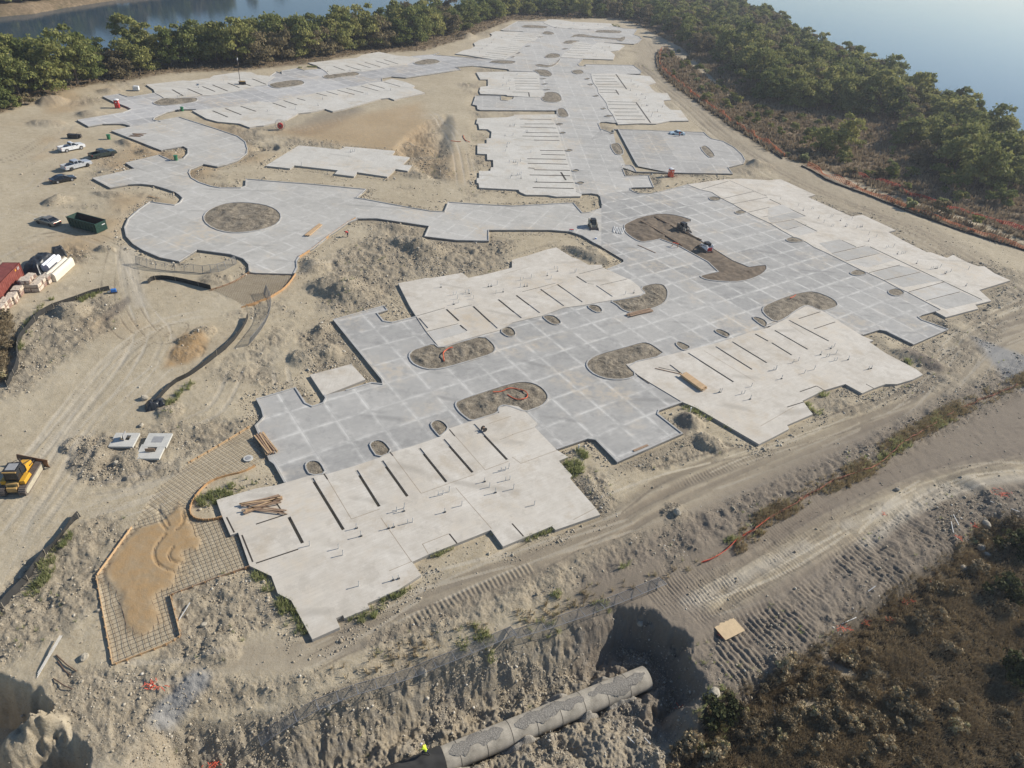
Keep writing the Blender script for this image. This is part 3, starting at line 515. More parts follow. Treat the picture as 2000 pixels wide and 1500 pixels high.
for s in ("@F 1280,1165 1500,1060 1700,945 1900,850 2080,790", "@F 1300,1130 1500,1035 1700,920 1900,820 2080,760", "@F 1380,1110 1560,1020 1700,950 1880,870 2080,810", "@F 1350,1185 1450,1130 1600,1045"):   # dozer tread swathes
    m, d, a = line_mask(s, 1.6, .8); m = m*(.15+.85*patch); Z = Z+.03*m*np.sin(a*2*math.pi/.42+n2*5); tread = np.maximum(tread, m)
for s in ("@F 1270,960 1400,920 1500,880", "@F 800,1215 900,1165 1040,1108"):
    m, d, a = line_mask(s, .5, .4); m = m*(.0+1.*sst(.45, .6, fbm(X, Y, 14, 2, 73))); Z = Z+.04*m*np.sin(a*2*math.pi/.5); tread = np.maximum(tread, m)
for s, w_ in (("@F 1420,1320 1500,1270 1600,1215 1720,1110 1800,1040 1880,980", 3.6),):   # bank combed by the excavator
    m, d, a = line_mask(s, w_, 1.5, -1.5); Z = Z-m*.5+.085*m*np.sin(a*2*math.pi/.62+n2*9+n3*3)*sst(.3, .65, fbm(X, Y, 5, 3, 78)); rough = np.maximum(rough, .6*m)
# clods
cl = np.abs(fbm(X, Y, 1.6, 4, 21, .62)-.5)*2; cl2 = fbm(X, Y, .55, 2, 31)
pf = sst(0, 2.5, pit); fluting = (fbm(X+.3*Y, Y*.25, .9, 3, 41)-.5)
Z += rough*((n3-.5)*.8+(n4-.5)*.5+cl*.2)+.02*(cl2-.5)
Z += pf*fluting*.45*(1-sst(4.5, 7, pit))+pf*(n3-.5)*.5+pf*(fbm(X, Y, .7, 3, 43, .7)-.5)*.5
# level under and around concrete
dmin = np.full(X.shape, 6.); ins = np.zeros(X.shape, bool)
for p in list(ROADP.values())+list(SLABP.values()):
    s = sdist(X, Y, p, 5.); ins |= s > 0; dmin = np.minimum(dmin, np.abs(s))
dmin[ins] = 0
k = sst(.15, 3.2, dmin); k2 = sst(.1, .9, dmin)
Z = (Z*k-.06*(1-k))*(1-.0)+0
Z = np.where(ins, -.12, Z-.1*(1-k2)+.0)
rough = rough*(.55+.45*k2)
rebm = np.zeros_like(X)
for p in REBP.values():
    s = sdist(X, Y, p, 2); m = sst(-.05, .25, s); Z = Z*(1-m)+(-.03+.02*(n4-.5))*m; rebm = np.maximum(rebm, m); rough *= 1-m*.8
_sm = sst(.42, .72, fbm(X, Y, 3, 4, 88)*.45+.55*poly_mask('@02 1400,880 1500,1000 1530,1060 1600,1200 1580,1320 1500,1330 1480,1500 @03 1380,100 1290,150 1330,380 1100,500 960,480 930,200 860,40 @02 800,1460 1080,1130 1250,1080', 2.0)); _sm = sst(.05, .95, _sm); Z += _sm*rebm*(.15+.035*(n4-.5)+.05*(n3-.5))
for s in ('@02 1290,1180 1200,1290 1210,1400 1330,1470 1500,1480', '@02 1350,1280 1310,1340 1350,1400 1500,1400', '@02 1240,950 1250,1080 1300,1140', '@02 1430,1000 1440,1080 1380,1140', '@02 1150,940 1260,1000 1320,1110'):
    _d, _ = seg_dist(X, Y, smooth_loop(G(s), False, 2), False, 1.); Z -= .07*(1-sst(.08, .25, _d))*rebm
# shores
Z = np.where(land < 0, -2.2-5.8*sst(0, 16, -land), Z-2.2*(1-sst(0, 26, land))*(1-sst(.2, .8, rebm)))
fl = sst(-10, 10, farl); Z = np.where(farl > -10, np.maximum(Z, -8+5.2*sst(-6, 5, farl)+3*sst(8, 60, farl)), Z)
veg = np.where(land < 3, 1, veg); veg = np.where(farl > -8, 1, veg)
Z += veg*((n3-.5)*.5+(n4-.5)*.2)
# colour masks
sand = poly_mask("@F 350,660 365,650 395,652 408,665 400,690 370,710 320,720 330,690", .8)*.9
sand = np.maximum(sand, .55*poly_mask("@F 530,260 820,200 860,300 800,300 760,345 700,290", 4)); 
sand = np.maximum(sand, .9*poly_mask("@02 1400,880 1500,1000 1530,1060 1600,1200 1580,1320 1500,1330 1480,1500 @03 1380,100 1290,150 1330,380 1100,500 960,480 930,200 860,40 @02 800,1460 1080,1130 1250,1080", .7)*(.25+.75*_sm))
sand = np.maximum(sand, .5*sst(.55, .7, n1)*poly_mask("@F 0,200 400,120 480,300 900,300 900,420 500,560 400,640 0,640", 6))
dark = sst(.05, 1, rough)*.35*(1-veg)
_haul = poly_mask("@F 600,1240 880,1125 1160,1015 1300,935 1460,890 1600,850 1740,790 1830,705 1900,640 2060,585 2060,690 1880,790 1620,895 1300,1035 1000,1165 700,1280 520,1320 350,1300 440,1250", 1.2); dark = np.maximum(dark, .38*_haul)
dark = np.maximum(dark, .3*poly_mask("@F 1240,70 1330,95 1300,110 1290,140 1400,230 1500,295 1620,340 1900,480 2050,600 2000,600 1700,440 1560,370 1400,270 1240,130", 2))
dark = np.maximum(dark, .75*poly_mask("@F 195,620 215,598 250,578 256,590 235,612 205,632", .5))
dark = np.maximum(dark, .9*line_mask("@F 1780,690 1800,702 1820,716", 1.6, 1.)[0]); dark = np.maximum(dark, .8*poly_mask("@F 1318,815 1340,808 1352,830 1340,850 1325,835", .4))
dark = np.maximum(dark, .85*line_mask("@F 1320,1210 1460,1130 1650,1020 1850,910 2080,800", 10, 4)[0]*(1-.9*line_mask("@F 2080,895 1850,925 1600,1040 1400,1150", 1.5, 1.5)[0]))
dark = np.maximum(dark, .5*line_mask("@F 600,255 640,232 680,215", 4, 3)[0])
grey = .7*line_mask("@F 320,1395 350,1365 385,1330", .9, .7)[0]; grey = np.maximum(grey, .7*poly_mask("@F 1900,660 1990,690 2060,720 2060,770 1960,740", 1.2))
pale = trk*.5*(1-sst(-30, 10, X)); pale = np.maximum(pale, .5*line_mask("@F 2080,895 1850,930 1650,1020 1500,1090 1350,1165", .5, 1.)[0]*sst(.4, .6, n3*.5+n2*.5)); pale = np.maximum(pale, .5*line_mask('@F 2080,915 1900,930 1790,975 1700,1045', .5, .8)[0]); pale = np.maximum(pale, .5*poly_mask("@F 230,480 262,480 275,560 290,600 262,600 245,540", 1.))
me = bpy.data.meshes.new('ground')
me.vertices.add(NA*NR); me.vertices.foreach_set('co', np.stack([X, Y, Z], 1).astype(np.float32).ravel())
ii, jj = np.meshgrid(np.arange(NR-1), np.arange(NA-1), indexing='ij'); v0 = (ii*NA+jj).ravel()
quads = np.stack([v0, v0+1, v0+NA+1, v0+NA], 1)[:, ::-1].astype(np.int32)
nf = len(quads); me.loops.add(nf*4); me.loops.foreach_set('vertex_index', quads.ravel()); me.polygons.add(nf)
me.polygons.foreach_set('loop_start', np.arange(0, nf*4, 4, dtype=np.int32)); me.polygons.foreach_set('loop_total', np.full(nf, 4, np.int32))
me.polygons.foreach_set('use_smooth', np.ones(nf, bool)); me.update(calc_edges=True)
def attr(name, a):
    at = me.attributes.new(name, 'FLOAT', 'POINT'); at.data.foreach_set('value', a.astype(np.float32))
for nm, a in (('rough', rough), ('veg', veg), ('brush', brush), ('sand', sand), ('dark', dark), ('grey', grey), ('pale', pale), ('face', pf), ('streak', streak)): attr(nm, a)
ground = bpy.data.objects.new('ground', me); COL.objects.link(ground); ground['kind'] = 'structure'
ZG = Z.reshape(NR, NA)
def hz(x, y):
    r = max(rr[0]+1e-3, math.hypot(x, y)); a = math.atan2(x, y)
    i = int(np.searchsorted(rr, r))-1; j = int(np.searchsorted(az, a))-1; i = min(max(i, 0), NR-2); j = min(max(j, 0), NA-2)
    u = (r-rr[i])/(rr[i+1]-rr[i]); v = (a-az[j])/(az[j+1]-az[j])
    return float(ZG[i, j]*(1-u)*(1-v)+ZG[i+1, j]*u*(1-v)+ZG[i, j+1]*(1-u)*v+ZG[i+1, j+1]*u*v)
def on(p, z=None, it=3):
    """point on the ground seen at a photo pixel"""
    h = 0
    for _ in range(it):
        x, y = W(p[0], p[1], h); h = hz(x, y) if z is None else z
    return (x, y, h)
def pin(x, y, poly):
    c = False
    for i in range(len(poly)):
        (x0, y0), (x1, y1) = poly[i-1], poly[i]
        if (y0 > y) != (y1 > y) and x < (x1-x0)*(y-y0)/(y1-y0)+x0: c = not c
    return c

def ground_mat():
    m, t, b = new_mat('ground_earth'); at = lambda n: N(t, 'Attribute', attribute_name=n).outputs['Fac']
    g = N(t, 'NewGeometry').outputs['Position']
    na = noise(t, g, .09, 5, .6); nb = noise(t, g, .8, 6, .65); nc = noise(t, g, 5, 5, .7); vo = N(t, 'TexVoronoi', i_Scale=2.3); t.links.new(g, vo.inputs['Vector'])
    base = ramp(t, mth(t, 'ADD', mth(t, 'MULTIPLY', na, .5), mth(t, 'MULTIPLY', nb, .5)), [(.36, (.31, .25, .16)), (.5, (.40, .332, .222)), (.64, (.48, .41, .29))])
    base = mix(t, mr(t, nc, .35, .7, 0, .55), base, (.5, .45, .36))
    sk = at('streak'); base = mix(t, mr(t, sk, 0, 1, 0, .42), base, (.54, .495, .41)); base = mix(t, mr(t, sk, 0, -1, 0, .7), base, (.175, .145, .108))
    base = mix(t, mth(t, 'MULTIPLY', mr(t, nc, .3, .5, 1, 0), mth(t, 'MULTIPLY', at('rough'), .65)), base, (.13, .11, .085))
    peb = mth(t, 'MULTIPLY', mr(t, vo.outputs['Distance'], .0, .2, 1, 0), mth(t, 'MULTIPLY', at('rough'), .8)); base = mix(t, peb, base, (.52, .48, .4))
    base = mix(t, at('dark'), base, (.185, .155, .125)); base = mix(t, at('pale'), base, (.46, .42, .35))
    base = mix(t, mth(t, 'MULTIPLY', at('sand'), mr(t, nb, .3, .6, .5, 1)), base, mix(t, nb, (.26, .16, .075), (.44, .29, .14)))
    base = mix(t, at('grey'), base, (.24, .25, .26))
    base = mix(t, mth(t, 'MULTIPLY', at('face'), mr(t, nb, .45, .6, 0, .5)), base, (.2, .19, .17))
    vg = ramp(t, mth(t, 'ADD', mth(t, 'MULTIPLY', nb, .6), mth(t, 'MULTIPLY', na, .4)), [(.36, (.085, .075, .04)), (.5, (.18, .135, .085)), (.62, (.27, .205, .135))])
    base = mix(t, at('veg'), base, vg)
    bh = ramp(t, mth(t, 'ADD', mth(t, 'MULTIPLY', nb, .5), mth(t, 'MULTIPLY', nc, .5)), [(.38, (.04, .033, .02)), (.55, (.1, .078, .048)), (.7, (.16, .125, .078))])
    base = mix(t, at('brush'), base, bh)
    t.links.new(base, b.inputs['Base Color']); b.inputs['Roughness'].default_value = .95; b.inputs['Specular IOR Level'].default_value = .15
    h = mth(t, 'ADD', mth(t, 'MULTIPLY', nc, .5), mth(t, 'MULTIPLY', noise(t, g, 14, 3, .7), .3)); hh = mth(t, 'MULTIPLY', h, mth(t, 'ADD', mth(t, 'MULTIPLY', at('rough'), 1.), .3))
    bump(t, hh, .9, .22, b); return m
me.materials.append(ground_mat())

# ------------------------------------------------------------------ water
def water_mat():
    m, t, b = new_mat('lake_water'); g = N(t, 'NewGeometry').outputs['Position']
    b.inputs['Base Color'].default_value = (.03, .06, .085, 1); b.inputs['Roughness'].default_value = .06; b.inputs['IOR'].default_value = 1.33
    mp = N(t, 'Mapping'); t.links.new(g, mp.inputs[0]); mp.inputs['Scale'].default_value = (.7, 1.6, 1)
    h = noise(t, mp.outputs[0], 1.1, 4, .55); bump(t, h, .05, .4, b); return m
WZ = -6.0
w = MB(); rad = [0, 60, 200, 600, 1500, 4000, 9000]; n = 48; w.add([(0, 0, WZ)], [])
for r_ in rad[1:]: w.add([(r_*math.cos(2*math.pi*k/n), r_*math.sin(2*math.pi*k/n), WZ) for k in range(n)], [])
w.f = [(0, 1+k, 1+(k+1) % n) for k in range(n)]+[(1+i*n+k, 1+(i+1)*n+k, 1+(i+1)*n+(k+1) % n, 1+i*n+(k+1) % n) for i in range(len(rad)-2) for k in range(n)]; w.m = [0]*len(w.f)
wo = w.build('lake_water', water_mat(), kind='structure')

# ------------------------------------------------------------------ concrete
def concrete(name, lo, hi, joints, tone=0., seed=0.):
    m, t, b = new_mat(name); uv = N(t, 'TexCoord').outputs['UV']; g = N(t, 'NewGeometry').outputs['Position']
    na = noise(t, g, .12, 5, .6); nb = noise(t, g, .9, 6, .65); nc = noise(t, g, 7, 4, .6)
    col = mix(t, mr(t, mth(t, 'ADD', mth(t, 'MULTIPLY', na, .55), mth(t, 'MULTIPLY', nb, .45)), .36, .64), lo, hi)
    mp = N(t, 'Mapping'); t.links.new(uv, mp.inputs[0]); mp.inputs['Scale'].default_value = (.35, 4.5, 1); st = noise(t, mp.outputs[0], 1., 4, .6)
    col = mix(t, mr(t, st, .35, .65, 0, .22), col, tuple(c*.72 for c in lo))
    if joints:
        off = N(t, 'VectorMath', operation='ADD'); t.links.new(uv, off.inputs[0])
        wob = N(t, 'TexNoise', i_Scale=1.3, i_Detail=4.); t.links.new(g, wob.inputs['Vector'])
        ws = N(t, 'VectorMath', operation='SCALE'); t.links.new(wob.outputs['Color'], ws.inputs[0]); ws.inputs['Scale'].default_value = .22
        t.links.new(ws.outputs[0], off.inputs[1])
        sp = N(t, 'SeparateXYZ'); t.links.new(off.outputs[0], sp.inputs[0]); sp0 = N(t, 'SeparateXYZ'); t.links.new(uv, sp0.inputs[0])
        def pp(v): return mth(t, 'PINGPONG', v, joints/2)
        wide = mth(t, 'MINIMUM', pp(sp.outputs[0]), pp(sp.outputs[1])); thin = mth(t, 'MINIMUM', pp(sp0.outputs[0]), pp(sp0.outputs[1]))
        # cell tone
        fl = N(t, 'VectorMath', operation='SNAP'); t.links.new(uv, fl.inputs[0]); fl.inputs[1].default_value = (joints, joints, 1)
        wn = N(t, 'TexWhiteNoise', noise_dimensions='2D'); t.links.new(fl.outputs[0], wn.inputs[0])
        fl2 = N(t, 'VectorMath', operation='SNAP'); t.links.new(uv, fl2.inputs[0]); fl2.inputs[1].default_value = (joints*6, joints*4, 1)
        wn2 = N(t, 'TexWhiteNoise', noise_dimensions='2D'); t.links.new(fl2.outputs[0], wn2.inputs[0])
        col = mix(t, mr(t, wn.outputs[0], 0, 1, 0, .16), col, tuple(c*.6 for c in lo))
        col = mix(t, mr(t, wn2.outputs[0], .2, 1, 0, .34), col, tuple(c*1.5 for c in hi) if tone < .3 else (.54, .52, .48))
        dust = mth(t, 'MULTIPLY', mr(t, wide, .0, .38 if tone in (0, 1) else .3, 1, 0), mth(t, 'MULTIPLY', mr(t, noise(t, g, .35, 4, .6), .36, .6, .1, .9), mr(t, noise(t, g, .035, 3, .6), .4, .62, .7 if tone in (0, 1) else .35, 1.)))
        col = mix(t, dust, col, (.66, .645, .6))
        dust2 = mth(t, 'MULTIPLY', mr(t, wide, .2, 1.3, 1, 0), mr(t, nb, .5, .68, 0, .35)); col = mix(t, dust2, col, (.62, .6, .56))
        col = mix(t, mr(t, thin, .012, .03, .35, 0), col, (.16, .15, .14))
    tan = mth(t, 'MULTIPLY', mr(t, noise(t, g, .07, 4, .6), .52, .66, 0, .6), mr(t, nb, .4, .6)); col = mix(t, tan, col, (.52, .43, .31))
    w1 = N(t, 'TexWave', wave_type='RINGS', i_Scale=.045, i_Distortion=14., i_Detail=2.); t.links.new(g, w1.inputs['Vector']); w1.inputs['Detail Scale'].default_value = .35
    col = mix(t, mth(t, 'MULTIPLY', mr(t, w1.outputs['Fac'], .93, 1.), mr(t, noise(t, g, .16, 3), .5, .6, 0, .4)), col, tuple(c*.62 for c in lo))
    if not joints: col = mix(t, mth(t, 'MULTIPLY', mr(t, noise(t, g, .22, 6, .7), .54, .64, 0, .42), mr(t, nc, .3, .6, .4, 1)), col, (.42, .34, .235))
    pour = mr(t, noise(t, g, .3, 6, .75), .56, .6, 0, .3); col = mix(t, pour, col, tuple(c*.78 for c in lo))
    col = mix(t, mr(t, nc, .62, .75, 0, .35), col, (.2, .18, .16))
    t.links.new(col, b.inputs['Base Color']); b.inputs['Roughness'].default_value = .88; b.inputs['Specular IOR Level'].default_value = .25
    bump(t, nc, .15, .02, b); return m
M['curb'] = concrete('kerb_concrete', (.36, .355, .34), (.5, .49, .47), 0)
M['slab'] = concrete('slab_concrete', (.50, .455, .385), (.66, .62, .55), 0)
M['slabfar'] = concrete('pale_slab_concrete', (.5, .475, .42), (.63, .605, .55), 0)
M['pad'] = concrete('grey_pad_concrete', (.39, .375, .345), (.48, .465, .43), 0)
M['padwarm'] = concrete('warm_pad_concrete', (.46, .44, .4), (.55, .53, .49), 0)
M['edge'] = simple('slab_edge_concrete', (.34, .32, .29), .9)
M['joint'] = simple('joint_filler', (.3, .24, .17), .95, 0, .3, 3)
M['gapshade'] = simple('gap_soil_shade', (.045, .038, .03), .95, 0, .4, 3)  # soil darkened to near black, the shade inside the gaps painted in
def tri(loops):
    vs = [Vector((p[0], p[1], 0)) for l in loops for p in l]
    return tessellate_polygon([[Vector((p[0], p[1], 0)) for p in l] for l in loops])
def slab_mesh(name, loops, z0, z1, mats, parent=None, uvf=None, kind=None):
    mb = MB(); fl = [p for l in loops for p in l]; tr = tri(loops)
    mb.add([(p[0], p[1], z1) for p in fl], [t_ for t_ in tr]); mb.mat(1)
    for l in loops: mb.ring(l, z0, z1)
    o = mb.build(name, mats, parent, kind=kind)
    if uvf:
        me_ = o.data; uvl = me_.uv_layers.new(name='UVMap'); co = np.zeros(len(me_.vertices)*3); me_.vertices.foreach_get('co', co); co = co.reshape(-1, 3)
        vi = np.zeros(len(me_.loops), int); me_.loops.foreach_get('vertex_index', vi); (ox, oy), (ux, uy) = uvf
        dx, dy = co[vi, 0]-ox, co[vi, 1]-oy; uvl.data.foreach_set('uv', np.stack([dx*ux+dy*uy, -dx*uy+dy*ux], 1).ravel())
    return o
def frame(a, b):
    L = math.hypot(b[0]-a[0], b[1]-a[1]); return (a, ((b[0]-a[0])/L, (b[1]-a[1])/L))
TONE = {0: ((.33, .325, .32), (.46, .45, .43)), .5: ((.41, .395, .36), (.53, .51, .465)), .3: ((.42, .405, .37), (.54, .52, .475)), .6: ((.38, .37, .345), (.52, .50, .46)), .45: ((.33, .32, .30), (.45, .435, .405)), 1: ((.31, .305, .29), (.45, .435, .405))}
UVF = {}
for i, (k_, (s, a, b_, cell, tone)) in enumerate(ROADS.items()):
    mt = concrete('road_concrete_'+k_, *TONE[tone], cell, tone); uvf = frame(G(a)[0], G(b_)[0]); UVF[k_] = uvf
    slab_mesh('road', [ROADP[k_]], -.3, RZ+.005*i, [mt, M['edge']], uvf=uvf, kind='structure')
# kerbs where the road meets open ground
def nrm(a, b):
    L = math.hypot(b[0]-a[0], b[1]-a[1]) or 1; return (-(b[1]-a[1])/L, (b[0]-a[0])/L)
for k_, P in ROADP.items():
    runs = []; cur = []; n = len(P)
    for i in range(n):
        a, b_ = P[i], P[(i+1) % n]; L = math.hypot(b_[0]-a[0], b_[1]-a[1]); nx, ny = nrm(a, b_); seg = max(1, int(L/2.5))
        for q in range(seg):
            p0 = (a[0]+(b_[0]-a[0])*q/seg, a[1]+(b_[1]-a[1])*q/seg); p1 = (a[0]+(b_[0]-a[0])*(q+1)/seg, a[1]+(b_[1]-a[1])*(q+1)/seg)
            mx, my = (p0[0]+p1[0])/2-nx*.5, (p0[1]+p1[1])/2-ny*.5
            blocked = any(pin(mx, my, Q) for kk, Q in ROADP.items() if kk != k_) or any(pin(mx, my, Q) for Q in SLABP.values()) or any(pin(mx, my, Q) for Q in REBP.values()) \
                or any(pin(mx+nx*.7, my+ny*.7, Q) for kk, Q in ROADP.items() if kk != k_)
            if blocked:
                if cur: runs.append(cur); cur = []
            else:
                if not cur: cur = [p0]
                cur.append(p1)
    if cur: runs.append(cur)
    mb = MB()
    for r_ in runs:
        if len(r_) < 2: continue
        m_ = len(r_); inn = []
        for i in range(m_):
            a = r_[max(i-1, 0)]; c = r_[min(i+1, m_-1)]; nx, ny = nrm(a, c); inn.append((r_[i][0]+nx*.22, r_[i][1]+ny*.22, r_[i][0]-nx*.0, r_[i][1]-ny*.0))
        vs = []
        for q in inn: vs += [(q[2], q[3], -.25), (q[2], q[3], CZ), (q[0], q[1], CZ), (q[0], q[1], RZ-.05)]
        fs = [(4*i+a, 4*i+(a+1), 4*i+4+(a+1), 4*i+4+a) for i in range(m_-1) for a in range(3)]+[(0, 1, 2, 3), (4*m_-4, 4*m_-3, 4*m_-2, 4*m_-1)]
        mb.add(vs, fs)
    mb.build('kerb', M['curb'], kind='structure')
SLABLAB = {
 'nw_upper': 'long pale foundation slab beside the light tower on the far northwest street', 'nw_east': 'pale foundation slab at the far northeast end of the northwest street', 'nw_lower': 'long pale foundation slab curving along the near side of the northwest street',
 'lone': 'isolated stepped foundation slab alone in the dirt left of the boulevard', 'blvd_upper': 'foundation slab west of the boulevard above the short parking bay', 'blvd_long': 'long notched foundation slab west of the boulevard below the short parking bay',
 'top_west': 'foundation slab left of the boulevard at the far top', 'top_row': 'farthest foundation slab along the top tree line', 'top_east': 'pale foundation slab right of the boulevard at the far top', 'blvd_east': 'foundation slab with parallel garage joints east of the boulevard',
 'east_long': 'longest foundation slab with grey garage pads along the right haul road', 'center': 'pinkish foundation slab in the centre with pipe stubs and dark slots', 'southeast': 'large foundation slab with a lumber stack right of centre',
 'front': 'biggest nearest foundation slab with six dark slots and pipe stubs', 'small': 'small square concrete pad alone left of the main street'}
STUBS = {
 'front': "@12 785,1128 1425,872 1510,842 1475,1003 1608,950 1185,1088 820,1190 645,1285 680,1335 1035,1130 1160,970 1100,995 1155,995 1915,682 1975,660 1785,765 1825,805 1950,755 1870,850 420,1262 @13 803,78 1070,35 @22 12,820 175,945",
 'center': "@11 1445,745 1540,805 1575,835 1545,880 1585,865 1635,790 1665,795 1700,835 1680,812 1815,742 1885,725 1875,792 1930,782 @21 65,690 150,672 275,655 305,680 330,602 355,620 490,632 500,625 95,740 65,745 885,800 950,790",
 'southeast': "@31 410,1272 455,1290 530,1265 490,1225 515,1210 515,1320 625,1312 195,1335 235,1320 785,1385 360,1388 285,1415 105,1460 40,1395 60,1385 @22 1620,65 1635,65 1790,80 1860,120 1870,20",
 'east_long': "@31 395,205 490,195 435,240 565,225 655,212 495,270 605,270 615,270 690,285 720,275 785,335 845,352 785,385 920,440 980,430 1010,485 1040,485 1055,483 1160,560 1270,605 1285,603 1305,600 1345,590 1425,625 1385,640 1375,640 1565,605 1545,735 235,110 340,135 275,145 95,60",
 'lone': "@10 740,1190 755,1185 358,1295", 'nw_lower': "@10 520,775 90,870 310,855 485,825 720,760 860,740 1050,705", 'nw_upper': "@00 1410,745 1390,760 1450,750 1550,685 1750,640",
 'blvd_long': "@M 400,485 425,480 435,490 360,565 425,560 380,630 375,655 365,690 395,780 430,780 485,775 460,800 415,890 460,885 490,880 490,910 405,910 530,535 615,938 570,700", 'blvd_upper': "@M 345,95 390,120 340,160 395,185 370,145 450,70",
 'blvd_east': "@M 1385,120 1400,150 1440,170 1380,195 1430,235 1470,230 1500,260 1450,280 1470,325 1510,320 1530,370 1560,385 1600,365 1610,410 1550,410 1640,330", 'nw_east': "@10 560,560 730,555 1080,470", 'top_west': "@T 280,360 350,300 420,240 500,220 560,200 300,330 400,270", 'top_east': "@T 1480,320 1500,350 1420,400 1550,310 1390,380", 'top_row': "@T 1080,80 1200,85 1290,100 1440,90"}
def segs(s):
    out = []; cur = None
    parts = []; crop = '@F'
    for part in s.split('|'):
        tk = part.split(); tk2 = []
        for q in tk:
            if q[0] == '@': crop = q
        if not tk[0][0] == '@': tk = [last]+tk
        last = crop
        p = px(' '.join(tk)); out.append((p[0], p[1]))
    return out
def strip_quad(a, b, w):
    nx, ny = nrm(a, b); return [(a[0]+nx*w/2, a[1]+ny*w/2), (b[0]+nx*w/2, b[1]+ny*w/2), (b[0]-nx*w/2, b[1]-ny*w/2), (a[0]-nx*w/2, a[1]-ny*w/2)]
ROADFOR = {'front': 'southeast', 'center': 'southeast', 'southeast': 'southeast', 'east_long': 'southeast'}
for k_, P in SLABP.items():
    cx, cy = sum(p[0] for p in P)/len(P), sum(p[1] for p in P)/len(P)
    root = thing('foundation_slab', SLABLAB[k_], 'foundation slab', (cx, cy, 0), 0, 'concrete building foundations')
    L = lambda q: [(p[0]-cx, p[1]-cy) for p in q]
    loops = [L(P)]
    for a, b_ in segs(GROOVES[k_]) if k_ in GROOVES else []:
        a, b_ = Vector(W(*a, SZ)), Vector(W(*b_, SZ)); u_ = (b_-a).normalized()
        loops.append(L(ccw(strip_quad(tuple(a+u_*.5), tuple(b_-u_*.25), .34)))[::-1])
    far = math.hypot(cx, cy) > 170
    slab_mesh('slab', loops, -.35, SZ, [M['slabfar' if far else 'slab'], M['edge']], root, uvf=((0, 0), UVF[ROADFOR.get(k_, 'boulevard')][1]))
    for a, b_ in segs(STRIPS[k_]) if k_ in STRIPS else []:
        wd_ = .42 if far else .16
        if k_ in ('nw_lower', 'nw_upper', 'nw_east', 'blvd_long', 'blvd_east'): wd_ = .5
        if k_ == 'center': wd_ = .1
        q = L(strip_quad(W(*a, SZ), W(*b_, SZ), wd_)); mb = MB(); mb.add([(p[0], p[1], SZ+.004) for p in q]+[(p[0], p[1], SZ-.02) for p in q], [(0, 1, 2, 3), (0, 4, 5, 1), (1, 5, 6, 2), (2, 6, 7, 3), (3, 7, 4, 0)]); mb.build('joint_shade_strip', M['gapshade'], root)  # flat strip on the slab, its dark colour paints the shaded gap
    for a, b_ in segs(THIN[k_]) if k_ in THIN else []:
        q = L(strip_quad(W(*a, SZ), W(*b_, SZ), .06)); mb = MB(); mb.add([(p[0], p[1], SZ+.004) for p in q]+[(p[0], p[1], SZ-.02) for p in q], [(0, 1, 2, 3), (0, 4, 5, 1), (1, 5, 6, 2), (2, 6, 7, 3), (3, 7, 4, 0)]); mb.build('expansion_joint', M['joint'], root)
    for i, s in enumerate(PADS.get(k_, [])):
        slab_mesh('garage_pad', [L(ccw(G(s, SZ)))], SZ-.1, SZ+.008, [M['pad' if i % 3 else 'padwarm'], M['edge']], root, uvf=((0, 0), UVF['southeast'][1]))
    proto_ = None
    for i, p in enumerate(px(STUBS[k_]) if k_ in STUBS else []):
        x, y = W(*p, SZ); h = [.7, .62, .8, .66][i % 4]; r_ = .045 if not far else .07
        mb = MB().tube([(0, 0, -.05), (0, 0, h*.5), (0, 0, h)], r_, 8); mb.tube([(0, 0, h-.09), (0, 0, h)], r_*1.3, 8)
        if i % 3 == 0: mb.mat(1); mb.box((.02, .02, .06), (.22, .18, .12), .6)
        o = mb.build('stub_pipe', [M['pvc'], M['plastic']], root); o.location = (x-cx, y-cy, SZ)
        if i % 4 == 1:
            o2 = o.copy(); COL.objects.link(o2); o2.parent = root; o2.location = (x-cx+.5, y-cy+.25, SZ)
# ------------------------------------------------------------------ planter islands
def soil_mat():
    m, t, b = new_mat('island_soil'); g = N(t, 'NewGeometry').outputs['Position']; nb = noise(t, g, 1.1, 5, .65); nc = noise(t, g, 5, 5, .7)
    vo = N(t, 'TexVoronoi', i_Scale=3.2); t.links.new(g, vo.inputs['Vector']); oi = N(t, 'ObjectInfo').outputs['Random']
    c = ramp(t, mth(t, 'ADD', mth(t, 'MULTIPLY', nb, .5), mth(t, 'MULTIPLY', nc, .5)), [(.38, (.09, .075, .055)), (.5, (.22, .185, .135)), (.64, (.36, .31, .235))])
    c = mix(t, mr(t, vo.outputs['Distance'], .05, .2, .55, 0), c, (.48, .43, .34))
    t.links.new(c, b.inputs['Base Color']); b.inputs['Roughness'].default_value = .95; bump(t, nc, .9, .2, b); return m
M['soil'] = soil_mat()
M['soildark'] = simple('damp_brown_soil', (.15, .115, .08), .95, 0, .45, 1.2)
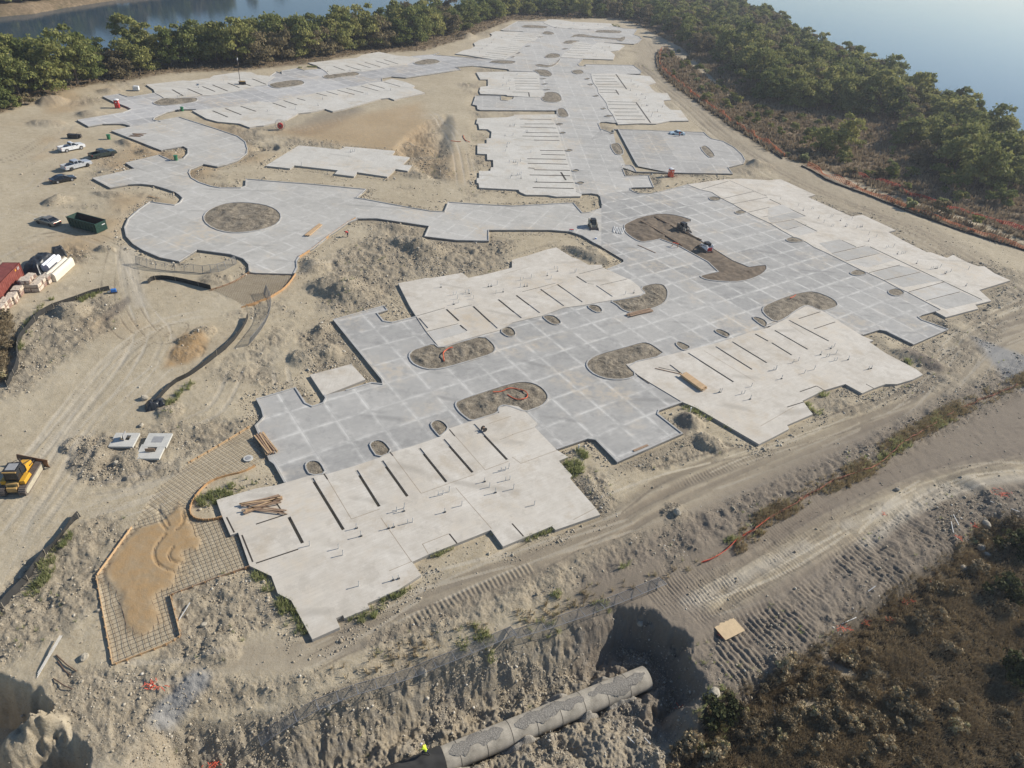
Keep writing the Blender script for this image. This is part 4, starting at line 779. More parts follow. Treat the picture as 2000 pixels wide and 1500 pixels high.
def soil_fill(name, P, z, amp, mat, parent, off_, cell=.35, edge_drop=.12):
    bm = bmesh.new(); tr = tri([P]); vs = [bm.verts.new((p[0], p[1], z)) for p in P]
    for f in tr:
        try: bm.faces.new([vs[i] for i in f])
        except ValueError: pass
    L = max(max(p[0] for p in P)-min(p[0] for p in P), max(p[1] for p in P)-min(p[1] for p in P))
    for it in range(9):
        el = [e for e in bm.edges if e.calc_length() > cell]
        if not el or len(bm.verts) > 14000: break
        bmesh.ops.subdivide_edges(bm, edges=el, cuts=1); bmesh.ops.triangulate(bm, faces=bm.faces[:])
        bmesh.ops.beautify_fill(bm, faces=bm.faces[:], edges=bm.edges[:]) if it < 6 else None
    co = np.array([v.co[:2] for v in bm.verts]); x, y = co[:, 0]+off_[0], co[:, 1]+off_[1]
    d, _ = seg_dist(co[:, 0], co[:, 1], P, True, 2.5); kk = sst(0, 1.3, d)
    h = (fbm(x, y, 2.2, 4, 51, .6)-.42)*amp*2+(fbm(x, y, .5, 2, 55)-.5)*.22
    for v, a, b2 in zip(bm.verts, h, kk): v.co.z = max(z-edge_drop*(1-b2)+a*b2, RZ+.05)
    me_ = bpy.data.meshes.new(name); bm.to_mesh(me_); bm.free(); me_.materials.append(mat); me_.polygons.foreach_set('use_smooth', [True]*len(me_.polygons))
    o = bpy.data.objects.new(name, me_); COL.objects.link(o); o.parent = parent; return o
for (s, lab, typ), P in zip(ISLANDS, ISLP):
    cx, cy = sum(p[0] for p in P)/len(P), sum(p[1] for p in P)/len(P); Q = [(p[0]-cx, p[1]-cy) for p in P]
    root = thing('planter_island', lab, 'planter island', (cx, cy, 0), 0, 'unplanted kerbed islands in the streets')
    zt = CZ if typ else SZ+.05
    cw = .2 if typ else .13
    inn = offset(Q, cw); mb = MB(); n = len(Q)
    vs = [(p[0], p[1], RZ-.1) for p in Q]+[(p[0], p[1], zt) for p in Q]+[(p[0], p[1], zt) for p in inn]+[(p[0], p[1], RZ-.1) for p in inn]
    mb.add(vs, [(a*n+i, a*n+(i+1) % n, (a+1)*n+(i+1) % n, (a+1)*n+i) for a in range(3) for i in range(n)]); mb.build('kerb', M['curb'], root)
    far = math.hypot(cx, cy)
    soil_fill('soil', inn, zt-.02, {0: .16, 1: .4, 2: .42, 3: .3}[typ], M['soildark' if typ == 3 else 'soil'], root, (cx, cy), .3 if far < 120 else .6 if far < 220 else 1.2)
# ------------------------------------------------------------------ loose rock (one uncountable mass)
def fast_mesh(name, V, Fq, mats, matidx=None, smooth=False, kind=None, attrs=None):
    me_ = bpy.data.meshes.new(name); V = np.asarray(V, np.float32); Fq = np.asarray(Fq, np.int32); k = Fq.shape[1]; nf_ = len(Fq)
    me_.vertices.add(len(V)); me_.vertices.foreach_set('co', V.ravel()); me_.loops.add(nf_*k); me_.loops.foreach_set('vertex_index', Fq.ravel()); me_.polygons.add(nf_)
    me_.polygons.foreach_set('loop_start', np.arange(0, nf_*k, k, dtype=np.int32)); me_.polygons.foreach_set('loop_total', np.full(nf_, k, np.int32))
    if smooth: me_.polygons.foreach_set('use_smooth', np.ones(nf_, bool))
    for m_ in mats: me_.materials.append(m_)
    if matidx is not None: me_.polygons.foreach_set('material_index', matidx.astype(np.int32))
    for nm_, a_ in (attrs or {}).items():
        at_ = me_.attributes.new(nm_, 'FLOAT', 'POINT'); at_.data.foreach_set('value', a_.astype(np.float32))
    me_.update(calc_edges=True); me_.validate()
    o = bpy.data.objects.new(name, me_)
    if kind != 'meshonly': COL.objects.link(o)
    if kind and kind != 'meshonly': o['kind'] = kind
    return o
area = (np.gradient(rr)*-1)[:, None]*rr[:, None]*np.gradient(az)[None, :]; area = np.abs(area).ravel()
def sample(wt, n):
    p = wt*area; p = p/p.sum(); i = RS.choice(len(p), n, p=p); return X[i]+RS.uniform(-.15, .15, n), Y[i]+RS.uniform(-.15, .15, n), Z[i], i
icov = []
PHI = (1+5**.5)/2
ico_v = np.array([(-1, PHI, 0), (1, PHI, 0), (-1, -PHI, 0), (1, -PHI, 0), (0, -1, PHI), (0, 1, PHI), (0, -1, -PHI), (0, 1, -PHI), (PHI, 0, -1), (PHI, 0, 1), (-PHI, 0, -1), (-PHI, 0, 1)])/1.9
ico_f = np.array([(0, 11, 5), (0, 5, 1), (0, 1, 7), (0, 7, 10), (0, 10, 11), (1, 5, 9), (5, 11, 4), (11, 10, 2), (10, 7, 6), (7, 1, 8), (3, 9, 4), (3, 4, 2), (3, 2, 6), (3, 6, 8), (3, 8, 9), (4, 9, 5), (2, 4, 11), (6, 2, 10), (8, 6, 7), (9, 8, 1)])
def rocks(n, wt, smin, smax, name, mat):
    x, y, z, _ = sample(wt, n); s = smin*np.exp(RS.exponential(.34, n)); s = np.minimum(s, smax)*(1+np.hypot(x, y)/220)
    v = ico_v[None]*(1+RS.uniform(-.3, .3, (n, 12, 1))); v = v*RS.uniform(.6, 1.15, (n, 1, 3)); a = RS.uniform(0, 6.28, n); ca, sa = np.cos(a)[:, None], np.sin(a)[:, None]
    vx = v[:, :, 0]*ca-v[:, :, 1]*sa; vy = v[:, :, 0]*sa+v[:, :, 1]*ca; V = np.stack([vx*s[:, None]+x[:, None], vy*s[:, None]+y[:, None], v[:, :, 2]*s[:, None]*.8+z[:, None]+.15*s[:, None]], 2).reshape(-1, 3)
    Fq = (ico_f[None]+(np.arange(n)*12)[:, None, None]).reshape(-1, 3)
    return fast_mesh(name, V, Fq, [mat], kind='stuff', attrs={'tone': np.repeat(RS.uniform(0, 1, n), 12)})
def rock_mat():
    m, t, b = new_mat('loose_rock'); a = N(t, 'Attribute', attribute_name='tone').outputs['Fac']; g = N(t, 'NewGeometry').outputs['Position']
    c = ramp(t, a, [(0, (.28, .23, .165)), (.5, (.38, .325, .24)), (.9, (.46, .41, .32)), (1, (.62, .58, .5))]); c = mix(t, mr(t, noise(t, g, 6, 3), .4, .7, 0, .4), c, (.25, .22, .17))
    t.links.new(c, b.inputs['Base Color']); b.inputs['Roughness'].default_value = .95; return m
M['looserock'] = rock_mat()
vis = (np.hypot(X, Y) < 190) & (np.abs(np.arctan2(X, Y)) < R(64)) & (dmin > .25) & (rebm < .5) & (veg < .5) & (brush < .6)
lum = sst(.42, .62, fbm(X, Y, 3.2, 3, 77))
wt = vis*(np.clip(rough, 0, 1.2)**1.6*(.15+lum)+.012)/(1+np.hypot(X, Y)/90)
rocks(46000, wt, .036, .13, 'loose_rubble', M['looserock'])
wt2 = vis*(dmin < 2.2)*(dmin > .35)*(.2+lum)/(1+np.hypot(X, Y)/120)
rocks(12000, wt2, .04, .2, 'slab_edge_gravel', M['looserock'])
bx_ = (brush > .1) & (brush < .9) & vis if False else (pit > 1) & (np.abs(np.arctan2(X, Y)) < R(60))
rocks(6000, bx_*(.1+lum), .035, .2, 'pit_rubble', M['looserock'])

# ------------------------------------------------------------------ plants
def leaf_mat(name, stops, trans=.35, scale=.5):
    m, t, b = new_mat(name); g = N(t, 'NewGeometry').outputs['Position']; oi = N(t, 'ObjectInfo').outputs['Random']
    a = N(t, 'Attribute', attribute_name='tone').outputs['Fac']
    f = mth(t, 'ADD', mth(t, 'MULTIPLY', a, .45), mth(t, 'ADD', mth(t, 'MULTIPLY', oi, .4), mth(t, 'MULTIPLY', mr(t, noise(t, g, scale, 3), .3, .7), .25)))
    c = ramp(t, f, stops); t.links.new(c, b.inputs['Base Color']); b.inputs['Roughness'].default_value = .8; b.inputs['Specular IOR Level'].default_value = .15
    tr_ = N(t, 'BsdfTranslucent'); t.links.new(c, tr_.inputs[0]); ms = N(t, 'MixShader'); ms.inputs[0].default_value = trans
    t.links.new(b.outputs[0], ms.inputs[1]); t.links.new(tr_.outputs[0], ms.inputs[2]); t.links.new(ms.outputs[0], t.nodes['Material Output'].inputs[0]); return m
M['leaf'] = leaf_mat('olive_foliage', [(.05, (.085, .11, .04)), (.35, (.17, .195, .065)), (.65, (.27, .27, .09)), (1, (.42, .38, .14))])
M['leafbrown'] = leaf_mat('brownish_foliage', [(.1, (.12, .1, .055)), (.5, (.2, .165, .09)), (1, (.27, .22, .12))])
M['leafgreen'] = leaf_mat('fresh_foliage', [(.1, (.07, .095, .03)), (.5, (.145, .17, .05)), (1, (.25, .26, .08))])
M['twig'] = leaf_mat('grey_twigs', [(.1, (.1, .09, .075)), (1, (.2, .18, .15))], 0)
M['bark'] = simple('bark', (.12, .095, .07), .9)
M['drygrass'] = leaf_mat('dry_grass', [(.1, (.15, .11, .065)), (.5, (.27, .2, .125)), (1, (.4, .32, .21))], .2)
M['brushleaf'] = leaf_mat('dark_brush', [(.1, (.12, .1, .06)), (.45, (.28, .22, .135)), (.8, (.5, .4, .25)), (1, (.34, .34, .16))], .15, .35)
M['scrub'] = leaf_mat('dead_scrub_leaves', [(.1, (.1, .08, .05)), (.5, (.2, .155, .095)), (1, (.32, .26, .16))], .15)
M['darkleaf'] = leaf_mat('dark_foliage', [(.1, (.035, .042, .018)), (.5, (.07, .078, .032)), (1, (.13, .125, .055))], .2)
M['weed'] = leaf_mat('green_weeds', [(.1, (.2, .24, .1)), (.6, (.32, .34, .15)), (1, (.5, .46, .28))], .5)
def quads(c, nrm_, size, rs):
    n = len(c); a = rs.normal(size=(n, 3)); t1 = np.cross(nrm_, a); t1 /= np.linalg.norm(t1, axis=1)[:, None]+1e-9; t2 = np.cross(nrm_, t1)
    s = size[:, None]; p = [c-t1*s-t2*s*.7, c+t1*s-t2*s*.6, c+t1*s*.8+t2*s*.7, c-t1*s*.7+t2*s*.8]
    V = np.stack(p, 1).reshape(-1, 3); return V, np.arange(n*4).reshape(-1, 4)
def crown(seed, rad, h, base, nl, nq, ls, mat, bare=False):
    rs = np.random.RandomState(seed); Vs = []; tone = []
    th = rs.uniform(0, 6.28, nl); q = np.sqrt(rs.uniform(0, 1, nl)); zz = rs.uniform(0, 1, nl); zz[0] = .8; q[0] = 0
    env = np.sqrt(np.clip(1-(zz*1.0-.32)**2/.62, .08, 1)); cx = np.cos(th)*q*rad*.8*env; cy = np.sin(th)*q*rad*.8*env; cz = base+zz*(h-base)*.88*rs.uniform(.85, 1.12, nl)
    lr = rad*rs.uniform(.16, .42, nl)
    for i in range(nl):
        d = rs.normal(size=(nq, 3)); d /= np.linalg.norm(d, axis=1)[:, None]; d[:, 2] = np.abs(d[:, 2])*.9-.25*rs.uniform(0, 1, nq)
        r_ = lr[i]*(rs.uniform(.4, 1.1, nq)+(rs.uniform(0, 1, nq) < .12)*rs.uniform(0, .5, nq))[:, None]; c = np.array([cx[i], cy[i], cz[i]])+d*r_*np.array([1, 1, .82])
        nn = d+rs.normal(size=(nq, 3))*.75; nn /= np.linalg.norm(nn, axis=1)[:, None]
        V, _ = quads(c, nn, ls*rs.uniform(.5, 1.25, nq), rs); Vs.append(V); tone.append(np.repeat(np.clip(rs.uniform(0, .6, nq)+rs.uniform(0, .4), 0, 1), 4))
    V = np.concatenate(Vs); V[:, 2] = np.maximum(V[:, 2], .15); tone = np.concatenate(tone)
    o = fast_mesh('crown', V, np.arange(len(V)).reshape(-1, 4), [mat], kind='meshonly', attrs={'tone': tone}); return o.data, (cx, cy, cz)
def trunk(h, r, lobes, seed):
    rs = random.Random(seed); mb = MB(); cx, cy, cz = lobes; top = (rs.uniform(-.3, .3), rs.uniform(-.3, .3), h*.55)
    mb.tube([(0, 0, -.6), (top[0]*.4, top[1]*.4, h*.25), top], r, 6, r2=r*.5)
    for i in range(min(7, len(cx))): mb.tube([(top[0]*.5, top[1]*.5, h*.22+.05*i), (cx[i]*.5, cy[i]*.5, cz[i]*.7), (cx[i], cy[i], cz[i])], r*.4, 4, r2=r*.12)
    o = mb.build('trunk', M['bark']); COL.objects.unlink(o); return o.data
def shrub_twigs(seed, rad, h):
    rs = random.Random(seed); mb = MB()
    for i in range(46):
        a = rs.uniform(0, 6.28); q = rs.uniform(.2, 1)*rad; zt = h*rs.uniform(.5, 1); p1 = (math.cos(a)*q*.5, math.sin(a)*q*.5, zt*.6); p2 = (math.cos(a+.3)*q, math.sin(a+.3)*q, zt)
        mb.tube([(0, 0, -.2), p1, p2], .035, 3, r2=.015, cap=False)
        for k_ in range(3): mb.tube([p1, (p1[0]+rs.uniform(-.8, .8), p1[1]+rs.uniform(-.8, .8), p1[2]+rs.uniform(.3, 1.2))], .02, 3, cap=False)
    return mb
KINDS = []
for i in range(9):
    rs = random.Random(i+5); rad = [3.6, 4.3, 3.1, 4.0, 4.8, 3.4, 2.8, 3.9, 4.4][i]; h = [7.2, 8.4, 8.8, 6.4, 8.8, 6.0, 9.6, 7.2, 7.8][i]
    mt = M['leafbrown'] if i in (3, 7) else M['leafgreen'] if i in (2, 5) else M['leaf']
    me_, lb = crown(100+i, rad, h, h*[.1, .12, .15, .08, .12, .08, .16, .1, .1][i], 22+i % 3*4, 130, .24, mt); KINDS.append((me_, trunk(h, .2, lb, i), rad, h))
SHR = []
for i in range(5):
    rad = [1.3, 1.7, 1.1, 2.1, 1.5][i]; h = [1.6, 2.2, 1.5, 2.6, 2.9][i]
    me_, lb = crown(200+i, rad, h, .25, 9, 75, .2, [M['leaf'], M['leafbrown'], M['weed'], M['leaf'], M['leafgreen']][i]); SHR.append((me_, trunk(h, .07, lb, 20+i), rad, h))
me_, lb = crown(260, 1.7, 2.0, .2, 16, 110, .13, M['darkleaf']); DK = (me_, trunk(2.0, .07, lb, 31), 1.7, 2.0)
_tw = shrub_twigs(3, 2.4, 4.2).build('crown', M['twig']); COL.objects.unlink(_tw)
def plant(name, k, p, sc, label, cat, group, zs=1.):
    x, y = p; root = thing(name, label, cat, (x, y, hz(x, y)), RS.uniform(0, 6.28), group); root.scale = (sc, sc, sc*zs)
    for nm, me_ in (('crown', k[0]), ('trunk', k[1])):
        if me_ is None: continue
        o = bpy.data.objects.new(nm, me_); COL.objects.link(o); o.parent = root
    return root
def scatter(poly, sp, n_try, extra=None, got=None):
    P = np.array(poly); got = got if got is not None else []; out = []; lo, hi = P.min(0), P.max(0); pts = RS.uniform(lo, hi, (n_try, 2)); ok = inside(pts[:, 0], pts[:, 1], poly)
    grid = {}
    for g_ in got: grid.setdefault((int(g_[0]//sp), int(g_[1]//sp)), []).append(g_)
    for x, y in pts[ok]:
        if extra and not extra(x, y): continue
        gx, gy = int(x//sp), int(y//sp)
        if any((x-a[0])**2+(y-a[1])**2 < sp*sp for i in (-1, 0, 1) for j in (-1, 0, 1) for a in grid.get((gx+i, gy+j), ())): continue
        grid.setdefault((gx, gy), []).append((x, y)); out.append((x, y))
    return out
HERO = [  # px base, kind, scale, label
 ((262, 130), 6, 1.95, 'tallest tree standing alone above the left lakeside row'), ((62, 165), 2, 1.15, 'yellow-green tree rising over the far left lakeside row'), ((205, 138), 4, 1.1, 'broad tree with rounded top left of the tall lone tree'),
 ((395, 120), 1, 1.05, 'round-topped tree right of the tall lone lakeside tree'), ((470, 110), 4, 1.1, 'wide dark tree over the lakeside row above the light tower'), ((505, 92), 6, 1.1, 'tall narrow tree above the lakeside row near the light tower'), ((645, 88), 4, 1.25, 'large dark tree at the left end of the dense central bank wood'),
 ((1640, 128), 6, 1.35, 'tall spreading tree on the right shoreline skyline'), ((1738, 168), 1, 1.4, 'round dark tree on the right shoreline skyline'), ((1862, 222), 2, 1.25, 'slender tree at the shoreline notch on the far right'),
 ((1640, 300), 4, 1.25, 'broad olive shrub-tree standing forward in the dry field'), ((1600, 298), 1, 1.0, 'rounded olive tree left in the clump that stands forward in the dry field'), ((1800, 325), 3, 1.2, 'brownish rounded tree at the near edge of the right wood'), ((1880, 340), 5, 1.35, 'yellow-green tree at the near edge of the right wood'), ((1735, 350), 5, .7, 'small multi-stemmed tree beside the red netting')]
taken = []
for p, k, sc, lab in HERO:
    x, y, _ = on(p); taken.append((x, y)); plant('tree', KINDS[k], (x, y), sc, lab, 'tree', None)
def az_ok(x, y): return abs(math.atan2(x, y)) < R(62)
def landv(x, y, m):
    return pin(x, y, LAND)
ZL = G("@F -420,290 -300,262 0,216 60,193 180,160 240,152 330,134 480,128 600,116 700,98 830,88 880,66 940,45 1000,32 1060,30 1060,2 980,18 900,34 800,50 700,72 600,85 500,95 400,105 300,120 200,137 100,155 0,165 -300,250 -420,270")
ZC = G("@F 1060,30 1200,36 1250,44 1320,76 1400,84 1480,104 1550,110 1600,104 1500,44 1400,2 1200,-8 1060,4")
ZR = G("@F 1320,76 1345,104 1400,110 1430,150 1475,165 1490,200 1530,212 1600,218 1650,226 1740,240 1760,290 1850,315 1860,365 1930,385 2000,360 2140,420 2140,350 2000,294 1900,247 1800,205 1700,154 1600,104 1500,104 1400,84")
tl = scatter(ZL, 5.0, 9000, lambda x, y: az_ok(x, y) and pin(x, y, LAND), list(taken)); tc = scatter(ZC, 6.2, 14000, lambda x, y: pin(x, y, LAND), list(taken)+tl); trr = scatter(ZR, 6.3, 16000, lambda x, y: az_ok(x, y) and pin(x, y, LAND), list(taken)+tl+tc)
allt = [(p, 'L') for p in tl]+[(p, 'C') for p in tc]+[(p, 'R') for p in trr]
allt.sort(key=lambda q: math.hypot(*q[0])); near = allt[:285]; farr = allt[285:]
print('TREES', len(tl), len(tc), len(trr))
ZN = {'L': ('lakeside row on the left', 'trees along the left shore'), 'C': ('wood beyond the far end of the streets', 'trees in the far wood'), 'R': ('wood on the right shore', 'trees in the right wood')}
LOOK = ['olive rounded tree', 'broad dark olive tree', 'fresh green upright tree', 'brownish rounded tree', 'wide dark green tree', 'yellow-green bushy tree', 'tall narrow olive tree', 'thin brownish tree', 'large olive tree']
for p, z in near:
    k = random.choice([0, 1, 2, 3, 4, 5, 0, 1, 8, 7, 8, 4]); plant('tree', KINDS[k], p, random.uniform(.8, 1.35)*(1.3 if z == 'L' else 1.2 if z == 'C' else 1.28), '%s in the %s' % (LOOK[k], ZN[z][0]), 'tree', ZN[z][1]+', '+LOOK[k], random.uniform(.85, 1.15))
def mass(lst, name, kinds=KINDS, zf=hz, sc=(.8, 1.1), qs=1.3, keep=.55):
    Vs = []; T = []; mi = []
    for i, (x, y) in enumerate(lst):
        k = kinds[RS.randint(len(kinds))]; me_ = k[0]; n = len(me_.vertices); co = np.zeros(n*3, np.float32); me_.vertices.foreach_get('co', co); co = co.reshape(-1, 4, 3)
        tn = np.zeros(n, np.float32); me_.attributes['tone'].data.foreach_get('value', tn); tn = tn.reshape(-1, 4); s_ = RS.uniform(0, 1, len(co)) < keep; co = co[s_]; tn = tn[s_]
        ct = co.mean(1, keepdims=True); co = ct+(co-ct)*qs; a = RS.uniform(0, 6.28); s = RS.uniform(*sc); q = co*s; xx = q[:, :, 0]*math.cos(a)-q[:, :, 1]*math.sin(a)+x; yy = q[:, :, 0]*math.sin(a)+q[:, :, 1]*math.cos(a)+y
        Vs.append(np.stack([xx, yy, q[:, :, 2]+zf(x, y)], 2).reshape(-1, 3)); T.append(np.clip(tn*.6+RS.uniform(0, .5), 0, 1).ravel()); mi.append(np.full(len(co), RS.randint(3)))
    V = np.concatenate(Vs); return fast_mesh(name, V, np.arange(len(V)).reshape(-1, 4), [M['leaf'], M['leafbrown'], M['leafgreen']], np.concatenate(mi), kind='stuff', attrs={'tone': np.concatenate(T)})
if farr: mass([p for p, _ in farr], 'far_woodland', sc=(.95, 1.4))
fb = scatter(FAR, 7, 2500, lambda x, y: math.atan2(x, y) > R(-50) and math.hypot(x, y) < 900 and not pin(x, y, G("@F -600,140 -40,36 60,27 130,15 240,-6 200,-16 100,0 -30,10 -600,80", -5)))
_s = smooth_loop(G('@F -500,85 -200,45 0,19 60,13 120,4 200,-8 330,-22 420,-30', -5), False, 3); fs = [(a+RS.uniform(-3, 3), b+RS.uniform(3, 14)) for a, b in _s for _ in range(2)]; print('FAR', len(fb), len(fs)); mass(fb[:260]+fs, 'far_bank_woodland', sc=(1.2, 1.8))
# shrubs in the dry field
SH = [((1298, 115), 0, 1.3), ((1312, 107), 2, 1.2), ((1340, 130), 3, 1.1), ((1365, 138), 0, 1.6), ((1325, 103), 2, 1), ((1395, 125), 4, 1.5), ((1420, 140), 3, 1.2), ((1385, 180), 1, 1.4), ((1370, 178), 2, 1), ((1400, 176), 0, 1.1), ((1415, 208), 3, 1.1), ((1422, 215), 0, 1.2), ((1475, 245), 4, 1.35),
      ((1455, 180), 1, 1.2), ((1470, 190), 0, 1.4), ((1530, 240), 2, 1.1), ((1522, 236), 1, 1.), ((1545, 262), 1, .8), ((1570, 315), 2, 1.4), ((1740, 352), 1, 1.), ((1715, 350), 1, 1.3), ((1690, 345), 3, .7), ((1860, 360), 1, 1.3), ((1840, 360), 3, 1.1), ((1775, 408), 2, 1.6), ((1835, 418), 1, 1.5), ((1905, 440), 0, 1.4), ((1930, 395), 0, 1.7), ((1960, 400), 3, 1.6), ((1655, 342), 1, .9),
      ((1490, 215), 0, 1.1), ((1500, 230), 3, 1.), ((1447, 165), 0, 1.3), ((1350, 118), 1, 1.2), ((12, 215), 0, 1.4), ((30, 210), 3, 1.2), ((50, 205), 1, 1.3)]
SHL = ['small olive bush', 'dry brown bush', 'low green bush', 'wide olive bush', 'upright yellow-green bush']
for i, (p, k, sc) in enumerate(SH):
    x, y, _ = on(p); zone = 'left bank below the tree row' if p[0] < 100 else 'dry field near the haul road bend' if p[0] < 1430 else 'middle of the dry field' if p[0] < 1600 else 'strip along the red netting'
    plant('bush', SHR[k], (x, y), sc, '%s in the %s' % (SHL[k], zone), 'bush', 'bushes in the dry ground, %s, %s' % (SHL[k], zone))
for p, lab in (((1545, 120), 'bare grey tree among the green crowns of the right wood'), ((980, 22), 'bare grey tree on the far shoreline'), ((1815, 222), 'bare grey tree with pale twigs in the right wood')):
    x, y, _ = on(p); plant('bare_tree', (_tw.data, None), (x, y), 2.6, lab, 'tree', None)
def tufts(name, n, wt_, mat, h, w, nb, spread, dist_scale=0):
    x, y, z, _ = sample(wt_, n); k = nb; a = RS.uniform(0, 6.28, (n, k)); L_ = h*RS.uniform(.5, 1.3, (n, k))*(1+dist_scale*np.hypot(x, y)[:, None]/200); sp = RS.uniform(.15, 1, (n, k))*spread*L_/h
    bx, by = x[:, None]+np.cos(a)*sp*.25, y[:, None]+np.sin(a)*sp*.25; tx, ty = x[:, None]+np.cos(a)*sp, y[:, None]+np.sin(a)*sp; ww = w*(1+dist_scale*np.hypot(x, y)[:, None]/120)
    px_, py_ = -np.sin(a)*ww, np.cos(a)*ww; zb = np.repeat((z-.05)[:, None], k, 1)
    V = np.stack([np.stack([bx-px_, by-py_, zb], 2), np.stack([bx+px_, by+py_, zb], 2), np.stack([tx+px_*.5, ty+py_*.5, zb+L_], 2), np.stack([tx-px_*.5, ty-py_*.5, zb+L_*.9], 2)], 2).reshape(-1, 3)
    return fast_mesh(name, V, np.arange(len(V)).reshape(-1, 4), [mat], kind='stuff', attrs={'tone': np.repeat(np.clip(RS.uniform(0, 1, n)[:, None]*.6+RS.uniform(0, .4, (n, k)), 0, 1).ravel(), 4)})
azm = np.abs(np.arctan2(X, Y)) < R(64)
fl_ = np.maximum(line_mask("@F 2010,735 1960,760 1900,785 1850,806 1760,858 1690,914 1600,948 1500,1008 1440,1055", .8, .6)[0], .12*line_mask("@F 1400,1080 1290,1112 1180,1152 1000,1208 800,1264 620,1330", .5, .6)[0])
bl = sst(.4, .6, fbm(X, Y, 2.4, 3, 91))
tufts('dry_brush', 30000, azm*(brush > .2)*brush**1.2*(np.hypot(X, Y) < 150)*(.3+bl*.7)/(1+np.hypot(X, Y)/80), M['brushleaf'], .5, .022, 15, .5)
tufts('dry_field_grass', 20000, azm*(veg > .5)*(land > 2)*(np.hypot(X, Y) < 420)*(X > 0)*(.25+bl)/(1+np.hypot(X, Y)/90), M['drygrass'], .55, .07, 5, .5, .8)
tufts('bank_grass', 7000, azm*(veg > .4)*(land > 1)*(X < 60)*(np.hypot(X, Y) < 520)/(1+np.hypot(X, Y)/200), M['drygrass'], .3, .05, 6, .4, .5)
wm = np.zeros_like(X)
for s, w_ in (("@02 1600,910 1700,880 1850,820 1930,790", .9), ("@13 20,20 90,60", .8), ("@13 210,150 240,200", .9), ("@13 250,300 300,380 340,450", .7), ("@13 810,300 900,270 940,200", .9), ("@13 1020,180 1100,130", .6), ("@13 1180,90 1250,40", .5), ("@12 1370,1310 1450,1290 1530,1260", .5), ("@12 1720,1170 1830,1135", .5), ("@22 110,1190 190,1160 300,1120", .5), ("@22 1400,210 1480,230 1530,260", 1.), ("@22 1600,270 1720,350", .5),
   ("@22 480,690 520,640 420,610", .8), ("@22 540,540 560,560", .5), ("@22 880,1465 890,1440", .4), ("@31 1090,1330 1110,1340", .5), ("@32 710,375 730,380", .4), ("@32 260,150 400,220", .6), ("@32 430,90 460,60", .4), ("@23 340,140 370,150", .4), ("@23 650,220 740,200", .7), ("@23 150,370 320,350", .7), ("@22 1720,1230 1760,1200", .6), ("@22 1890,1110 1920,1090", .6), ("@32 700,640 830,580 930,510 1080,430", .7), ("@32 1300,300 1440,240", .6), ("@01 640,850 780,790 880,780", .45), ("@01 150,1240 170,1110 210,1030 300,930 400,850", .25), ("@02 1320,160 1380,100 1500,0", .35), ("@02 350,1440 480,1290 560,1200", .3), ("@03 250,140 340,40 400,-40", .35), ("@10 350,530 450,525", .8), ("@10 640,655 620,640", .6), ("@T 1590,90 1620,105", 2.), ("@13 1620,480 1720,400 1850,520", .7), ("@23 1650,900 1700,1000 1500,1150", 1.5)):
    wm = np.maximum(wm, line_mask(s, w_, .3)[0])
tufts('green_weeds', 1300, wm*(dmin > .05)/(1+np.hypot(X, Y)/300)*(.1+bl), M['weed'], .5, .028, 12, .42)
tufts('fence_line_weeds', 2400, fl_*(.1+sst(.35, .6, fbm(X, Y, 4, 3, 97)))/(1+np.hypot(X, Y)/200), M['brushleaf'], .5, .025, 9, .35)
sp_ = (rough > .25)*azm*(dmin > .4)*(veg < .4)*(brush < .3)*sst(.62, .7, fbm(X, Y, 5, 3, 95))
tufts('scattered_weeds', 500, sp_/(1+np.hypot(X, Y)/90), M['weed'], .35, .02, 9, .3)

bp_ = sample(azm*(brush > .3)*(np.hypot(X, Y) < 120)*(.15+sst(.45, .62, fbm(X, Y, 9, 3, 99)))/(1+np.hypot(X, Y)/70), 520)
_keep = (M['leaf'], M['leafbrown'], M['leafgreen']); M['leaf'], M['leafbrown'], M['leafgreen'] = M['scrub'], M['brushleaf'], M['scrub']
mass(list(zip(bp_[0], bp_[1])), 'dead_scrub', kinds=SHR, sc=(.3, .72), qs=.75, keep=.9); M['leaf'], M['leafbrown'], M['leafgreen'] = _keep
for p, k, sc, lab in (((1392, 1405), 0, 1.1, 'dark green bush at the near edge of the dead brush below the tan boulder'), ((1425, 1385), 3, .8, 'olive bush just right of the bush below the tan boulder'), ((1985, 1075), 3, 1.5, 'dark bush at the right edge above the dead brush'), ((1960, 1160), 0, 1.3, 'olive bush inside the dead brush near the right edge'), ((1990, 1330), 3, 1.5, 'dark bush low on the right edge of the dead brush')):
    x, y, _ = on(p); plant('bush', DK, (x, y), sc, lab, 'bush', None)
fz = scatter(G("@F 1310,112 1400,112 1440,160 1480,210 1560,225 1640,240 1740,260 1780,340 1960,400 1980,440 1760,380 1640,335 1560,318 1500,285 1400,215 1350,175 1300,145"), 5.5, 420, lambda x, y: True, [])
for i, p in enumerate(fz[:60]):
    k = [0, 1, 3, 2, 3, 4][i % 6]; plant('bush', SHR[k], p, random.uniform(.6, 1.35), '%s scattered over the dry field between the wood and the haul road' % SHL[k], 'bush', 'scattered bushes of the dry field, '+SHL[k])
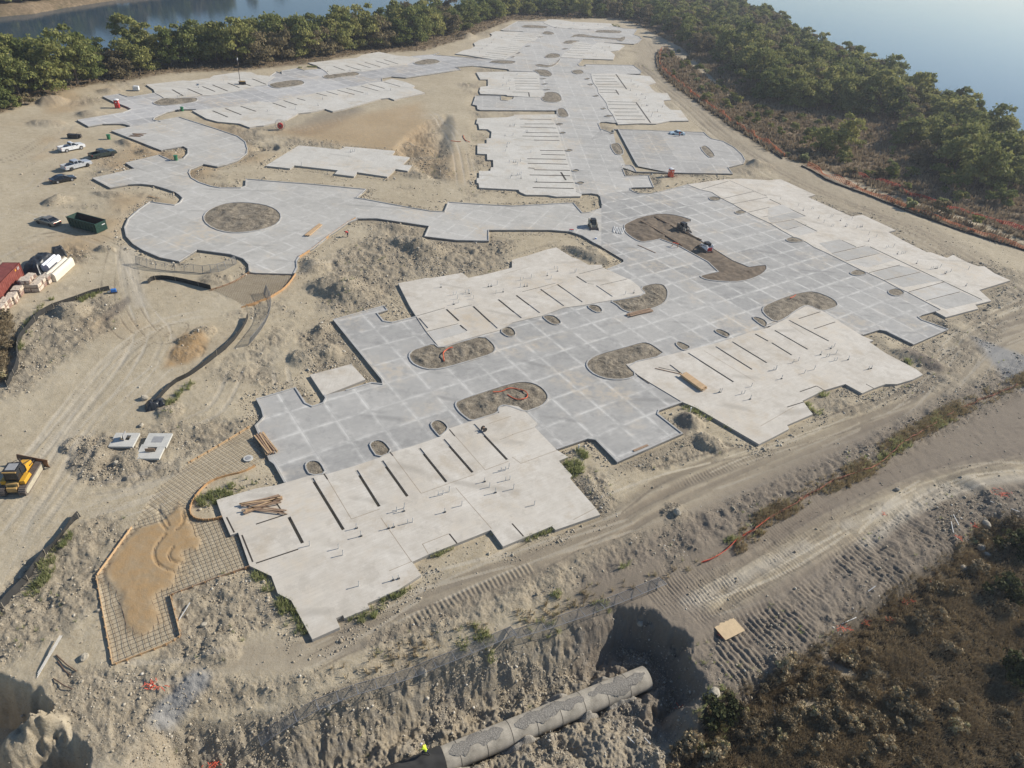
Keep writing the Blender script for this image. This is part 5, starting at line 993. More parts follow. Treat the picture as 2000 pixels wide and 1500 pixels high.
# ------------------------------------------------------------------ fences
def path(s, step=1.2, z=0):
    p = smooth_loop([on(q)[:2] for q in px(s)], False, 1); out = [p[0]]
    for a, b_ in zip(p, p[1:]):
        L = math.hypot(b_[0]-a[0], b_[1]-a[1]); n = max(1, int(L/step))
        out += [(a[0]+(b_[0]-a[0])*i/n, a[1]+(b_[1]-a[1])*i/n) for i in range(1, n+1)]
    return out
def silt(s, label, h=.75, lean=.1, posts=3):
    P = path(s, .8); root = thing('silt_fence', label, 'silt fence', (P[0][0], P[0][1], hz(*P[0])), 0, 'black silt fences'); o0 = root.location
    mb = MB(); n = len(P); vs = []
    for i, (x, y) in enumerate(P):
        nx, ny = nrm(P[max(i-1, 0)], P[min(i+1, n-1)]); z = hz(x, y); hh = h*(.8+.3*vnoise(np.array([i/5.]), np.array([0.]), 1., 5)[0]); l = lean*(vnoise(np.array([i/4.]), np.array([3.]), 1., 6)[0]-.3)*3
        for dz, q, t_ in ((-.25, 0, -.02), (hh, l, -.02), (hh, l, .02), (-.25, 0, .02)): vs.append((x-o0.x+nx*(q+t_), y-o0.y+ny*(q+t_), z+dz-o0.z))
    mb.add(vs, [(4*i+a, 4*i+(a+1) % 4, 4*i+4+(a+1) % 4, 4*i+4+a) for i in range(n-1) for a in range(4)]); mb.build('fabric', M['silt'], root)
    pm = MB().bar((0, 0, -.3), (0, 0, h+.2), .05).build('post', M['post'], root); c = 0
    for i in range(0, n, posts):
        if c > 90: break
        o = pm if c == 0 else pm.copy()
        if c: COL.objects.link(o); o.parent = root
        o.location = (P[i][0]-o0.x, P[i][1]-o0.y, hz(*P[i])-o0.z); c += 1
silt("@01 60,1520 130,1400 155,1330 140,1240 160,1150 210,1080 300,990 390,920 520,870 640,830 760,790 860,768", 'black silt fence curving round the left spoil heap', .8)
silt("@01 1160,715 1190,690 1290,682 1400,700 1520,730 1650,762", 'short black silt fence below the roundabout', .8)
silt("@01 1940,985 1915,1040 1800,1200 1620,1340 1480,1440 @02 1350,0 1250,110 1200,170", 'black silt fence running down the middle of the left dirt to a crumpled end', .8)
silt("@03 -80,420 0,300 140,140 250,0 @02 470,1200 560,1090 640,1040", 'sagging grey silt fence in the ditch at the lower left', .6, .3)
silt("@20 1125,415 1120,480 1150,560 1230,630 1330,710 1450,800 1600,900 1750,1010 1900,1100 @30 0,1165 110,1245", 'long silt fence curving along the upper right haul road', .45, .1, 6)
silt("@30 260,1300 360,1350 470,1420 @31 700,0 850,60 1050,140 1200,200 1450,290 1700,370 2060,480", 'silt fence along the lower part of the right haul road', .45, .1, 6)
def netting(s, label, h=1., mat='orange', sag=.3, step=.35, w=.05):
    P = path(s, step); root = thing('safety_netting', label, 'safety netting', (P[0][0], P[0][1], hz(*P[0])), 0, 'orange safety netting'); o0 = root.location; mb = MB(); tops = []
    for i, (x, y) in enumerate(P):
        z = hz(x, y); f_ = vnoise(np.array([i/7.]), np.array([1.]), 1., 9)[0]; hh = h*(1-sag+sag*f_*1.6); nx, ny = nrm(P[max(i-1, 0)], P[min(i+1, len(P)-1)]); l = (f_-.5)*h*sag*2
        a = (x-o0.x, y-o0.y, z-o0.z); b_ = (a[0]+nx*l, a[1]+ny*l, a[2]+hh); mb.bar(a, b_, w, w*.4); tops.append((a, b_))
    for fr in (.3, .62, .95):
        for (a, b_), (c, d) in zip(tops, tops[1:]):
            mb.bar([a[i]+(b_[i]-a[i])*fr for i in range(3)], [c[i]+(d[i]-c[i])*fr for i in range(3)], w*1.3, w*.4)
    mb.build('net', M[mat], root); pm = MB().bar((0, 0, -.2), (0, 0, h*1.15), .05).build('post', M['post'], root); c = 0
    for i in range(0, len(P), max(9, len(P)//60)):
        x, y = P[i]; o = pm if c == 0 else pm.copy()
        if c: COL.objects.link(o); o.parent = root
        o.location = (x-o0.x, y-o0.y, hz(x, y)-o0.z); c += 1
M['brownnet'] = simple('brown_stained_netting', (.3, .12, .07), .9, 0, .45, .6); M['rustnet'] = simple('faded_rust_netting', (.6, .19, .075), .9, 0, .4, .6); M['rednet'] = simple('red_netting', (.66, .1, .05), .8, 0, .35, .8)
netting("@20 1165,385 1150,440 1155,510 1180,560 1260,625 1360,700 1480,790 1630,890 1780,1000 1930,1090 @30 30,1150 130,1225", 'faded orange netting just behind the long upper silt fence', 1.25, 'rustnet', .4, .4, .13)
netting("@30 640,1365 760,1400 900,1440 1040,1480 @31 1080,20 1250,70 1400,130 1560,180 1760,230 2060,320", 'bright red netting along the far side of the narrow track', 1.1, 'rednet', .3, .4, .14)
netting("@30 300,1300 420,1365 @31 720,-10 900,60 1060,120 1250,190 1500,275 1750,370 2060,470", 'rust coloured netting beside the lower silt fence', 1.2, 'rustnet', .5, .5, .12)
netting("@F 2010,742 1960,765 1900,790 1850,812 1760,865 1720,905 1690,920 1650,930 1600,955 1560,980 1500,1015 1470,1035 1440,1062", 'rusty fallen netting between the two haul roads', .5, 'brownnet', .7, .22, .06)
netting("@22 2000,1050 1930,1100 1840,1170 1700,1260 1640,1320 1560,1370 1480,1400", 'crumpled red netting above the near end of the bank', .35, 'rednet', .8, .3, .05)
def crumple(p, n, r, label, mat='rednet', z=None):
    x, y, h = on(p, z); mb = MB(); rs = random.Random(int(p[0]))
    for i in range(n):
        a = rs.uniform(0, 6.28); q = rs.uniform(0, r); c = (math.cos(a)*q, math.sin(a)*q*.5, rs.uniform(.02, .2)); mb.bar(c, (c[0]+rs.uniform(-.5, .5), c[1]+rs.uniform(-.4, .4), c[2]+rs.uniform(-.05, .2)), .05, .012)
    root = thing('netting_scrap', label, 'netting scrap', (x, y, h), 0, 'scraps of red netting'); mb.build('net', M[mat], root)
for p, n, r, lab in (((302, 1340), 26, .9, 'red netting scrap lying on the bare dirt below the rebar mat'), ((1645, 1223), 20, .8, 'red netting scrap on the combed bank, left of a similar pair'), ((1693, 1214), 20, .8, 'red netting scrap in the middle of the combed bank'), ((1738, 1213), 14, .6, 'red netting scrap at the edge of the dark brush'), ((1765, 1176), 16, .7, 'red netting scrap left in the upper brush row'), ((1780, 1174), 12, .5, 'red netting scrap right in the upper brush row'), ((1408, 1243), 14, .45, 'small red scrap touching the corner of the plywood sheet'),
   ((1958, 966), 34, 1.6, 'big bundle of red netting above the pit at the right edge'), ((1900, 1028), 14, .7, 'red scrap beside white stakes on the right bank'), ((1870, 1050), 12, .6, 'red scrap left of the white stakes on the right bank'), ((410, 1468), 24, .9, 'dull red netting half buried at the bottom edge'), ((1337, 1372), 12, .5, 'small red scrap below the excavation end'), ((1725, 1004), 5, .3, 'tiny orange scrap on the lower haul road'), ((1815, 1140), 8, .4, 'tiny red scrap at the top of the dark brush')):
    crumple(p, n, r, lab, 'rednet')
def wire_fence(s, label, h=1.3, lean=0., group='galvanised wire fences'):
    P = path(s, 2.4); root = thing('wire_fence', label, 'wire fence', (P[0][0], P[0][1], hz(*P[0])), 0, group); o0 = root.location; mb = MB(); fr = MB()
    for i, (a, b_) in enumerate(zip(P, P[1:])):
        nx, ny = nrm(a, b_); A_ = Vector((a[0]-o0.x, a[1]-o0.y, hz(*a)-o0.z+.05)); B_ = Vector((b_[0]-o0.x, b_[1]-o0.y, hz(*b_)-o0.z+.05)); U_ = Vector((nx*lean, ny*lean, h))
        for f_ in (0, 1): fr.bar(A_+U_*f_, B_+U_*f_, .045)
        fr.bar(A_, A_+U_, .05); fr.bar(B_, B_+U_, .05)
        k = 7
        for q in range(1, k+8):
            t0 = q/(k+8.); mb.bar(A_.lerp(B_, t0), A_.lerp(B_, t0)+U_, .012)
        for q in range(1, k): mb.bar(A_+U_*(q/k), B_+U_*(q/k), .012)
    fr.build('frame', M['wire'], root); mb.build('mesh', M['wire'], root)
wire_fence("@01 1060,560 1180,600 1330,620 1480,625 1620,640 1740,620 1850,560", 'low wire fence panels across the dirt below the roundabout', 1.3, .3)
wire_fence("@11 60,790 95,860 100,960 60,1050 0,1130 -60,1200", 'wire fence panels along the path right of the black silt fence', 1.4, .5)
wire_fence("@13 1990,392 1800,470 1600,555 1300,660 1000,770 700,860 380,990 0,1190", 'flattened wire fence along the rim of the excavation', .35, 1.2)
wire_fence("@23 1150,10 900,110 600,230 300,330 0,420", 'flattened wire fence near the right end of the excavation rim', .35, 1.2)

# ------------------------------------------------------------------ vehicles
def heading(a, b_): p, q = on(a), on(b_); return math.atan2(q[1]-p[1], q[0]-p[0])
def at_ground(p): x, y, h = on(p); return x, y, h
def wheels(root, xs, w, r, rim):
    for x in xs:
        for s in (-1, 1):
            y = s*(w/2-.1); t_ = MB().tube([(x, y-.12, r), (x, y+.12, r)], r, 18).build('wheel', M['tyre'], root, bevel=.03)
            MB().tube([(x, y+s*.09, r), (x, y+s*.135, r)], r*.62, 12).build('rim', rim, t_)
def arch_profile(x0, x1, zb, top, wx, rw):
    """lower body side profile with wheel arches cut into the bottom edge"""
    p = [(x0, zb+.08), (x0+.06, zb)]
    for wx_ in wx:
        for k in range(9):
            a = math.pi-math.pi*k/8; p.append((wx_+rw*math.cos(a), zb-.05+rw*math.sin(a)*1.0+.0))
    p += [(x1-.06, zb), (x1, zb+.1)]+top; return p
def pickup(p, hd, label, paint, L=5.8, crew=True, rim='rim', wid=1.98):
    x, y, z = at_ground(p); root = thing('pickup_truck', label, 'pickup truck', (x, y, z), hd); h = L/2; wb = (-h*.6, h*.63); cab0, cab1 = (-.95, 1.25) if crew else (-.35, 1.25); cab1 = h*.38
    # lower body with arches: bed part has a lower floor so that the box is open
    prof = arch_profile(-h, h, .42, [(h, .95), (h-.1, 1.12), (cab1+.25, 1.2), (cab0, 1.22), (cab0, .78), (-h, .78)], wb, .47)
    mb = MB().prism(prof, -wid/2+.02, wid/2-.02)
    for s in (-1, 1): mb.prism([(-h, .78), (cab0, .78), (cab0, 1.22), (-h, 1.2)], s*(wid/2-.02), s*(wid/2-.13))
    mb.box((-h+.05, 0, .99), (.09, wid-.26, .44))
    mb.build('body', M[paint], root, bevel=.04)
    MB().box(((-h+cab0)/2, 0, .8), (cab0+h-.15, wid-.26, .05)).build('bed_liner', M['plastic'], root)
    ins_ = lambda x_, z_: 1 if z_ < 1.3 else .84
    g_ = [(cab0+.02, 1.22), (cab0+.12, 1.72), (cab1-.62, 1.74), (cab1+.12, 1.22)]
    MB().prism(g_, -wid/2+.07, wid/2-.07, ins_).build('windows', M['glass'], root, bevel=.03)
    rf = MB().prism([(cab0+.1, 1.72), (cab0+.2, 1.8), (cab1-.75, 1.81), (cab1-.6, 1.73)], -wid/2+.2, wid/2-.2)
    for s in (-1, 1):
        y0, y1 = s*(wid/2-.06), s*(wid/2-.22)
        for xa, xb in ((cab0+.04, cab0+.14), (cab1+.08, cab1-.62))+(((cab0+cab1)/2-.1, (cab0+cab1)/2-.1),)*(1 if crew else 0): rf.bar((xa, y0, 1.22), (xb, y1, 1.74), .09)
    rf.build('roof', M[paint], root, bevel=.02)
    wheels(root, wb, wid, .4, M[rim])
    MB().box((h+.03, 0, .6), (.16, wid-.1, .22)).box((-h-.05, 0, .58), (.16, wid-.15, .2)).build('bumper', M['rim' if paint != 'green_black' else 'plastic'], root, bevel=.03)
    MB().box((h-.005, 0, .88), (.05, wid*.55, .26)).build('grille', M['plastic'], root)
    for s in (-1, 1):
        MB().box((h-.04, s*(wid/2-.22), .9), (.1, .3, .2)).build('headlight', M['lens'], root); MB().box((-h-.0, s*(wid/2-.1), 1.0), (.07, .14, .34)).build('tail_light', M['red'], root)
        MB().box((cab1+.0, s*(wid/2+.08), 1.28), (.12, .2, .16)).build('mirror', M['plastic'], root)
    for s in (-1, 1):
        for xx in ([cab0+.35, (cab0+cab1)/2+.1] if crew else [cab0+.4]): MB().box((xx, s*(wid/2), 1.08), (.16, .03, .04)).build('door_handle', M['plastic'], root)
        for xx in ([cab0+.06, (cab0+cab1)/2-.1, cab1] if crew else [cab0+.06, cab1]): MB().box((xx, s*(wid/2-.018), .85), (.018, .008, .62)).build('door_seam', M['plastic'], root)
    return root
def sedan(p, hd, label, paint, L=4.75, rim='rim', wid=1.82, open_door=False):
    x, y, z = at_ground(p); root = thing('car', label, 'car', (x, y, z), hd); h = L/2; wb = (-h*.56, h*.6)
    prof = arch_profile(-h, h, .26, [(h, .6), (h-.18, .74), (h*.42, .93), (-h*.55, .97), (-h+.06, .9), (-h, .7)], wb, .42)
    MB().prism(prof, -wid/2, wid/2, lambda x_, z_: 1 if abs(x_) < h*.8 else .9).build('body', M[paint], root, bevel=.06)
    MB().prism([(h*.44, .92), (h*.12, 1.32), (-h*.1, 1.39), (-h*.38, 1.34), (-h*.72, .96)], -wid/2+.06, wid/2-.06, lambda x_, z_: 1 if z_ < 1.1 else .76).build('windows', M['glass'], root, bevel=.03)
    rf = MB().prism([(h*.13, 1.325), (h*.08, 1.38), (-h*.1, 1.42), (-h*.34, 1.385), (-h*.39, 1.345)], -wid/2+.2, wid/2-.2)
    for s in (-1, 1):
        for xa, za, xb, zb in ((h*.44, .92, h*.12, 1.33), (-h*.02, .93, -h*.06, 1.39), (-h*.72, .95, -h*.37, 1.35)): rf.bar((xa, s*(wid/2-.05), za), (xb, s*(wid/2-.24), zb), .06)
    rf.build('roof', M[paint], root, bevel=.02); wheels(root, wb, wid, .33, M[rim])
    for s in (-1, 1):
        MB().box((h-.1, s*(wid/2-.3), .66), (.16, .36, .13)).build('headlight', M['lens'], root, bevel=.02); MB().box((-h+.03, s*(wid/2-.32), .78), (.1, .34, .14)).build('tail_light', M['red'], root)
        MB().box((h*.36, s*(wid/2+.06), .98), (.14, .16, .1)).build('mirror', M[paint], root, bevel=.02); MB().box((h*.15, s*(wid/2-.0), .6), (.014, .01, .55)).box((-h*.1, s*(wid/2-.0), .6), (.014, .01, .55)).build('door_seam', M['plastic'], root)
    MB().box((h-.02, 0, .45), (.06, wid*.5, .14)).build('grille', M['plastic'], root)
    if open_door: MB().prism([(0, .3), (-1.0, .32), (-1.0, .95), (0, .95)], -.03, .03).build('open_door', M[paint], root).location = (h*.35, wid/2+.35, 0)
    return root
hd1 = heading((120, 333), (181, 325))
pickup((141, 293), heading((118, 297), (161, 288)), 'white single-cab pickup truck parked farthest up the left dirt yard', 'white_paint', 5.4, False)
pickup((151, 328), heading((124, 336), (178, 322)), 'silver crew-cab pickup truck with big black wheels between the dark car and the white truck', 'silver_paint', 5.95, True, 'darkrim')
pickup((202, 306), heading((178, 312), (226, 302)), 'dark green-black crew-cab pickup truck beside a sand heap', 'green_black', 5.6, True, 'darkrim')
sedan((124, 354), heading((100, 359), (147, 350)), 'black fastback car parked nearest the front of the three trucks', 'black_paint', 4.8)
sedan((95, 437), heading((112, 440), (79, 432)), 'bronze-grey sedan left of the green dumpster', 'bronze_paint', 4.75, 'darkrim')
sedan((1322, 264), heading((1338, 265), (1307, 263)), 'pale blue-white sedan on the northeast parking lot with a person in orange at its door', 'pale_blue', 4.7, 'darkrim', open_door=False)

# roll-off dumpster
def dumpster():
    a, b_ = on((138, 441)), on((187, 454)); hd = math.atan2(b_[1]-a[1], b_[0]-a[0]); c = on((174, 446)); root = thing('dumpster', 'long dark green open roll-off dumpster in the left dirt yard', 'dumpster', (c[0], c[1], c[2]), hd)
    L, wd_, H_ = 6.3, 2.4, 1.75; t_ = .07
    sp = [(-L/2-.35, H_+.15), (L/2+.05, H_+.15), (L/2, .2), (-L/2, .2)]
    for s in (-1, 1):
        wl = MB().prism(sp, s*wd_/2, s*(wd_/2-t_)); wl.build('side_wall', M['green'], root)
        rb = MB()
        for k in range(9): xx = -L/2+.25+k*(L-.5)/8; rb.box((xx, s*(wd_/2+.05), .98), (.12, .1, 1.55))
        rb.bar((-L/2-.35, s*(wd_/2+.03), H_+.17), (L/2+.05, s*(wd_/2+.03), H_+.17), .13); rb.build('ribs', M['green'], root)
        MB().prism([(q[0]*.985, q[1]+.0) for q in sp], s*(wd_/2-t_-.002), s*(wd_/2-t_-.01)).build('inner_lining', M['rustin'], root)
    MB().box((L/2+.02, 0, 1.05), (.08, wd_, 1.75)).box((L/2+.09, 0, .6), (.06, wd_, .1)).box((L/2+.09, 0, 1.1), (.06, wd_, .1)).box((L/2+.09, 0, 1.6), (.06, wd_, .1)).build('tail_gate', M['green'], root)
    MB().bar((-L/2-.33, -wd_/2, H_+.12), (-L/2-.33, wd_/2, H_+.12), .1).prism([(-L/2-.33, H_+.1), (-L/2-.27, H_+.1), (-L/2+.05, .2), (-L/2, .2)], -wd_/2+.03, wd_/2-.03).build('front_wall', M['green'], root)
    MB().box((0, 0, .22), (L-.05, wd_-.16, .08)).build('floor', M['rustin'], root)
    mb = MB(); [mb.box((0, s*.55, .1), (L*.96, .12, .16)) for s in (-1, 1)]; mb.build('skid_rail', M['steel'], root)
    MB().box((L/2+.075, .55, 1.35), (.02, .7, .16)).build('faded_label', M['paleplastic'], root)
dumpster()

# ---- tracked and wheeled machines
def track_shape(L, r, n=10):
    p = [(-L/2+r*math.cos(math.pi/2+math.pi*k/n), r+r*math.sin(math.pi/2+math.pi*k/n)) for k in range(n+1)]; return p+[(L/2-r*math.cos(math.pi/2+math.pi*k/n), r-r*math.sin(math.pi/2+math.pi*k/n)) for k in range(n+1)]
def track(root, y, L, r, w, mat='trackmud', frame_m='dustframe'):
    sh = track_shape(L, r); t_ = MB().prism(sh, y-w/2, y+w/2)
    per = [Vector((a[0], 0, a[1])) for a in sh]; n = len(per); acc = 0
    for i in range(n):
        a, b_ = per[i], per[(i+1) % n]; d = (b_-a).length; q = 0
        while acc <= d:
            c = a.lerp(b_, acc/d if d else 0); cc = Vector((max(-L/2+r, min(L/2-r, c.x)), 0, r)); o_ = (c-cc); o_ = o_.normalized() if o_.length > .01 else Vector((0, 0, 1)); t_.bar((c.x+o_.x*.02, y-w/2, c.z+o_.z*.02), (c.x+o_.x*.02, y+w/2, c.z+o_.z*.02), .06, .06); acc += .2
        acc -= d
    tr_ = t_.build('track', M[mat], root); s = 1 if y > 0 else -1
    MB().prism([(p[0]*.93, r+(p[1]-r)*.66) for p in sh], y+s*w/2, y+s*(w/2+.04)).build('track_frame', M[frame_m], tr_)
def dozer():
    a, b_ = on((56, 950)), on((77, 916)); hd = math.atan2(b_[1]-a[1], b_[0]-a[0]); c = on((45, 940)); root = thing('bulldozer', 'muddy yellow bulldozer with black cab and angled blade in the left dirt', 'bulldozer', (c[0], c[1], c[2]), hd)
    for y in (-1.02, 1.02): track(root, y, 3.9, .48, .68)
    MB().prism([(.1, .6), (.1, 1.75), (1.9, 1.5), (2.0, .7)], -.52, .52, lambda x_, z_: 1 if z_ < 1.2 else .85).build('hood', M['yellow'], root, bevel=.05)
    MB().tube([(1.3, .25, 1.5), (1.3, .25, 2.15)], .07, 8).build('exhaust', M['steel'], root); MB().box((1.98, 0, 1.1), (.06, .85, .7)).build('grille', M['steel'], root)
    MB().prism([(-1.75, .55), (-1.95, .9), (-1.85, 1.35), (.1, 1.35), (.1, .55)], -.62, .62).build('body', M['yellowdirt'], root, bevel=.05)
    for s in (-1, 1): MB().prism([(-1.6, 1.0), (-1.6, 1.5), (-.2, 1.5), (.0, 1.0)], s*.64, s*1.2).build('fender', M['yellow'], root, bevel=.05)
    cabp = [(-1.45, 1.35), (-1.4, 2.65), (.0, 2.65), (.25, 2.0), (.2, 1.35)]
    MB().prism(cabp, -.68, .68, lambda x_, z_: 1 if z_ < 2.2 else .9).build('cab', M['glass'], root, bevel=.04)
    fr = MB()
    for s in (-1, 1):
        fr.bar((-1.45, s*.68, 1.35), (-1.4, s*.62, 2.66), .09); fr.bar((.2, s*.68, 1.4), (.25, s*.67, 2.), .09); fr.bar((.25, s*.67, 2.), (.0, s*.62, 2.66), .09); fr.bar((-.6, s*.68, 1.35), (-.6, s*.62, 2.66), .08)
        fr.bar((-.1, s*.75, 2.6), (1.9, s*.62, 1.6), .05)
    fr.build('cab_frame', M['plastic'], root)
    rf = MB().box((-.7, 0, 2.72), (1.5, 1.4, .1)).build('cab_roof', M['plastic'], root, bevel=.03); MB().box((-.7, 0, 2.785), (1.05, .95, .04)).build('roof_panel', M['lid'], rf); MB().box((-1.46, 0, 2.66), (.22, 1.35, .14)).build('roof_visor', M['yellowdirt'], rf)
    MB().box((-2.05, 0, .75), (.35, 1.0, .55)).build('drawbar', M['yellowdirt'], root, bevel=.03)
    mk = MB(); [mk.box((-1.975, -.36+k*.12, 1.12+(.02 if k % 2 else 0)), (.012, .09, .1)) for k in range(7)]; mk.build('rear_decal', M['green'], root)
    bl_ = MB(); n = 6; bp = [(.0+.22*math.cos(-1.1+2.2*k/n), .15+1.05*k/n) for k in range(n+1)]; prof = [(2.75-q[0], q[1]) for q in bp]+[(2.82-q[0], q[1]) for q in bp[::-1]]; bl_.prism(prof, -1.9, 1.9)
    b_o = bl_.build('blade', M['blade'], root); ed = MB().box((2.66, 0, .17), (.1, 3.8, .16)); ed.build('cutting_edge', M['steel'], b_o); b_o.rotation_euler = (0, 0, R(-18)); b_o.location = (.05, .6, 0)
    ar = MB(); [ar.bar((0.2, s*.62, .5), (2.55, s*.75, .55), .18) for s in (-1, 1)]; [ar.bar((1.2, s*.5, 1.2), (2.5, s*.5, .95), .09) for s in (-1, 1)]; ar.build('push_arm', M['steel'], root)
dozer()
def loader(p, hd, label, body, tracked=True, bucket_up=0., back='redpaint'):
    x, y, z = at_ground(p); root = thing('skid_steer_loader', label, 'skid steer loader', (x, y, z), hd)
    if tracked:
        for yy in (-.72, .72): track(root, yy, 2.3, .36, .36, frame_m='steel')
    else: wheels(root, (-.55, .55), 1.75, .42, M['dustframe'])
    MB().prism([(-1.25, .45), (-1.3, 1.25), (-.55, 1.45), (.7, .95), (.9, .35), (-.9, .3)], -.55, .55).build('body', M[body], root, bevel=.04)
    for s in (-1, 1): MB().prism([(-1.3, .8), (-1.3, 1.75), (-1.0, 1.85), (-.7, 1.45), (.6, 1.1), (.6, .85)], s*.58, s*.8).build('side_tower', M[body], root, bevel=.03)
    MB().box((-1.33, 0, 1.0), (.1, 1.0, .75)).build('rear_door', M[back], root, bevel=.03)
    MB().prism([(-.7, 1.1), (-.68, 2.02), (.3, 2.02), (.55, 1.0)], -.5, .5, lambda x_, z_: 1 if z_ < 1.5 else .92).build('cab', M['glass'], root)
    cf = MB()
    for s in (-1, 1): cf.bar((-.7, s*.51, 1.1), (-.68, s*.48, 2.04), .07); cf.bar((.55, s*.51, 1.), (.3, s*.48, 2.04), .07); cf.bar((-.68, s*.48, 2.04), (.3, s*.48, 2.04), .07)
    cf.box((-.2, 0, 2.06), (1.1, 1.02, .07)).build('cab_frame', M['plastic'], root)
    am = MB()
    for s in (-1, 1): am.bar((-1.1, s*.72, 1.75), (.9, s*.72, 1.2+bucket_up), .16, .2); am.bar((.9, s*.72, 1.2+bucket_up), (1.35, s*.6, .4+bucket_up), .14, .18)
    am.build('lift_arm', M[body], root)
    b = MB().prism([(1.35, .08+bucket_up), (1.3, .75+bucket_up), (1.38, .75+bucket_up), (1.45, .14+bucket_up), (2.15, .1+bucket_up), (2.15, .04+bucket_up)], -.88, .88)
    for s in (-1, 1): b.prism([(1.35, .08+bucket_up), (1.3, .75+bucket_up), (1.6, .6+bucket_up), (2.15, .06+bucket_up)], s*.86, s*.89)
    b.build('bucket', M['steel'], root)
loader((1157, 446), R(-78), 'dusty skid steer loader parked on the concrete left of the long median', 'dustframe', False, 0., 'dustframe')
loader((1377, 491), heading((1383, 494), (1366, 481)), 'white tracked loader with red rear in the long median', 'white_paint', True, .15)
loader((1333, 453), R(-50), 'small dark skid steer loader at the upper part of the long median', 'bronze_paint', True, 0., 'bronze_paint')

# ------------------------------------------------------------------ people
def person(p, hd, label, joints, shirt, trousers='jean', hat=None, z=None, split=.95):
    """one skinned body; joints maps a name to a local position"""
    x, y, h = on(p, z) if z is None or not isinstance(z, tuple) else z
    root = thing('person', label, 'person', (x, y, h), hd)
    J = dict(pelvis=(0, 0, .95), waist=(0, 0, 1.1), chest=(.02, 0, 1.35), neck=(.02, 0, 1.5), head0=(.04, 0, 1.58), head1=(.05, 0, 1.7), shl=(0, .19, 1.42), shr=(0, -.19, 1.42), ell=(.03, .26, 1.14), elr=(.03, -.26, 1.14), wrl=(.15, .27, .92), wrr=(.15, -.27, .92),
             hil=(0, .1, .9), hir=(0, -.1, .9), knl=(.03, .11, .5), knr=(.03, -.11, .5), anl=(0, .12, .08), anr=(0, -.12, .08), tol=(.16, .13, .04), tor=(.16, -.13, .04)); J.update(joints)
    rad = dict(pelvis=.15, waist=.135, chest=.165, neck=.065, head0=.09, head1=.1, shl=.075, shr=.075, ell=.05, elr=.05, wrl=.036, wrr=.036, hil=.105, hir=.105, knl=.065, knr=.065, anl=.045, anr=.045, tol=.045, tor=.045)
    names = list(J); ix = {n: i for i, n in enumerate(names)}; E_ = [('pelvis', 'waist'), ('waist', 'chest'), ('chest', 'neck'), ('neck', 'head0'), ('head0', 'head1'), ('chest', 'shl'), ('shl', 'ell'), ('ell', 'wrl'), ('chest', 'shr'), ('shr', 'elr'), ('elr', 'wrr'), ('pelvis', 'hil'), ('hil', 'knl'), ('knl', 'anl'), ('anl', 'tol'), ('pelvis', 'hir'), ('hir', 'knr'), ('knr', 'anr'), ('anr', 'tor')]
    V_ = [J[n] for n in names]; Ed = [(ix[a], ix[b_]) for a, b_ in E_]; Rr = [rad[n] for n in names]
    for w_, e_, s_ in (('wrl', 'ell', 1), ('wrr', 'elr', -1)):      # palm, four fingers and a thumb
        d = (Vector(J[w_])-Vector(J[e_])).normalized(); sd_ = d.cross(Vector((0, 0, 1))).normalized() if abs(d.z) < .9 else Vector((1, 0, 0)); pm = Vector(J[w_])+d*.08
        i0 = len(V_); V_.append(tuple(pm)); Rr.append(.032); Ed.append((ix[w_], i0))
        for k in range(4):
            b0 = len(V_); o_ = sd_*(k-1.5)*.021; V_ += [tuple(pm+o_*1.3+d*.045), tuple(pm+o_*1.5+d*(.09-.008*abs(k-1.4))+Vector((.012, 0, 0)))]; Rr += [.009, .008]; Ed += [(i0, b0), (b0, b0+1)]
        b0 = len(V_); V_ += [tuple(pm+sd_*.05+d*-.02), tuple(pm+sd_*.075+d*.025)]; Rr += [.011, .009]; Ed += [(i0, b0), (b0, b0+1)]
    me_ = bpy.data.meshes.new('body'); me_.from_pydata(V_, Ed, []); o = bpy.data.objects.new('body', me_); COL.objects.link(o)
    sk = o.modifiers.new('skin', 'SKIN'); sv = me_.skin_vertices[0].data
    for i, r_ in enumerate(Rr): sv[i].radius = (r_, r_); sv[i].use_root = (i == ix['pelvis'])
    ss = o.modifiers.new('sub', 'SUBSURF'); ss.levels = ss.render_levels = 1
    dg = bpy.context.evaluated_depsgraph_get(); me2 = bpy.data.meshes.new_from_object(o.evaluated_get(dg)); bpy.data.objects.remove(o)
    o = bpy.data.objects.new('body', me2); COL.objects.link(o); o.parent = root; me2.materials.clear()
    for m_ in (M['skin'], M[shirt], M[trousers], M['plastic']): me2.materials.append(m_)
    def near_(c):
        best = min(((n, (Vector(J[n])-c).length-rad[n]) for n in names), key=lambda q: q[1]); return best[0]
    for f in me2.polygons:
        n = near_(f.center); f.material_index = 0 if n in ('head0', 'head1', 'neck', 'wrl', 'wrr') else 1 if n in ('waist', 'chest', 'shl', 'shr', 'ell', 'elr') else 3 if n in ('tol', 'tor', 'anl', 'anr') else 2; f.use_smooth = True
    hp = Vector(J['head1']); up_ = (hp-Vector(J['head0'])).normalized(); q = up_.to_track_quat('Z', 'Y').to_matrix().to_4x4(); q.translation = hp
    fc = MB().box((.1, 0, -.02), (.03, .025, .04)).box((.085, .035, .01), (.02, .022, .012)).box((.085, -.035, .01), (.02, .022, .012)).box((.085, 0, -.065), (.02, .05, .01)); fc.box((0, .1, -.01), (.03, .02, .05)).box((0, -.1, -.01), (.03, .02, .05))
    fo = fc.build('face', M['skin'], root); fo.matrix_local = q
    hh = MB(); m_ = 8; rings = [(.112, 0.), (.11, .045), (.085, .085), (.04, .105)]
    for r_, z_ in rings: hh.v += [(r_*math.cos(2*math.pi*k/12), r_*math.sin(2*math.pi*k/12)*.92, z_+.02) for k in range(12)]
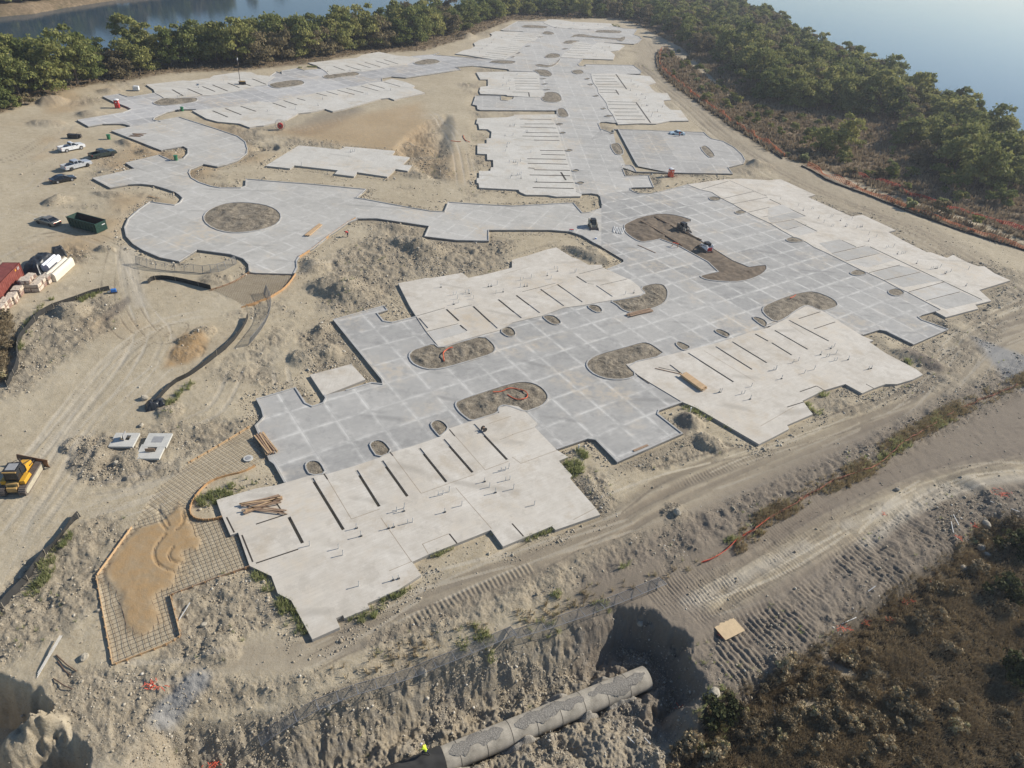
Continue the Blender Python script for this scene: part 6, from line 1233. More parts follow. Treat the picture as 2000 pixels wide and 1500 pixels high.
    hh.f = [(i*12+k, i*12+(k+1) % 12, (i+1)*12+(k+1) % 12, (i+1)*12+k) for i in range(3) for k in range(12)]+[tuple(range(36, 48))]; hh.m = [0]*len(hh.f)
    if hat: hh.box((.1, 0, .02), (.1, .18, .015))
    ho = hh.build('hard_hat' if hat else 'hair', M[hat or 'plastic'], root, smooth=False); ho.matrix_local = q; return root
person((1326, 268), R(200), 'person in a bright orange shirt and dark trousers standing at the pale sedan', {}, 'shirtorange')
person((1324, 452), R(-60), 'person in dark clothes standing beside the small dark loader', {'wrl': (.2, .2, 1.0)}, 'shirtdark')
bend = dict(pelvis=(-.12, 0, .85), waist=(-.02, 0, 1.0), chest=(.25, 0, 1.08), neck=(.4, 0, 1.08), head0=(.47, 0, 1.07), head1=(.58, 0, 1.04), shl=(.28, .19, 1.08), shr=(.28, -.19, 1.08), ell=(.32, .24, .8), elr=(.32, -.24, .8), wrl=(.42, .17, .56), wrr=(.42, -.17, .56), hil=(-.12, .1, .82), hir=(-.12, -.1, .82), knl=(.02, .13, .45), knr=(.02, -.13, .45), anl=(-.05, .14, .08), anr=(-.05, -.14, .08), tol=(.12, .15, .04), tor=(.12, -.15, .04))
person((679, 463), R(160), 'person in a red shirt bending over in the dirt right of the roundabout', bend, 'shirtred')
# ------------------------------------------------------------------ site objects
def place(name, label, cat, p, rz=0, group=None, z=None):
    x, y, h = on(p, z); return thing(name, label, cat, (x, y, h if z is None else z), rz, group)
# portable toilets
def toilet(p, rz, label, m1, z=None):
    r = place('portable_toilet', label, 'portable toilet', p, rz, None, z)
    MB().box((0, 0, .08), (1.15, 1.15, .16)).build('base', M['plastic'], r)
    MB().box((0, 0, 1.13), (1.08, 1.08, 1.95)).build('cabin', M[m1], r, bevel=.03)
    d = MB().box((-.0, -.56, 1.1), (.74, .05, 1.78)).build('door', M[m1], r, bevel=.02); MB().box((.28, -.6, 1.1), (.06, .04, .16)).build('latch', M['paleplastic'], d); MB().box((0, -.59, 1.62), (.34, .012, .26)).build('door_label', M['white'], d)
    MB().box((-.555, 0, 1.6), (.02, .3, .3)).box((.555, 0, 1.6), (.02, .3, .3)).build('side_label', M['white'], r)
    rf = MB(); n = 6; rf.prism([(.62*math.cos(math.pi*k/n), 2.1+.24*math.sin(math.pi*k/n)) for k in range(n+1)], -.6, .6); rf.build('roof', M['white'], r, bevel=.02)
    MB().tube([(.4, .4, 2.1), (.4, .4, 2.45)], .05, 8).build('vent_pipe', M['paleplastic'], r)
toilet((1309, 346), R(28), 'orange-red portable toilet with a white roof below the northeast parking lot', 'orange')
toilet((230, 211), R(15), 'dark red portable toilet at the kerb corner of the northwest street', 'redpaint')
# light tower
r = place('light_tower', 'mobile light tower with raised mast on the northwest street', 'light tower', (474, 167), R(20))
MB().box((0, 0, .75), (2.2, 1.3, .9), tx=.92).build('engine_box', M['plastic'], r, bevel=.06); MB().box((0, 0, 1.25), (1.7, 1.0, .16)).build('hood', M['yellowdirt'], r)
for s in (-1, 1): w_ = MB().tube([(.1, s*.66, .33), (.1, s*.86, .33)], .33, 14).build('wheel', M['tyre'], r)
MB().bar((1.1, 0, .35), (2.1, 0, .35), .1).build('tow_bar', M['steel'], r); m_ = MB().bar((-.6, 0, 1.1), (-.6, 0, 7.6), .16).bar((-.6, 0, 7.5), (-.6, 0, 7.5001), .1).build('mast', M['steel'], r); MB().bar((-.6, -1.0, 7.6), (-.6, 1.0, 7.6), .1).build('cross_bar', M['steel'], m_)
for k in range(4): MB().box((-.5, -.9+k*.6, 7.72), (.22, .42, .34)).build('lamp', M['lens'], r)
# cable reel in its wire cage
r = place('hose_reel', 'red reel inside a round wire frame on the brown field', 'reel', (548, 253), R(20))
MB().tube([(0, -.35, 1.0), (0, .35, 1.0)], .75, 18).build('red_drum', M['redpaint'], r, bevel=.05); MB().tube([(0, -.38, 1.0), (0, .38, 1.0)], .28, 12).build('drum_core', M['rustin'], r)
mb = MB()
for s in (-1, 1):
    for q in (1.25,): c = [(q*math.cos(2*math.pi*k/20), s*.55, 1.25+q*math.sin(2*math.pi*k/20)) for k in range(21)]; mb.tube(c, .035, 5)
    for k in range(6): a = math.pi*k/3; mb.bar((0, s*.55, 1.25), (1.25*math.cos(a), s*.55, 1.25+1.25*math.sin(a)), .03)
for k in range(8): a = math.pi*k/4; mb.bar((1.25*math.cos(a), -.55, 1.25+1.25*math.sin(a)), (1.25*math.cos(a), .55, 1.25+1.25*math.sin(a)), .03)
mb.build('wire_frame', M['wire'], r)
# small yard things
r = place('tool_box', 'low black steel tool box near the white truck', 'tool box', (144, 270), R(5)); MB().box((0, 0, .45), (2.4, 1., .9), tx=.95).build('case', M['plastic'], r, bevel=.05); MB().box((0, 0, .93), (2.4, 1.04, .08)).build('lid', M['plastic'], r)
r = place('generator', 'small black generator right of the tool box', 'generator', (155, 270), R(15)); MB().box((0, 0, .55), (1., .8, .7)).build('engine', M['plastic'], r, bevel=.06); mb = MB(); [mb.bar((sx*.6, sy*.45, .05), (sx*.45, sy*.4, 1.15), .05) for sx in (-1, 1) for sy in (-1, 1)]; mb.bar((-.45, -.4, 1.15), (.45, -.4, 1.15), .05).bar((-.45, .4, 1.15), (.45, .4, 1.15), .05); mb.build('frame', M['steel'], r)
def bin_(p, label, z=None):
    r = place('green_bin', label, 'bin', p, .3, 'green bins', z); MB().tube([(0, 0, 0), (0, 0, 1.), (0, 0, 1.05)], .38, 14, r2=.45).build('bin_body', M['greenbin'], r); MB().tube([(0, 0, 1.05), (0, 0, 1.12)], .47, 14).build('bin_lid', M['greenbin'], r); MB().box((.42, 0, .95), (.08, .4, .08)).build('bin_handle', M['greenbin'], r)
bin_((213, 272), 'green bin on the dirt right of the generator'); bin_((344, 313), 'green bin on the concrete beside the sandy island', RZ+.01); bin_((356, 217), 'tiny green bin at the kerb tip near the northwest street', None)
r = place('water_tote', 'square white water tote on the dirt at the upper left', 'water tote', (267, 177), R(10)); MB().box((0, 0, .75), (1.5, 1.2, 1.1)).build('tank', M['white'], r, bevel=.08); mb = MB(); [mb.bar((sx*.77, sy*.62, 0), (sx*.77, sy*.62, 1.35), .05) for sx in (-1, 1) for sy in (-1, 1)]; [mb.bar((-.77, sy*.62, z_), (.77, sy*.62, z_), .04) for sy in (-1, 1) for z_ in (.2, .7, 1.3)]; mb.box((0, 0, .1), (1.55, 1.25, .15)); mb.build('cage', M['wire'], r)
r = place('blue_pump', 'small blue pump with white fittings at the end of the curved silt fence', 'pump', (223, 572), R(30)); MB().box((0, 0, .45), (.8, .5, .5)).build('casing', M['blue'], r, bevel=.08); MB().tube([(-.5, 0, .4), (-.9, .1, .2)], .1, 8).build('inlet', M['white'], r); MB().box((0, 0, .12), (1., .6, .1)).build('skid', M['steel'], r)
r = place('blue_cooler', 'small blue water jug on the kerb below the parked loader', 'water jug', (1163, 469), 0); MB().tube([(0, 0, 0), (0, 0, .5)], .2, 12).build('jug', M['blue'], r); MB().tube([(0, 0, .5), (0, 0, .58)], .21, 12).build('jug_lid', M['white'], r)
r = place('sawhorse', 'orange sawhorse on the concrete beside the median', 'sawhorse', (1318, 482), R(-25), None, RZ+.03); mb = MB().bar((-.6, 0, .8), (.6, 0, .8), .14); mb.build('beam', M['orange'], r)
for sx in (-1, 1):
    for sy in (-1, 1): MB().bar((sx*.5, 0, .78), (sx*.58, sy*.32, 0), .07).build('leg', M['formwood'], r)
r = place('road_barrier', 'white and red road block by the loader corner', 'road barrier', (1116, 451), R(10), None, RZ+.02); MB().prism([(-.5, 0), (-.5, .3), (.5, .3), (.5, 0)], -.15, .15).build('block', M['white'], r, bevel=.04); MB().box((0, 0, .34), (.9, .26, .08)).build('stripe', M['redpaint'], r)
r = place('cable_spool', 'small dark spool on the front foundation beside its right slot', 'spool', (945, 841), R(40), None, SZ); MB().tube([(0, -.25, .3), (0, .25, .3)], .17, 12).build('core', M['oldwood'], r)
for s in (-1, 1): MB().tube([(0, s*.22, .3), (0, s*.28, .3)], .32, 14).build('flange', M['plastic'], r)
# lumber
def lumber(p, hd, n, L, label, mat='wood', w=.2, h=.1, fan=0., layers=1, z=None, cat='lumber', blk=True, seed=1, gap=1.05):
    r = place('lumber_pile', label, cat, p, hd, None, z); rs = random.Random(seed)
    if blk: MB().box((-L*.3, 0, .06), (.12, n*w*1.05, .12)).box((L*.3, 0, .06), (.12, n*w*1.05, .12)).build('bearer', M['oldwood'], r)
    zb = .13 if blk else .02
    for l in range(layers):
        for k in range(n):
            m = MB().box((0, 0, 0), (L*rs.uniform(.85, 1), w, h)); o = m.build('plank', M[mat if not isinstance(mat, tuple) else mat[k % len(mat)]], r); o.location = (rs.uniform(-.15, .15), (k-(n-1)/2)*w*gap, zb+h/2+l*h*1.02); o.rotation_euler = (0, 0, rs.uniform(-fan, fan))
    return r
def hd2(a, b_, z=0): p, q = W(*a, z), W(*b_, z); return math.atan2(q[1]-p[1], q[0]-p[0])
lumber((1354, 748), hd2((1332, 733), (1375, 764)), 6, 4.6, 'neat stack of long yellow boards on the southeast foundation', 'wood', .2, .16, 0, 2, SZ)
lumber((519, 868), hd2((506, 848), (530, 888)), 5, 4.6, 'loose planks leaning over the corner of the main street by the rebar mat', ('wood', 'oldwood'), .16, .1, .12, 2, RZ+.03, gap=1.6, seed=3)
lumber((512, 985), hd2((485, 990), (548, 972)), 5, 4.4, 'loose brown planks fanned out on the front foundation corner', ('oldwood', 'wood'), .17, .09, .22, 2, SZ, gap=1.5, seed=5)
lumber((528, 998), hd2((500, 996), (552, 1002)), 3, 3.6, 'few red-brown planks right of the fanned planks on the front foundation', 'oldwood', .14, .07, .15, 1, SZ, gap=1.8, seed=6)
lumber((613, 451), hd2((597, 466), (632, 437)), 3, 6.4, 'narrow pile of boards on the roundabout concrete', 'wood', .28, .16, .02, 1, RZ+.02)
lumber((1250, 612), hd2((1215, 624), (1285, 606)), 3, 5.4, 'flat boards beside the kerb of the gravelly island', 'oldwood', .25, .08, .06, 2, RZ+.03, seed=8, gap=1.4)
lumber((1208, 450), hd2((1200, 460), (1207, 438)), 7, 3.4, 'row of pale form boards laid out left of the long median', 'paleplastic', .16, .1, .12, 1, RZ+.03, gap=2.2, seed=9, blk=False)
lumber((1250, 876), hd2((1238, 880), (1270, 867)), 1, 2.8, 'single brown board lying near the street edge by the front foundation', 'oldwood', .3, .08, 0, 1, RZ+.03, blk=False)
lumber((1262, 486), hd2((1243, 474), (1277, 489)), 1, 5.2, 'single long thin board on the concrete below the median', 'oldwood', .14, .06, 0, 1, RZ+.03, blk=False)
lumber((1237, 440), hd2((1230, 436), (1246, 451)), 1, 3., 'white board lying inside the excavated median', 'white', .16, .1, 0, 1, None, blk=False)
lumber((1303, 725), hd2((1285, 718), (1325, 727)), 1, 4.4, 'thin dark board across the corner of the southeast foundation', 'oldwood', .12, .06, 0, 1, SZ, blk=False)
lumber((268, 264), hd2((245, 262), (290, 268)), 6, 3.2, 'scattered short form boards at the edge of the court', 'oldwood', .18, .08, .5, 1, RZ+.02, gap=2.6, blk=False)
lumber((300, 385), hd2((295, 340), (300, 341)), 2, 3, 'two pale sticks lying on the court street', 'wood', .1, .06, .3, 1, RZ+.02, blk=False)
# light steel bars leaning at the lower left
r = place('steel_bars', 'bundle of pale steel bars propped up at the lower left', 'steel bars', (100, 1285), heading((80, 1310), (118, 1254)))
for k in range(3): MB().tube([(-1.9+.2*k, .1*k, .1), (1.9, .05+.1*k, .45)], .022, 6).build('bar', M['paleplastic'], r)
for k, (a, b_) in enumerate((((110, 1280), (150, 1312)), ((113, 1292), (139, 1320)), ((105, 1326), (142, 1347)))):
    A_, B_ = on(a), on(b_); r = thing('steel_rod', ['longest dark rod lying right of the propped bars', 'shorter dark rod lying between the propped bars and the long rod', 'bent dark rod lying below the propped bars'][k], 'rod', A_, 0); MB().tube([(0, 0, .08), ((B_[0]-A_[0])*.6, (B_[1]-A_[1])*.6-.1, B_[2]-A_[2]+.15), (B_[0]-A_[0], B_[1]-A_[1], B_[2]-A_[2]+.08)], .05, 6).build('rod', M['rebar'], r)
# precast lids
def precast(p, hd, label, kind):
    r = place('precast_lid', label, 'precast slab', p, hd, 'precast inlet slabs'); s = 1.25
    if kind == 0: slab_mesh('slab_block', [[(-1.35, -s), (1.35, -s), (1.35, s), (-1.35, s)]], .12, .38, [M['precast'], M['precast']], r); MB().box((0, .1, .385), (1.2, 1.1, .02)).build('grate', M['lid'], r)
    else: slab_mesh('slab_block', [[(-1.35, -s), (1.35, -s), (1.35, s), (-1.35, s)], [(-.55, -.1), (-.55, .8), (.55, .8), (.55, -.1)]], .1, .36, [M['precast'], M['precast']], r)
    if kind == 2: MB().box((.05, .2, .75), (.08, .9, .8)).build('lifting_plate', M['lid'], r)
    if kind == 1: MB().box((0, .0, .55), (1.1, .07, .45)).build('raised_frame', M['oldwood'], r)
hp = hd2((265, 893), (316, 893))
precast((244, 863), hp, 'precast slab with an upright plate, left of the other two', 2); precast((309, 864), hp, 'precast slab with a grey centre grate, upper right of the three', 0); precast((295, 886), hp, 'precast slab with an open square hole, nearest of the three', 1)
# plywood sheet
r = place('plywood_sheet', 'large pale plywood sheet lying on the lower haul road', 'plywood sheet', (1420, 1227), hd2((1407, 1241), (1443, 1223))); r.location.z += .12; o = MB().box((0, 0, .12), (2.6, 2.2, .04)).build('sheet', M['ply'], r); MB().box((-.9, 0, .06), (.1, 2.1, .09)).box((.9, 0, .06), (.1, 2.1, .09)).build('batten', M['oldwood'], r)
# manhole rings in the rebar mat and grates
r = place('manhole_ring', 'pale round manhole lid set in the rebar mat', 'manhole', (485, 896), 0, None, .03); MB().tube([(0, 0, 0), (0, 0, .12)], .55, 20).build('rim', M['precast'], r); MB().tube([(0, 0, .12), (0, 0, .15)], .32, 16).build('lid', M['lid'], r)
# conduits
def hose(s, label, z, rad=.07, loops=None):
    P = [W(a, b_, z) for a, b_ in px(s)]; P = smooth_loop(P, False, 2); c = P[0]; r = thing('orange_conduit', label, 'conduit', (c[0], c[1], z), 0, 'orange plastic conduits')
    MB().tube([(p[0]-c[0], p[1]-c[1], .12+.06*math.sin(i*.7)) for i, p in enumerate(P)], rad, 6).build('pipe', M['hose'], r)
hose("@22 -40,90 0,110 60,130 115,115 125,80 90,55 20,35 -30,40 -80,60 -150,70", 'coiled orange conduit in the gravel island above the front foundation', CZ+.12)
hose("@11 1535,1220 1490,1230 1460,1260 1465,1300 1470,1325", 'bent orange conduit in the island below the centre foundation', CZ+.12, .09); hose("@10 1520,1105 1560,1106 1600,1110", 'straight orange conduit lying on the dirt left of the boulevard', .12, .08); hose("@10 1620,1060 1625,1085 1645,1105 1670,1112", 'curved orange conduit lying left of the boulevard', .12, .08)
hose("@31 170,835 190,825 215,808", 'orange conduit tip in the island north of the southeast foundation', CZ+.15, .08); hose("@20 -30,0 0,0", 'tiny far conduit', .1) if False else None
# container
def container():
    z1 = 2.59; A_, B_ = W(50, 530, 0), None
    # right end: top corners at (48,520) and (50,530); long side runs down-left
    c = W(48, 560-24+0, 0); a1, b1 = W(2, 594, 0), W(49, 542, 0); hd = math.atan2(b1[1]-a1[1], b1[0]-a1[0]); L, w_ = 12.2, 2.44
    ux, uy = math.cos(hd), math.sin(hd); e = (b1[0], b1[1]); cx, cy = e[0]-ux*L/2-uy*w_/2, e[1]-uy*L/2+ux*w_/2
    r = thing('shipping_container', 'red corrugated shipping container at the left edge', 'shipping container', (cx, cy, hz(cx, cy)), hd)
    for s in (-1, 1):
        mb = MB(); n = 44; pts = []
        for k in range(n): x0 = -L/2+.1+(L-.2)*k/n; st = (L-.2)/n; d = .04*(1 if k % 2 else 0); pts += [(x0+.05, s*(w_/2-.02-d)), (x0+st-.05, s*(w_/2-.02-d))]
        vs = [(p[0], p[1], .16) for p in pts]+[(p[0], p[1], z1-.12) for p in pts]; m_ = len(pts); mb.add(vs, [(i, i+1, m_+i+1, m_+i) for i in range(m_-1)]); mb.build('side_wall', M['container'], r)
    MB().box((0, 0, z1-.04), (L-.05, w_-.05, .06)).build('roof', M['container'], r)
    mb = MB()
    for sx in (-1, 1):
        for sy in (-1, 1): mb.box((sx*(L/2-.06), sy*(w_/2-.06), z1/2), (.14, .14, z1))
    for sy in (-1, 1): mb.bar((-L/2, sy*(w_/2-.05), z1-.06), (L/2, sy*(w_/2-.05), z1-.06), .1).bar((-L/2, sy*(w_/2-.05), .1), (L/2, sy*(w_/2-.05), .1), .14)
    for sx in (-1, 1): mb.bar((sx*(L/2-.05), -w_/2, z1-.06), (sx*(L/2-.05), w_/2, z1-.06), .1)
    mb.build('frame', M['container'], r)
    for s in (-1, 1): d = MB().box((L/2-.03, s*w_/4, z1/2), (.05, w_/2-.08, z1-.25)).build('door', M['container'], r); MB().bar((L/2+.02, s*.35, .2), (L/2+.02, s*.35, z1-.2), .04).build('lock_rod', M['steel'], d)
    MB().box((0, 0, z1/2), (L-.2, w_-.25, z1-.3)).build('lining', M['container'], r)
    MB().box((L/2-1.9, -w_/2-.0, 2.15), (.32, .02, .3)).build('yellow_sticker', M['yellow'], r); MB().box((L/2-.8, -w_/2-.0, 2.1), (.1, .02, .5)).box((L/2-1.15, -w_/2-.0, 2.1), (.1, .02, .5)).build('white_code_marks', M['white'], r)
    return hd, (cx, cy)
chd, cc = container()
def along(p, z=0): return W(*p, z)
# wrapped bundles right of the container
def bundle(p, hd, L, w_, h_, label, mat, n=2, name='wrapped_bundle', rad=.0):
    r = place(name, label, 'wrapped bundle', p, hd)
    for k in range(n):
        y = (k-(n-1)/2)*w_/n; ww = w_/n*.98; m_ = 8; pr = [(y-ww/2, 0), (y-ww/2, h_*.6)]+[(y-ww/2+ww*(1-math.cos(math.pi*q/m_))/2, h_*(.6+.4*math.sin(math.pi*q/m_))) for q in range(1, m_)]+[(y+ww/2, h_*.6), (y+ww/2, 0)]
        vs = [(x_, q[0], q[1]) for x_ in (-L/2, -L*.25, 0, L*.25, L/2) for q in pr]; N_ = len(pr); mb = MB(); mb.add(vs, [(i*N_+j, i*N_+(j+1) % N_, (i+1)*N_+(j+1) % N_, (i+1)*N_+j) for i in range(4) for j in range(N_)]+[tuple(range(N_)), tuple(range(4*N_, 5*N_))]); mb.build('wrapped_pack', M[mat], r, bevel=.04)
    for sx in (-.3, 0, .3): MB().box((sx*L, 0, h_*.5), (.05, w_*1.01, h_*1.01)).build('strap', M['paleplastic'], r) if n < 2 else None
    return r
bh = hd2((102, 545), (138, 512))
bundle((119, 533), bh, 6.2, 1.7, 1.4, 'long cream wrapped bundles right of the brick packs', 'cream', 2); bundle((102, 520), bh, 4., 1.3, 1.25, 'bright white wrapped bundle between the black sheet and the cream bundles', 'wrap', 2)
# black sheet over a stack
def tarp(p, hd, L, w_, h_, label, mat='blacktarp', nm='covered_stack'):
    r = place(nm, label, 'covered stack', p, hd); nx, ny = 34, 18; co = []
    for i in range(nx+1):
        for j in range(ny+1):
            u, v = i/nx*2-1, j/ny*2-1; e = max(abs(u)**3, abs(v)**3); z = h_*(1-sst(.55, 1., np.array([max(abs(u), abs(v))]))[0]); f_ = fbm(np.array([i*.5+p[0]]), np.array([j*.5]), 2., 3, 3)[0]-.5
            co.append((u*L/2*(1+f_*.12), v*w_/2*(1+f_*.15), max(.0, z+f_*.45*(.3+z/h_))))
    mb = MB(); mb.add(co, [(i*(ny+1)+j, i*(ny+1)+j+1, (i+1)*(ny+1)+j+1, (i+1)*(ny+1)+j) for i in range(nx) for j in range(ny)]); mb.build('black_sheet', M[mat], r, smooth=True); return r
tarp((78, 520), bh, 6.6, 3., 1.5, 'black plastic sheet draped over a stack beside the container'); tarp((116, 498), bh+.6, 2.4, 2.2, 1.4, 'crumpled black sheet at the far end of the wrapped bundles')
# brick and stone packs
def pack(p, hd, label, h_, seed, w_=1.2, L=1.2):
    r = place('stone_pack', label, 'stone pack', p, hd, 'shrink-wrapped stone packs'); rs = random.Random(seed); lv = max(1, int(h_/.62))
    for l in range(lv):
        MB().box((0, 0, .06+l*.68), (L, w_, .1)).build('pallet', M['oldwood'], r); s_ = MB()
        for i in range(5):
            for k in range(4): s_.box((rs.uniform(-.03, .03)-L/2+.15+k*(L-.3)/3, rs.uniform(-.04, .04)-w_/2+.12+i*(w_-.24)/4, .38+l*.68), ((L-.3)/3*.96, (w_-.24)/4*.96, .52*rs.uniform(.9, 1.05)))
        s_.build('stones', M['paleblock'], r); MB().box((-.04, 0, .36+l*.68), (L*.99, w_*.99, .44)).build('wrapping', M['boardbrown'], r)
for p, lb, h_, sd_ in (((62, 552), 'two-high stone pack at the container corner', 1.4, 1), ((58, 566), 'tallest stone pack beside the container side', 2., 2), ((86, 556), 'stone pack leaning next to the cream bundles', 1.4, 3), ((95, 551), 'narrow stone pack against the cream bundles', 1.3, 4), ((38, 576), 'stone pack in the middle of the row along the container', 1.4, 5), ((27, 590), 'pale stone pack lower in the row along the container', 1.3, 6), ((14, 600), 'pale stone pack next to the lowest one', 1.3, 7), ((3, 612), 'lowest stone pack at the left image edge', 1.3, 8), ((75, 566), 'stone pack nearest the silt fence side', 1.3, 9), ((50, 560), 'stone pack half hidden by the container side', 1.3, 10)):
    pack(p, chd+random.Random(sd_).uniform(-.2, .2), lb, h_, sd_, 1.15, 1.6)
# boulders
def boulder(p, s, label, mat='rock', z=None, sq=(1, .8, .7)):
    s = s*.68
    x, y, h = on(p, z); bm = bmesh.new(); bmesh.ops.create_icosphere(bm, subdivisions=3, radius=1); rs = random.Random(int(p[0]*7+p[1]))
    sd_ = rs.randint(0, 999); co = np.array([v.co[:] for v in bm.verts]); f_ = fbm(co[:, 0]+co[:, 2]*2+5, co[:, 1]+co[:, 2]+5, .9, 3, sd_)
    for v, k in zip(bm.verts, f_): v.co *= (.65+.7*k)
    for v in bm.verts: v.co = Vector((v.co.x*sq[0]*s, v.co.y*sq[1]*s, v.co.z*sq[2]*s))
    me_ = bpy.data.meshes.new('boulder'); bm.to_mesh(me_); bm.free(); me_.materials.append(M[mat]); o = bpy.data.objects.new('boulder', me_); COL.objects.link(o); o.location = (x, y, h+s*.3); o.rotation_euler = (0, 0, rs.uniform(0, 6)); tag(o, label, 'boulder', 'loose boulders')
for p, s, lb in (((165, 1285), .55, 'pale boulder casting a shadow below the rebar mat corner'), ((1322, 1003), .75, 'pale boulder at the edge of the upper haul road'), ((1752, 957), .5, 'round grey boulder on the lower haul road'), ((283, 779), .8, 'pale flat boulder left of the crumpled silt fence end'), ((1395, 1355), .9, 'tan boulder above the brush near the excavation end'), ((1925, 1025), .8, 'white boulder in the right bank, highest of the line'), ((1917, 1068), .8, 'grey boulder in the right bank, second of the line'), ((1926, 1085), .7, 'grey boulder in the right bank, third of the line'), ((1898, 1100), .6, 'white boulder at the lower end of the right bank line'), ((1880, 1110), .7, 'whitish flat boulder lowest in the right bank line'), ((826, 1303), .7, 'dark boulder on the rim above the excavation'), ((192, 1193), .3, 'small white stone at the outer form board of the rebar mat'), ((398, 1222), .45, 'tan boulder right of the rebar mat tongue'), ((885, 790), .4, 'stone in the gravel island') if False else ((276, 832), .5, 'grey stone above the precast slabs'), ((227, 905), .5, 'grey stone in the rubble left of the rebar mat'), ((1255, 1200), .5, 'stone on the rim of the excavation end'), ((640, 1370), .45, 'stone on the wire fence by the rim'), ((1810, 835), .5, 'white stone along the fallen netting'), ((950, 565), .35, 'small stone left of the centre foundation'), ((730, 553), .35, 'pale block in the rubble left of the centre foundation')):
    boulder(p, s, lb)
# ---- forms and rebar
def form(s, label, mat='formwood', h=.32, z0=-.1, closed=False, w=.06, zt=None):
    P = [W(a, b_, .1) for a, b_ in px(s)]; P = smooth_loop(P, closed, 1) if len(P) > 3 else P; c = P[0]; r = thing('form_board', label, 'form board', (c[0], c[1], 0), 0, 'timber form boards'); mb = MB(); st = MB(); acc = 0
    for a, b_ in zip(P, P[1:]):
        mb.bar((a[0]-c[0], a[1]-c[1], z0+h/2), (b_[0]-c[0], b_[1]-c[1], z0+h/2), w, h); L = math.hypot(b_[0]-a[0], b_[1]-a[1]); n = max(1, int(L/1.1)); nx, ny = nrm(a, b_)
        for k in range(n): t_ = (k+.5)/n; x, y = a[0]+(b_[0]-a[0])*t_-c[0]-nx*.0, a[1]+(b_[1]-a[1])*t_-c[1]; st.bar((x-nx*.08, y-ny*.08, -.2), (x-nx*.08, y-ny*.08, z0+h+.12), .05)
    mb.build('board', M[mat], r); st.build('stake', M['formwood'], r)
form("@11 780,205 720,238 650,288 560,350 450,440 360,495 330,515", 'orange form board along the curve right of the roundabout', h=.42)
form("@11 310,640 270,700 215,760 150,800 100,830 40,850 -10,872 -80,890", 'orange form board curving round the upper rebar mat', h=.42); form("@11 20,843 60,825", 'short form board end at the wire fence') if False else None
form("@01 1640,765 1740,735 1850,690 1920,640 1945,628", 'pale form board on the left of the upper rebar mat', 'oldwood'); form("@01 1885,900 1990,875 @11 60,840", 'thick timber at the mouth of the upper rebar mat', 'formwood', .3)
form("@02 1470,615 1620,530 1790,430 1950,330", 'long straight form board above the large rebar mat', 'wood'); form("@02 1995,640 1900,690 1760,720 1640,760 1560,835 1500,920 1480,1000 1515,1050 1590,1066 1670,1058 1735,1040", 'curved orange form board round the weedy pocket in the rebar mat', 'formwood', .4)
form("@02 1030,1120 760,1495", 'thick pale timber along the left of the large rebar mat', 'wood', .4); form("@03 752,0 880,695", 'form board down the outer side of the rebar tongue', 'wood', .34); form("@03 880,695 1100,610 1310,530 1410,470", 'form board across the bottom of the rebar tongue', 'wood', .34); form("@03 1410,470 1330,150", 'form board on the inner side of the rebar tongue', 'wood', .34); form("@03 1330,150 1500,85 1700,12 @02 1950,1425", 'staked form board joining the rebar tongue to the foundation', 'oldwood', .34)
def rebar(key, a, b_, step, label):
    P = REBQ[key]; A_, B_ = W(*a), W(*b_); th = math.atan2(B_[1]-A_[1], B_[0]-A_[0]); xs = [p[0] for p in P]; ys = [p[1] for p in P]; cx, cy = sum(xs)/len(xs), sum(ys)/len(ys); r = thing('rebar_mat', label, 'rebar mat', (cx, cy, 0), 0, 'rebar mats'); n = len(P)
    for d_, zz in ((th, .07), (th+math.pi/2, .09)):
        ca, sa = math.cos(d_), math.sin(d_); Q = [((p[0]-cx)*ca+(p[1]-cy)*sa, -(p[0]-cx)*sa+(p[1]-cy)*ca) for p in P]; lo = min(q[1] for q in Q); hi = max(q[1] for q in Q); v = lo+step/2; mb = MB(); k = 0
        while v < hi:
            cr = []
            for i in range(n):
                (x0, y0), (x1, y1) = Q[i-1], Q[i]
                if (y0 > v) != (y1 > v): cr.append(x0+(v-y0)/(y1-y0)*(x1-x0))
            cr.sort()
            for s0, s1 in zip(cr[::2], cr[1::2]):
                m_ = max(2, int((s1-s0)/1.2)); pts = []
                for q in range(m_+1):
                    u = s0+(s1-s0)*q/m_; vv = v+.05*math.sin(u*1.1+k); X_, Y_ = u*ca-vv*sa, u*sa+vv*ca; pts.append((X_, Y_, -.03+zz+.02*math.sin(u*2.3+k*1.7)))
                mb.tube(pts, .015, 4, cap=False)
            v += step; k += 1
        mb.build('bars', M['rebar'], r)
rebar('bend', px("@02 1470,615")[0], px("@02 1950,330")[0], .5, 'rebar mat at the bend above the sandy tongue, beside the main street'); rebar('tongue', px('@03 880,695')[0], px('@03 1410,470')[0], .5, 'rebar mat partly buried in orange sand at the lower left'); rebar('upper', px("@11 0,640")[0], px("@11 292,648")[0], .36, 'smaller rebar mat below the roundabout')
form('@21 1000,235 1100,290 1205,355 1330,430', 'dark board edging the trench in the excavated median', 'oldwood', .25, .25); form('@21 1110,205 1200,248 1290,300 1480,385', 'second dark board across the excavated median', 'oldwood', .25, .25)
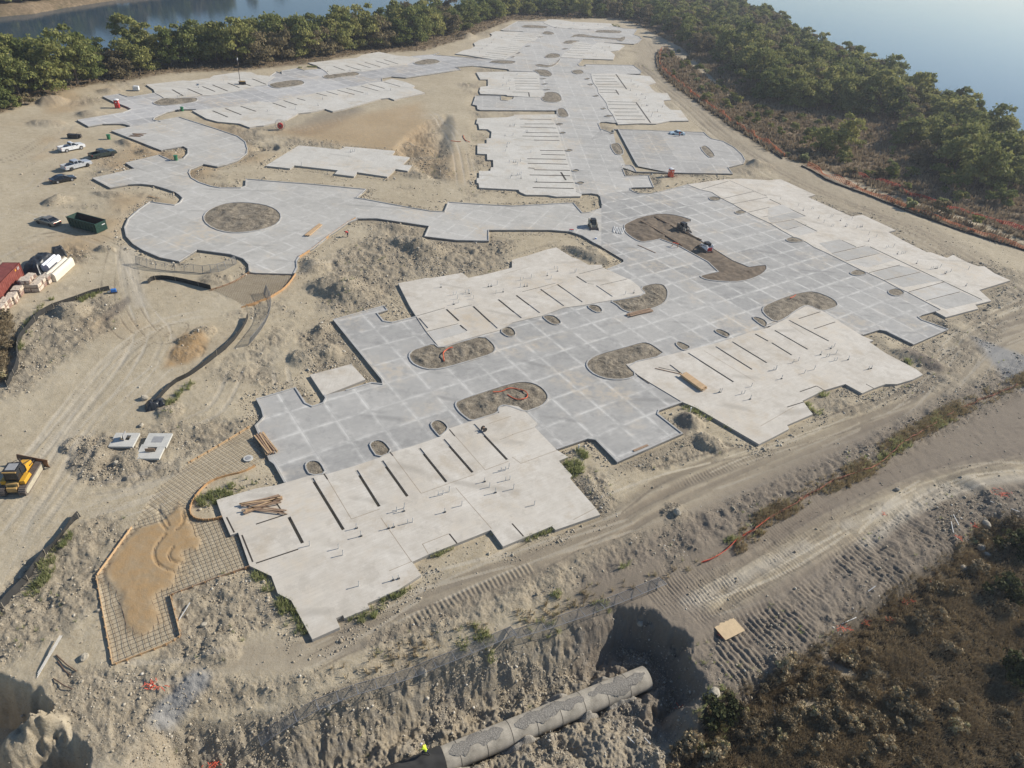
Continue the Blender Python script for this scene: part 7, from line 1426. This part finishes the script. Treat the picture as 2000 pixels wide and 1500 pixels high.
# ---- storm drain in the excavation
def drain():
    zc = -4.3; A_, B_ = W(1262, 1322, -4.15), W(690, 1556, zc); d = Vector((B_[0]-A_[0], B_[1]-A_[1], 0)); L = d.length; d.normalize(); s = 0; k = 0; n = int(L/2.45)+1
    lab = lambda i: 'concrete drain pipe section %s in the excavation' % ['with the open end', 'second from the open end', 'third from the open end', 'fourth from the open end', 'fifth from the open end, touching the black fabric', 'hidden under the black fabric edge', 'under the black fabric', 'under the worker on the fabric', 'under the lower fabric', 'at the bottom edge', 'last at the bottom edge', 'beyond the bottom edge'][min(i, 11)]
    hd = math.atan2(d.y, d.x)
    for i in range(min(n, 12)):
        x, y = A_[0]+d.x*2.45*i, A_[1]+d.y*2.45*i; r = thing('drain_pipe', lab(i), 'pipe', (x, y, zc), hd, 'concrete drain pipe sections'); ro, ri = 1.12, .92; m_ = 44; mb = MB(); vs = []
        for xx, rr_ in ((0, ri), (0, ro), (2.41, ro), (2.41, ri)): vs += [(xx, rr_*math.cos(2*math.pi*q/m_), rr_*math.sin(2*math.pi*q/m_)) for q in range(m_)]
        mb.add(vs, [(a*m_+q, a*m_+(q+1) % m_, ((a+1) % 4)*m_+(q+1) % m_, ((a+1) % 4)*m_+q) for a in range(4) for q in range(m_)]); mb.build('barrel', M['conpipe'], r)
        col = MB(); vs = [];
        for xx, rr_ in ((2.385, ro-.02), (2.385, ro+.006), (2.445, ro+.006), (2.445, ro-.02)): vs += [(xx, rr_*math.cos(2*math.pi*q/m_), rr_*math.sin(2*math.pi*q/m_)) for q in range(m_)]
        col.add(vs, [(a*m_+q, a*m_+(q+1) % m_, ((a+1) % 4)*m_+(q+1) % m_, ((a+1) % 4)*m_+q) for a in range(4) for q in range(m_)]); col.build('joint_collar', M['seam'], r)
    return A_, d, hd, zc
PA, PD, PH, PZ = drain()
def gravel_patch(u0, u1, label, side, seed, top=False):
    r0 = (PA[0]+PD.x*u0, PA[1]+PD.y*u0); n1_, n2_ = 40, 22; co = []; nx, ny = -PD.y, PD.x
    for i in range(n1_+1):
        for j in range(n2_+1):
            u, v = i/n1_, j/n2_*2-1; f_ = fbm(np.array([u*(u1-u0)+seed*9.]), np.array([v*1.2]), .9, 4, seed)[0]-.5
            if top: ang = v*(.5+f_*1.6)*(1-abs(2*u-1)**4*.8); rr_ = 1.13+.05*max(0, f_)+.012; co.append((PD.x*(u*(u1-u0))+nx*rr_*math.sin(ang+.25*side), PD.y*(u*(u1-u0))+ny*rr_*math.sin(ang+.25*side), PZ+rr_*math.cos(ang+.25*side)))
            else:
                prof = max(0, 1-abs(u*2-1)**(1.6+f_))**.8*max(0, 1-abs(v+.15*math.sin(u*7+seed)))**.8; hgt = prof*(1.7+f_*1.4); co.append((PD.x*(u*(u1-u0))+nx*side*(1.25+v*.95), PD.y*(u*(u1-u0))+ny*side*(1.25+v*.95), -5.5+hgt))
    o = MB().add(co, [(i*(n2_+1)+j, i*(n2_+1)+j+1, (i+1)*(n2_+1)+j+1, (i+1)*(n2_+1)+j) for i in range(n1_) for j in range(n2_)]).build('bedding_gravel', M['gravel'], None, smooth=True); o.location = (r0[0], r0[1], 0); tag(o, label, 'gravel heap', 'bedding gravel against the pipe')
def gravel_mat():
    m, t, b = new_mat('grey_gravel'); g = N(t, 'NewGeometry').outputs['Position']; v = N(t, 'TexVoronoi', i_Scale=9.); t.links.new(g, v.inputs['Vector'])
    t.links.new(mix(t, mr(t, v.outputs['Distance'], 0, .6), ramp(t, noise(t, g, 3, 4), [(.3, (.31, .285, .245)), (.7, (.46, .43, .37))]), (.2, .185, .16)), b.inputs['Base Color']); b.inputs['Roughness'].default_value = .95; bump(t, v.outputs['Distance'], .6, .05, b); return m
M['gravel'] = gravel_mat()
sgn = 1
gravel_patch(.4, 6.6, 'grey gravel spread over the top of the open pipe end', .2, 1, True); gravel_patch(7.2, 14.2, 'grey gravel spread along the middle of the pipe top', .2, 2, True); gravel_patch(15.3, 20.4, 'grey gravel spread on the pipe top next to the black fabric', .2, 3, True)
for i, (u0, side, lb) in enumerate(((1.2, -1, 'gravel heap in front of the open pipe end'), (5.6, -1, 'second gravel heap in front of the pipe'), (11.6, -1, 'third gravel heap in front of the pipe'), (18.6, -1, 'gravel heap in front of the pipe by the black fabric'), (2.6, 1, 'gravel heap behind the open pipe end'), (7., 1, 'gravel heap behind the middle of the pipe'))):
    gravel_patch(u0, u0+[4.4, 3.2, 5.0, 3.8, 3.4, 4.6][i], lb, -side, 10+i)
# black fabric over the lower pipe
def fabric():
    u0, u1 = 20.9, 36.; r0 = (PA[0]+PD.x*u0, PA[1]+PD.y*u0); nx, ny = -PD.y, PD.x; n1_, n2_ = 90, 46; co = []
    for i in range(n1_+1):
        for j in range(n2_+1):
            u, v = i/n1_*(u1-u0), j/n2_*2-1; f_ = fbm(np.array([u*1.6+v*2]), np.array([v*6.+u*.6]), 1.2, 3, 61)[0]-.5; f2 = fbm(np.array([u*.4]), np.array([v*.8]), 1., 3, 62)[0]-.5; s_ = v*(3.0+f2*1.2)
            if abs(s_) < 1.9: ang = s_/1.19; y_, z_ = 1.2*math.sin(ang), PZ+1.2*math.cos(ang)
            else: y_, z_ = math.copysign(1.2+(abs(s_)-1.9)*.8, s_), PZ-.08-(abs(s_)-1.9)*.85
            co.append((PD.x*u+nx*y_, PD.y*u+ny*y_, max(z_, -5.45)+.02+f_*.16))
    r = thing('filter_fabric', 'black filter fabric draped over the lower end of the drain pipe', 'filter fabric', (r0[0], r0[1], 0), 0); MB().add(co, [(i*(n2_+1)+j, i*(n2_+1)+j+1, (i+1)*(n2_+1)+j+1, (i+1)*(n2_+1)+j) for i in range(n1_) for j in range(n2_)]).build('cloth', M['fabric'], r, smooth=True)
M['fabric'] = simple('black_filter_fabric', (.035, .034, .032), .85, 0, .35, 1.2)
fabric()
pw = W(830, 1471, PZ+1.2)
person((0, 0), R(150), 'worker in a yellow safety vest and white hard hat kneeling on the black fabric', dict(pelvis=(-.15, 0, .5), waist=(-.08, 0, .62), chest=(.12, 0, .85), neck=(.22, 0, .95), head0=(.28, 0, 1.0), head1=(.36, 0, 1.06), shl=(.14, .2, .86), shr=(.14, -.2, .86), ell=(.3, .26, .62), elr=(.3, -.26, .62), wrl=(.42, .16, .38), wrr=(.42, -.16, .38), hil=(-.14, .1, .45), hir=(-.14, -.1, .45), knl=(.22, .16, .3), knr=(.05, -.16, .08), anl=(.12, .16, .06), anr=(-.36, -.14, .07), tol=(.26, .17, .04), tor=(-.46, -.14, .03)), 'vest', 'jean', 'white', (pw[0], pw[1], PZ+1.2))
# crumpled end of the silt fence, odd bits
tarp((305, 793), R(30), 2.6, 1.8, .8, 'crumpled black silt fabric heap at the end of the middle silt fence', 'blacktarp', 'fabric_heap'); tarp((345, 268+0), R(0), .1, .1, .1, 'x') if False else None
for i, (a, b_, lb) in enumerate((((1862, 1005), (1870, 1030), 'left white stake standing in the combed bank'), ((1857, 1020), (1861, 1042), 'lower white stake standing in the combed bank'), ((1935, 978), (1990, 1000), 'pale board lying at the right edge pit'), ((1695, 1156), (1708, 1148), 'short white stake by the dark brush'), ((1645, 1218), (1672, 1206), 'thin pale rod over the red scraps'), ((1507, 1362), (1513, 1400), 'thin pale rod at the left edge of the dark brush'), ((1243, 1425), (1270, 1455), 'bent pale cable in the spoil below the pipe'), ((1225, 1440), (1238, 1455), 'shorter pale cable in the spoil below the pipe'), ((350, 1212), (372, 1180), 'pale plank right of the rebar tongue'), ((975, 832), (974, 828), 'thin cane by the gravel island'))):
    A_, B_ = on(a), on(b_); r = thing('stake', lb, 'stake', A_, 0); MB().bar((0, 0, .1), (B_[0]-A_[0], B_[1]-A_[1], B_[2]-A_[2]+.25), .07, .05).build('shaft', M['paleplastic'], r)
for p, lb in (((1129, 880), 'short white standpipe in the weeds right of the front foundation'), ((1347, 807), 'short white standpipe near the dark soil pile')):
    r = place('standpipe', lb, 'standpipe', p); MB().tube([(0, 0, -.1), (0, 0, .9)], .09, 10).build('pipe', M['pvc'], r); MB().tube([(0, 0, .85), (0, 0, .95)], .11, 10).build('cap', M['pvc'], r)

# ------------------------------------------------------------------ air
m, t, b = new_mat('haze'); t.nodes.remove(b); v = N(t, 'VolumePrincipled'); v.inputs['Color'].default_value = (.82, .88, 1, 1); v.inputs['Density'].default_value = .00022; v.inputs['Anisotropy'].default_value = .3
t.links.new(v.outputs[0], t.nodes['Material Output'].inputs['Volume'])
hz_o = MB().box((200, 1400, 26), (9000, 9000, 74)).build('haze', m, kind='stuff')
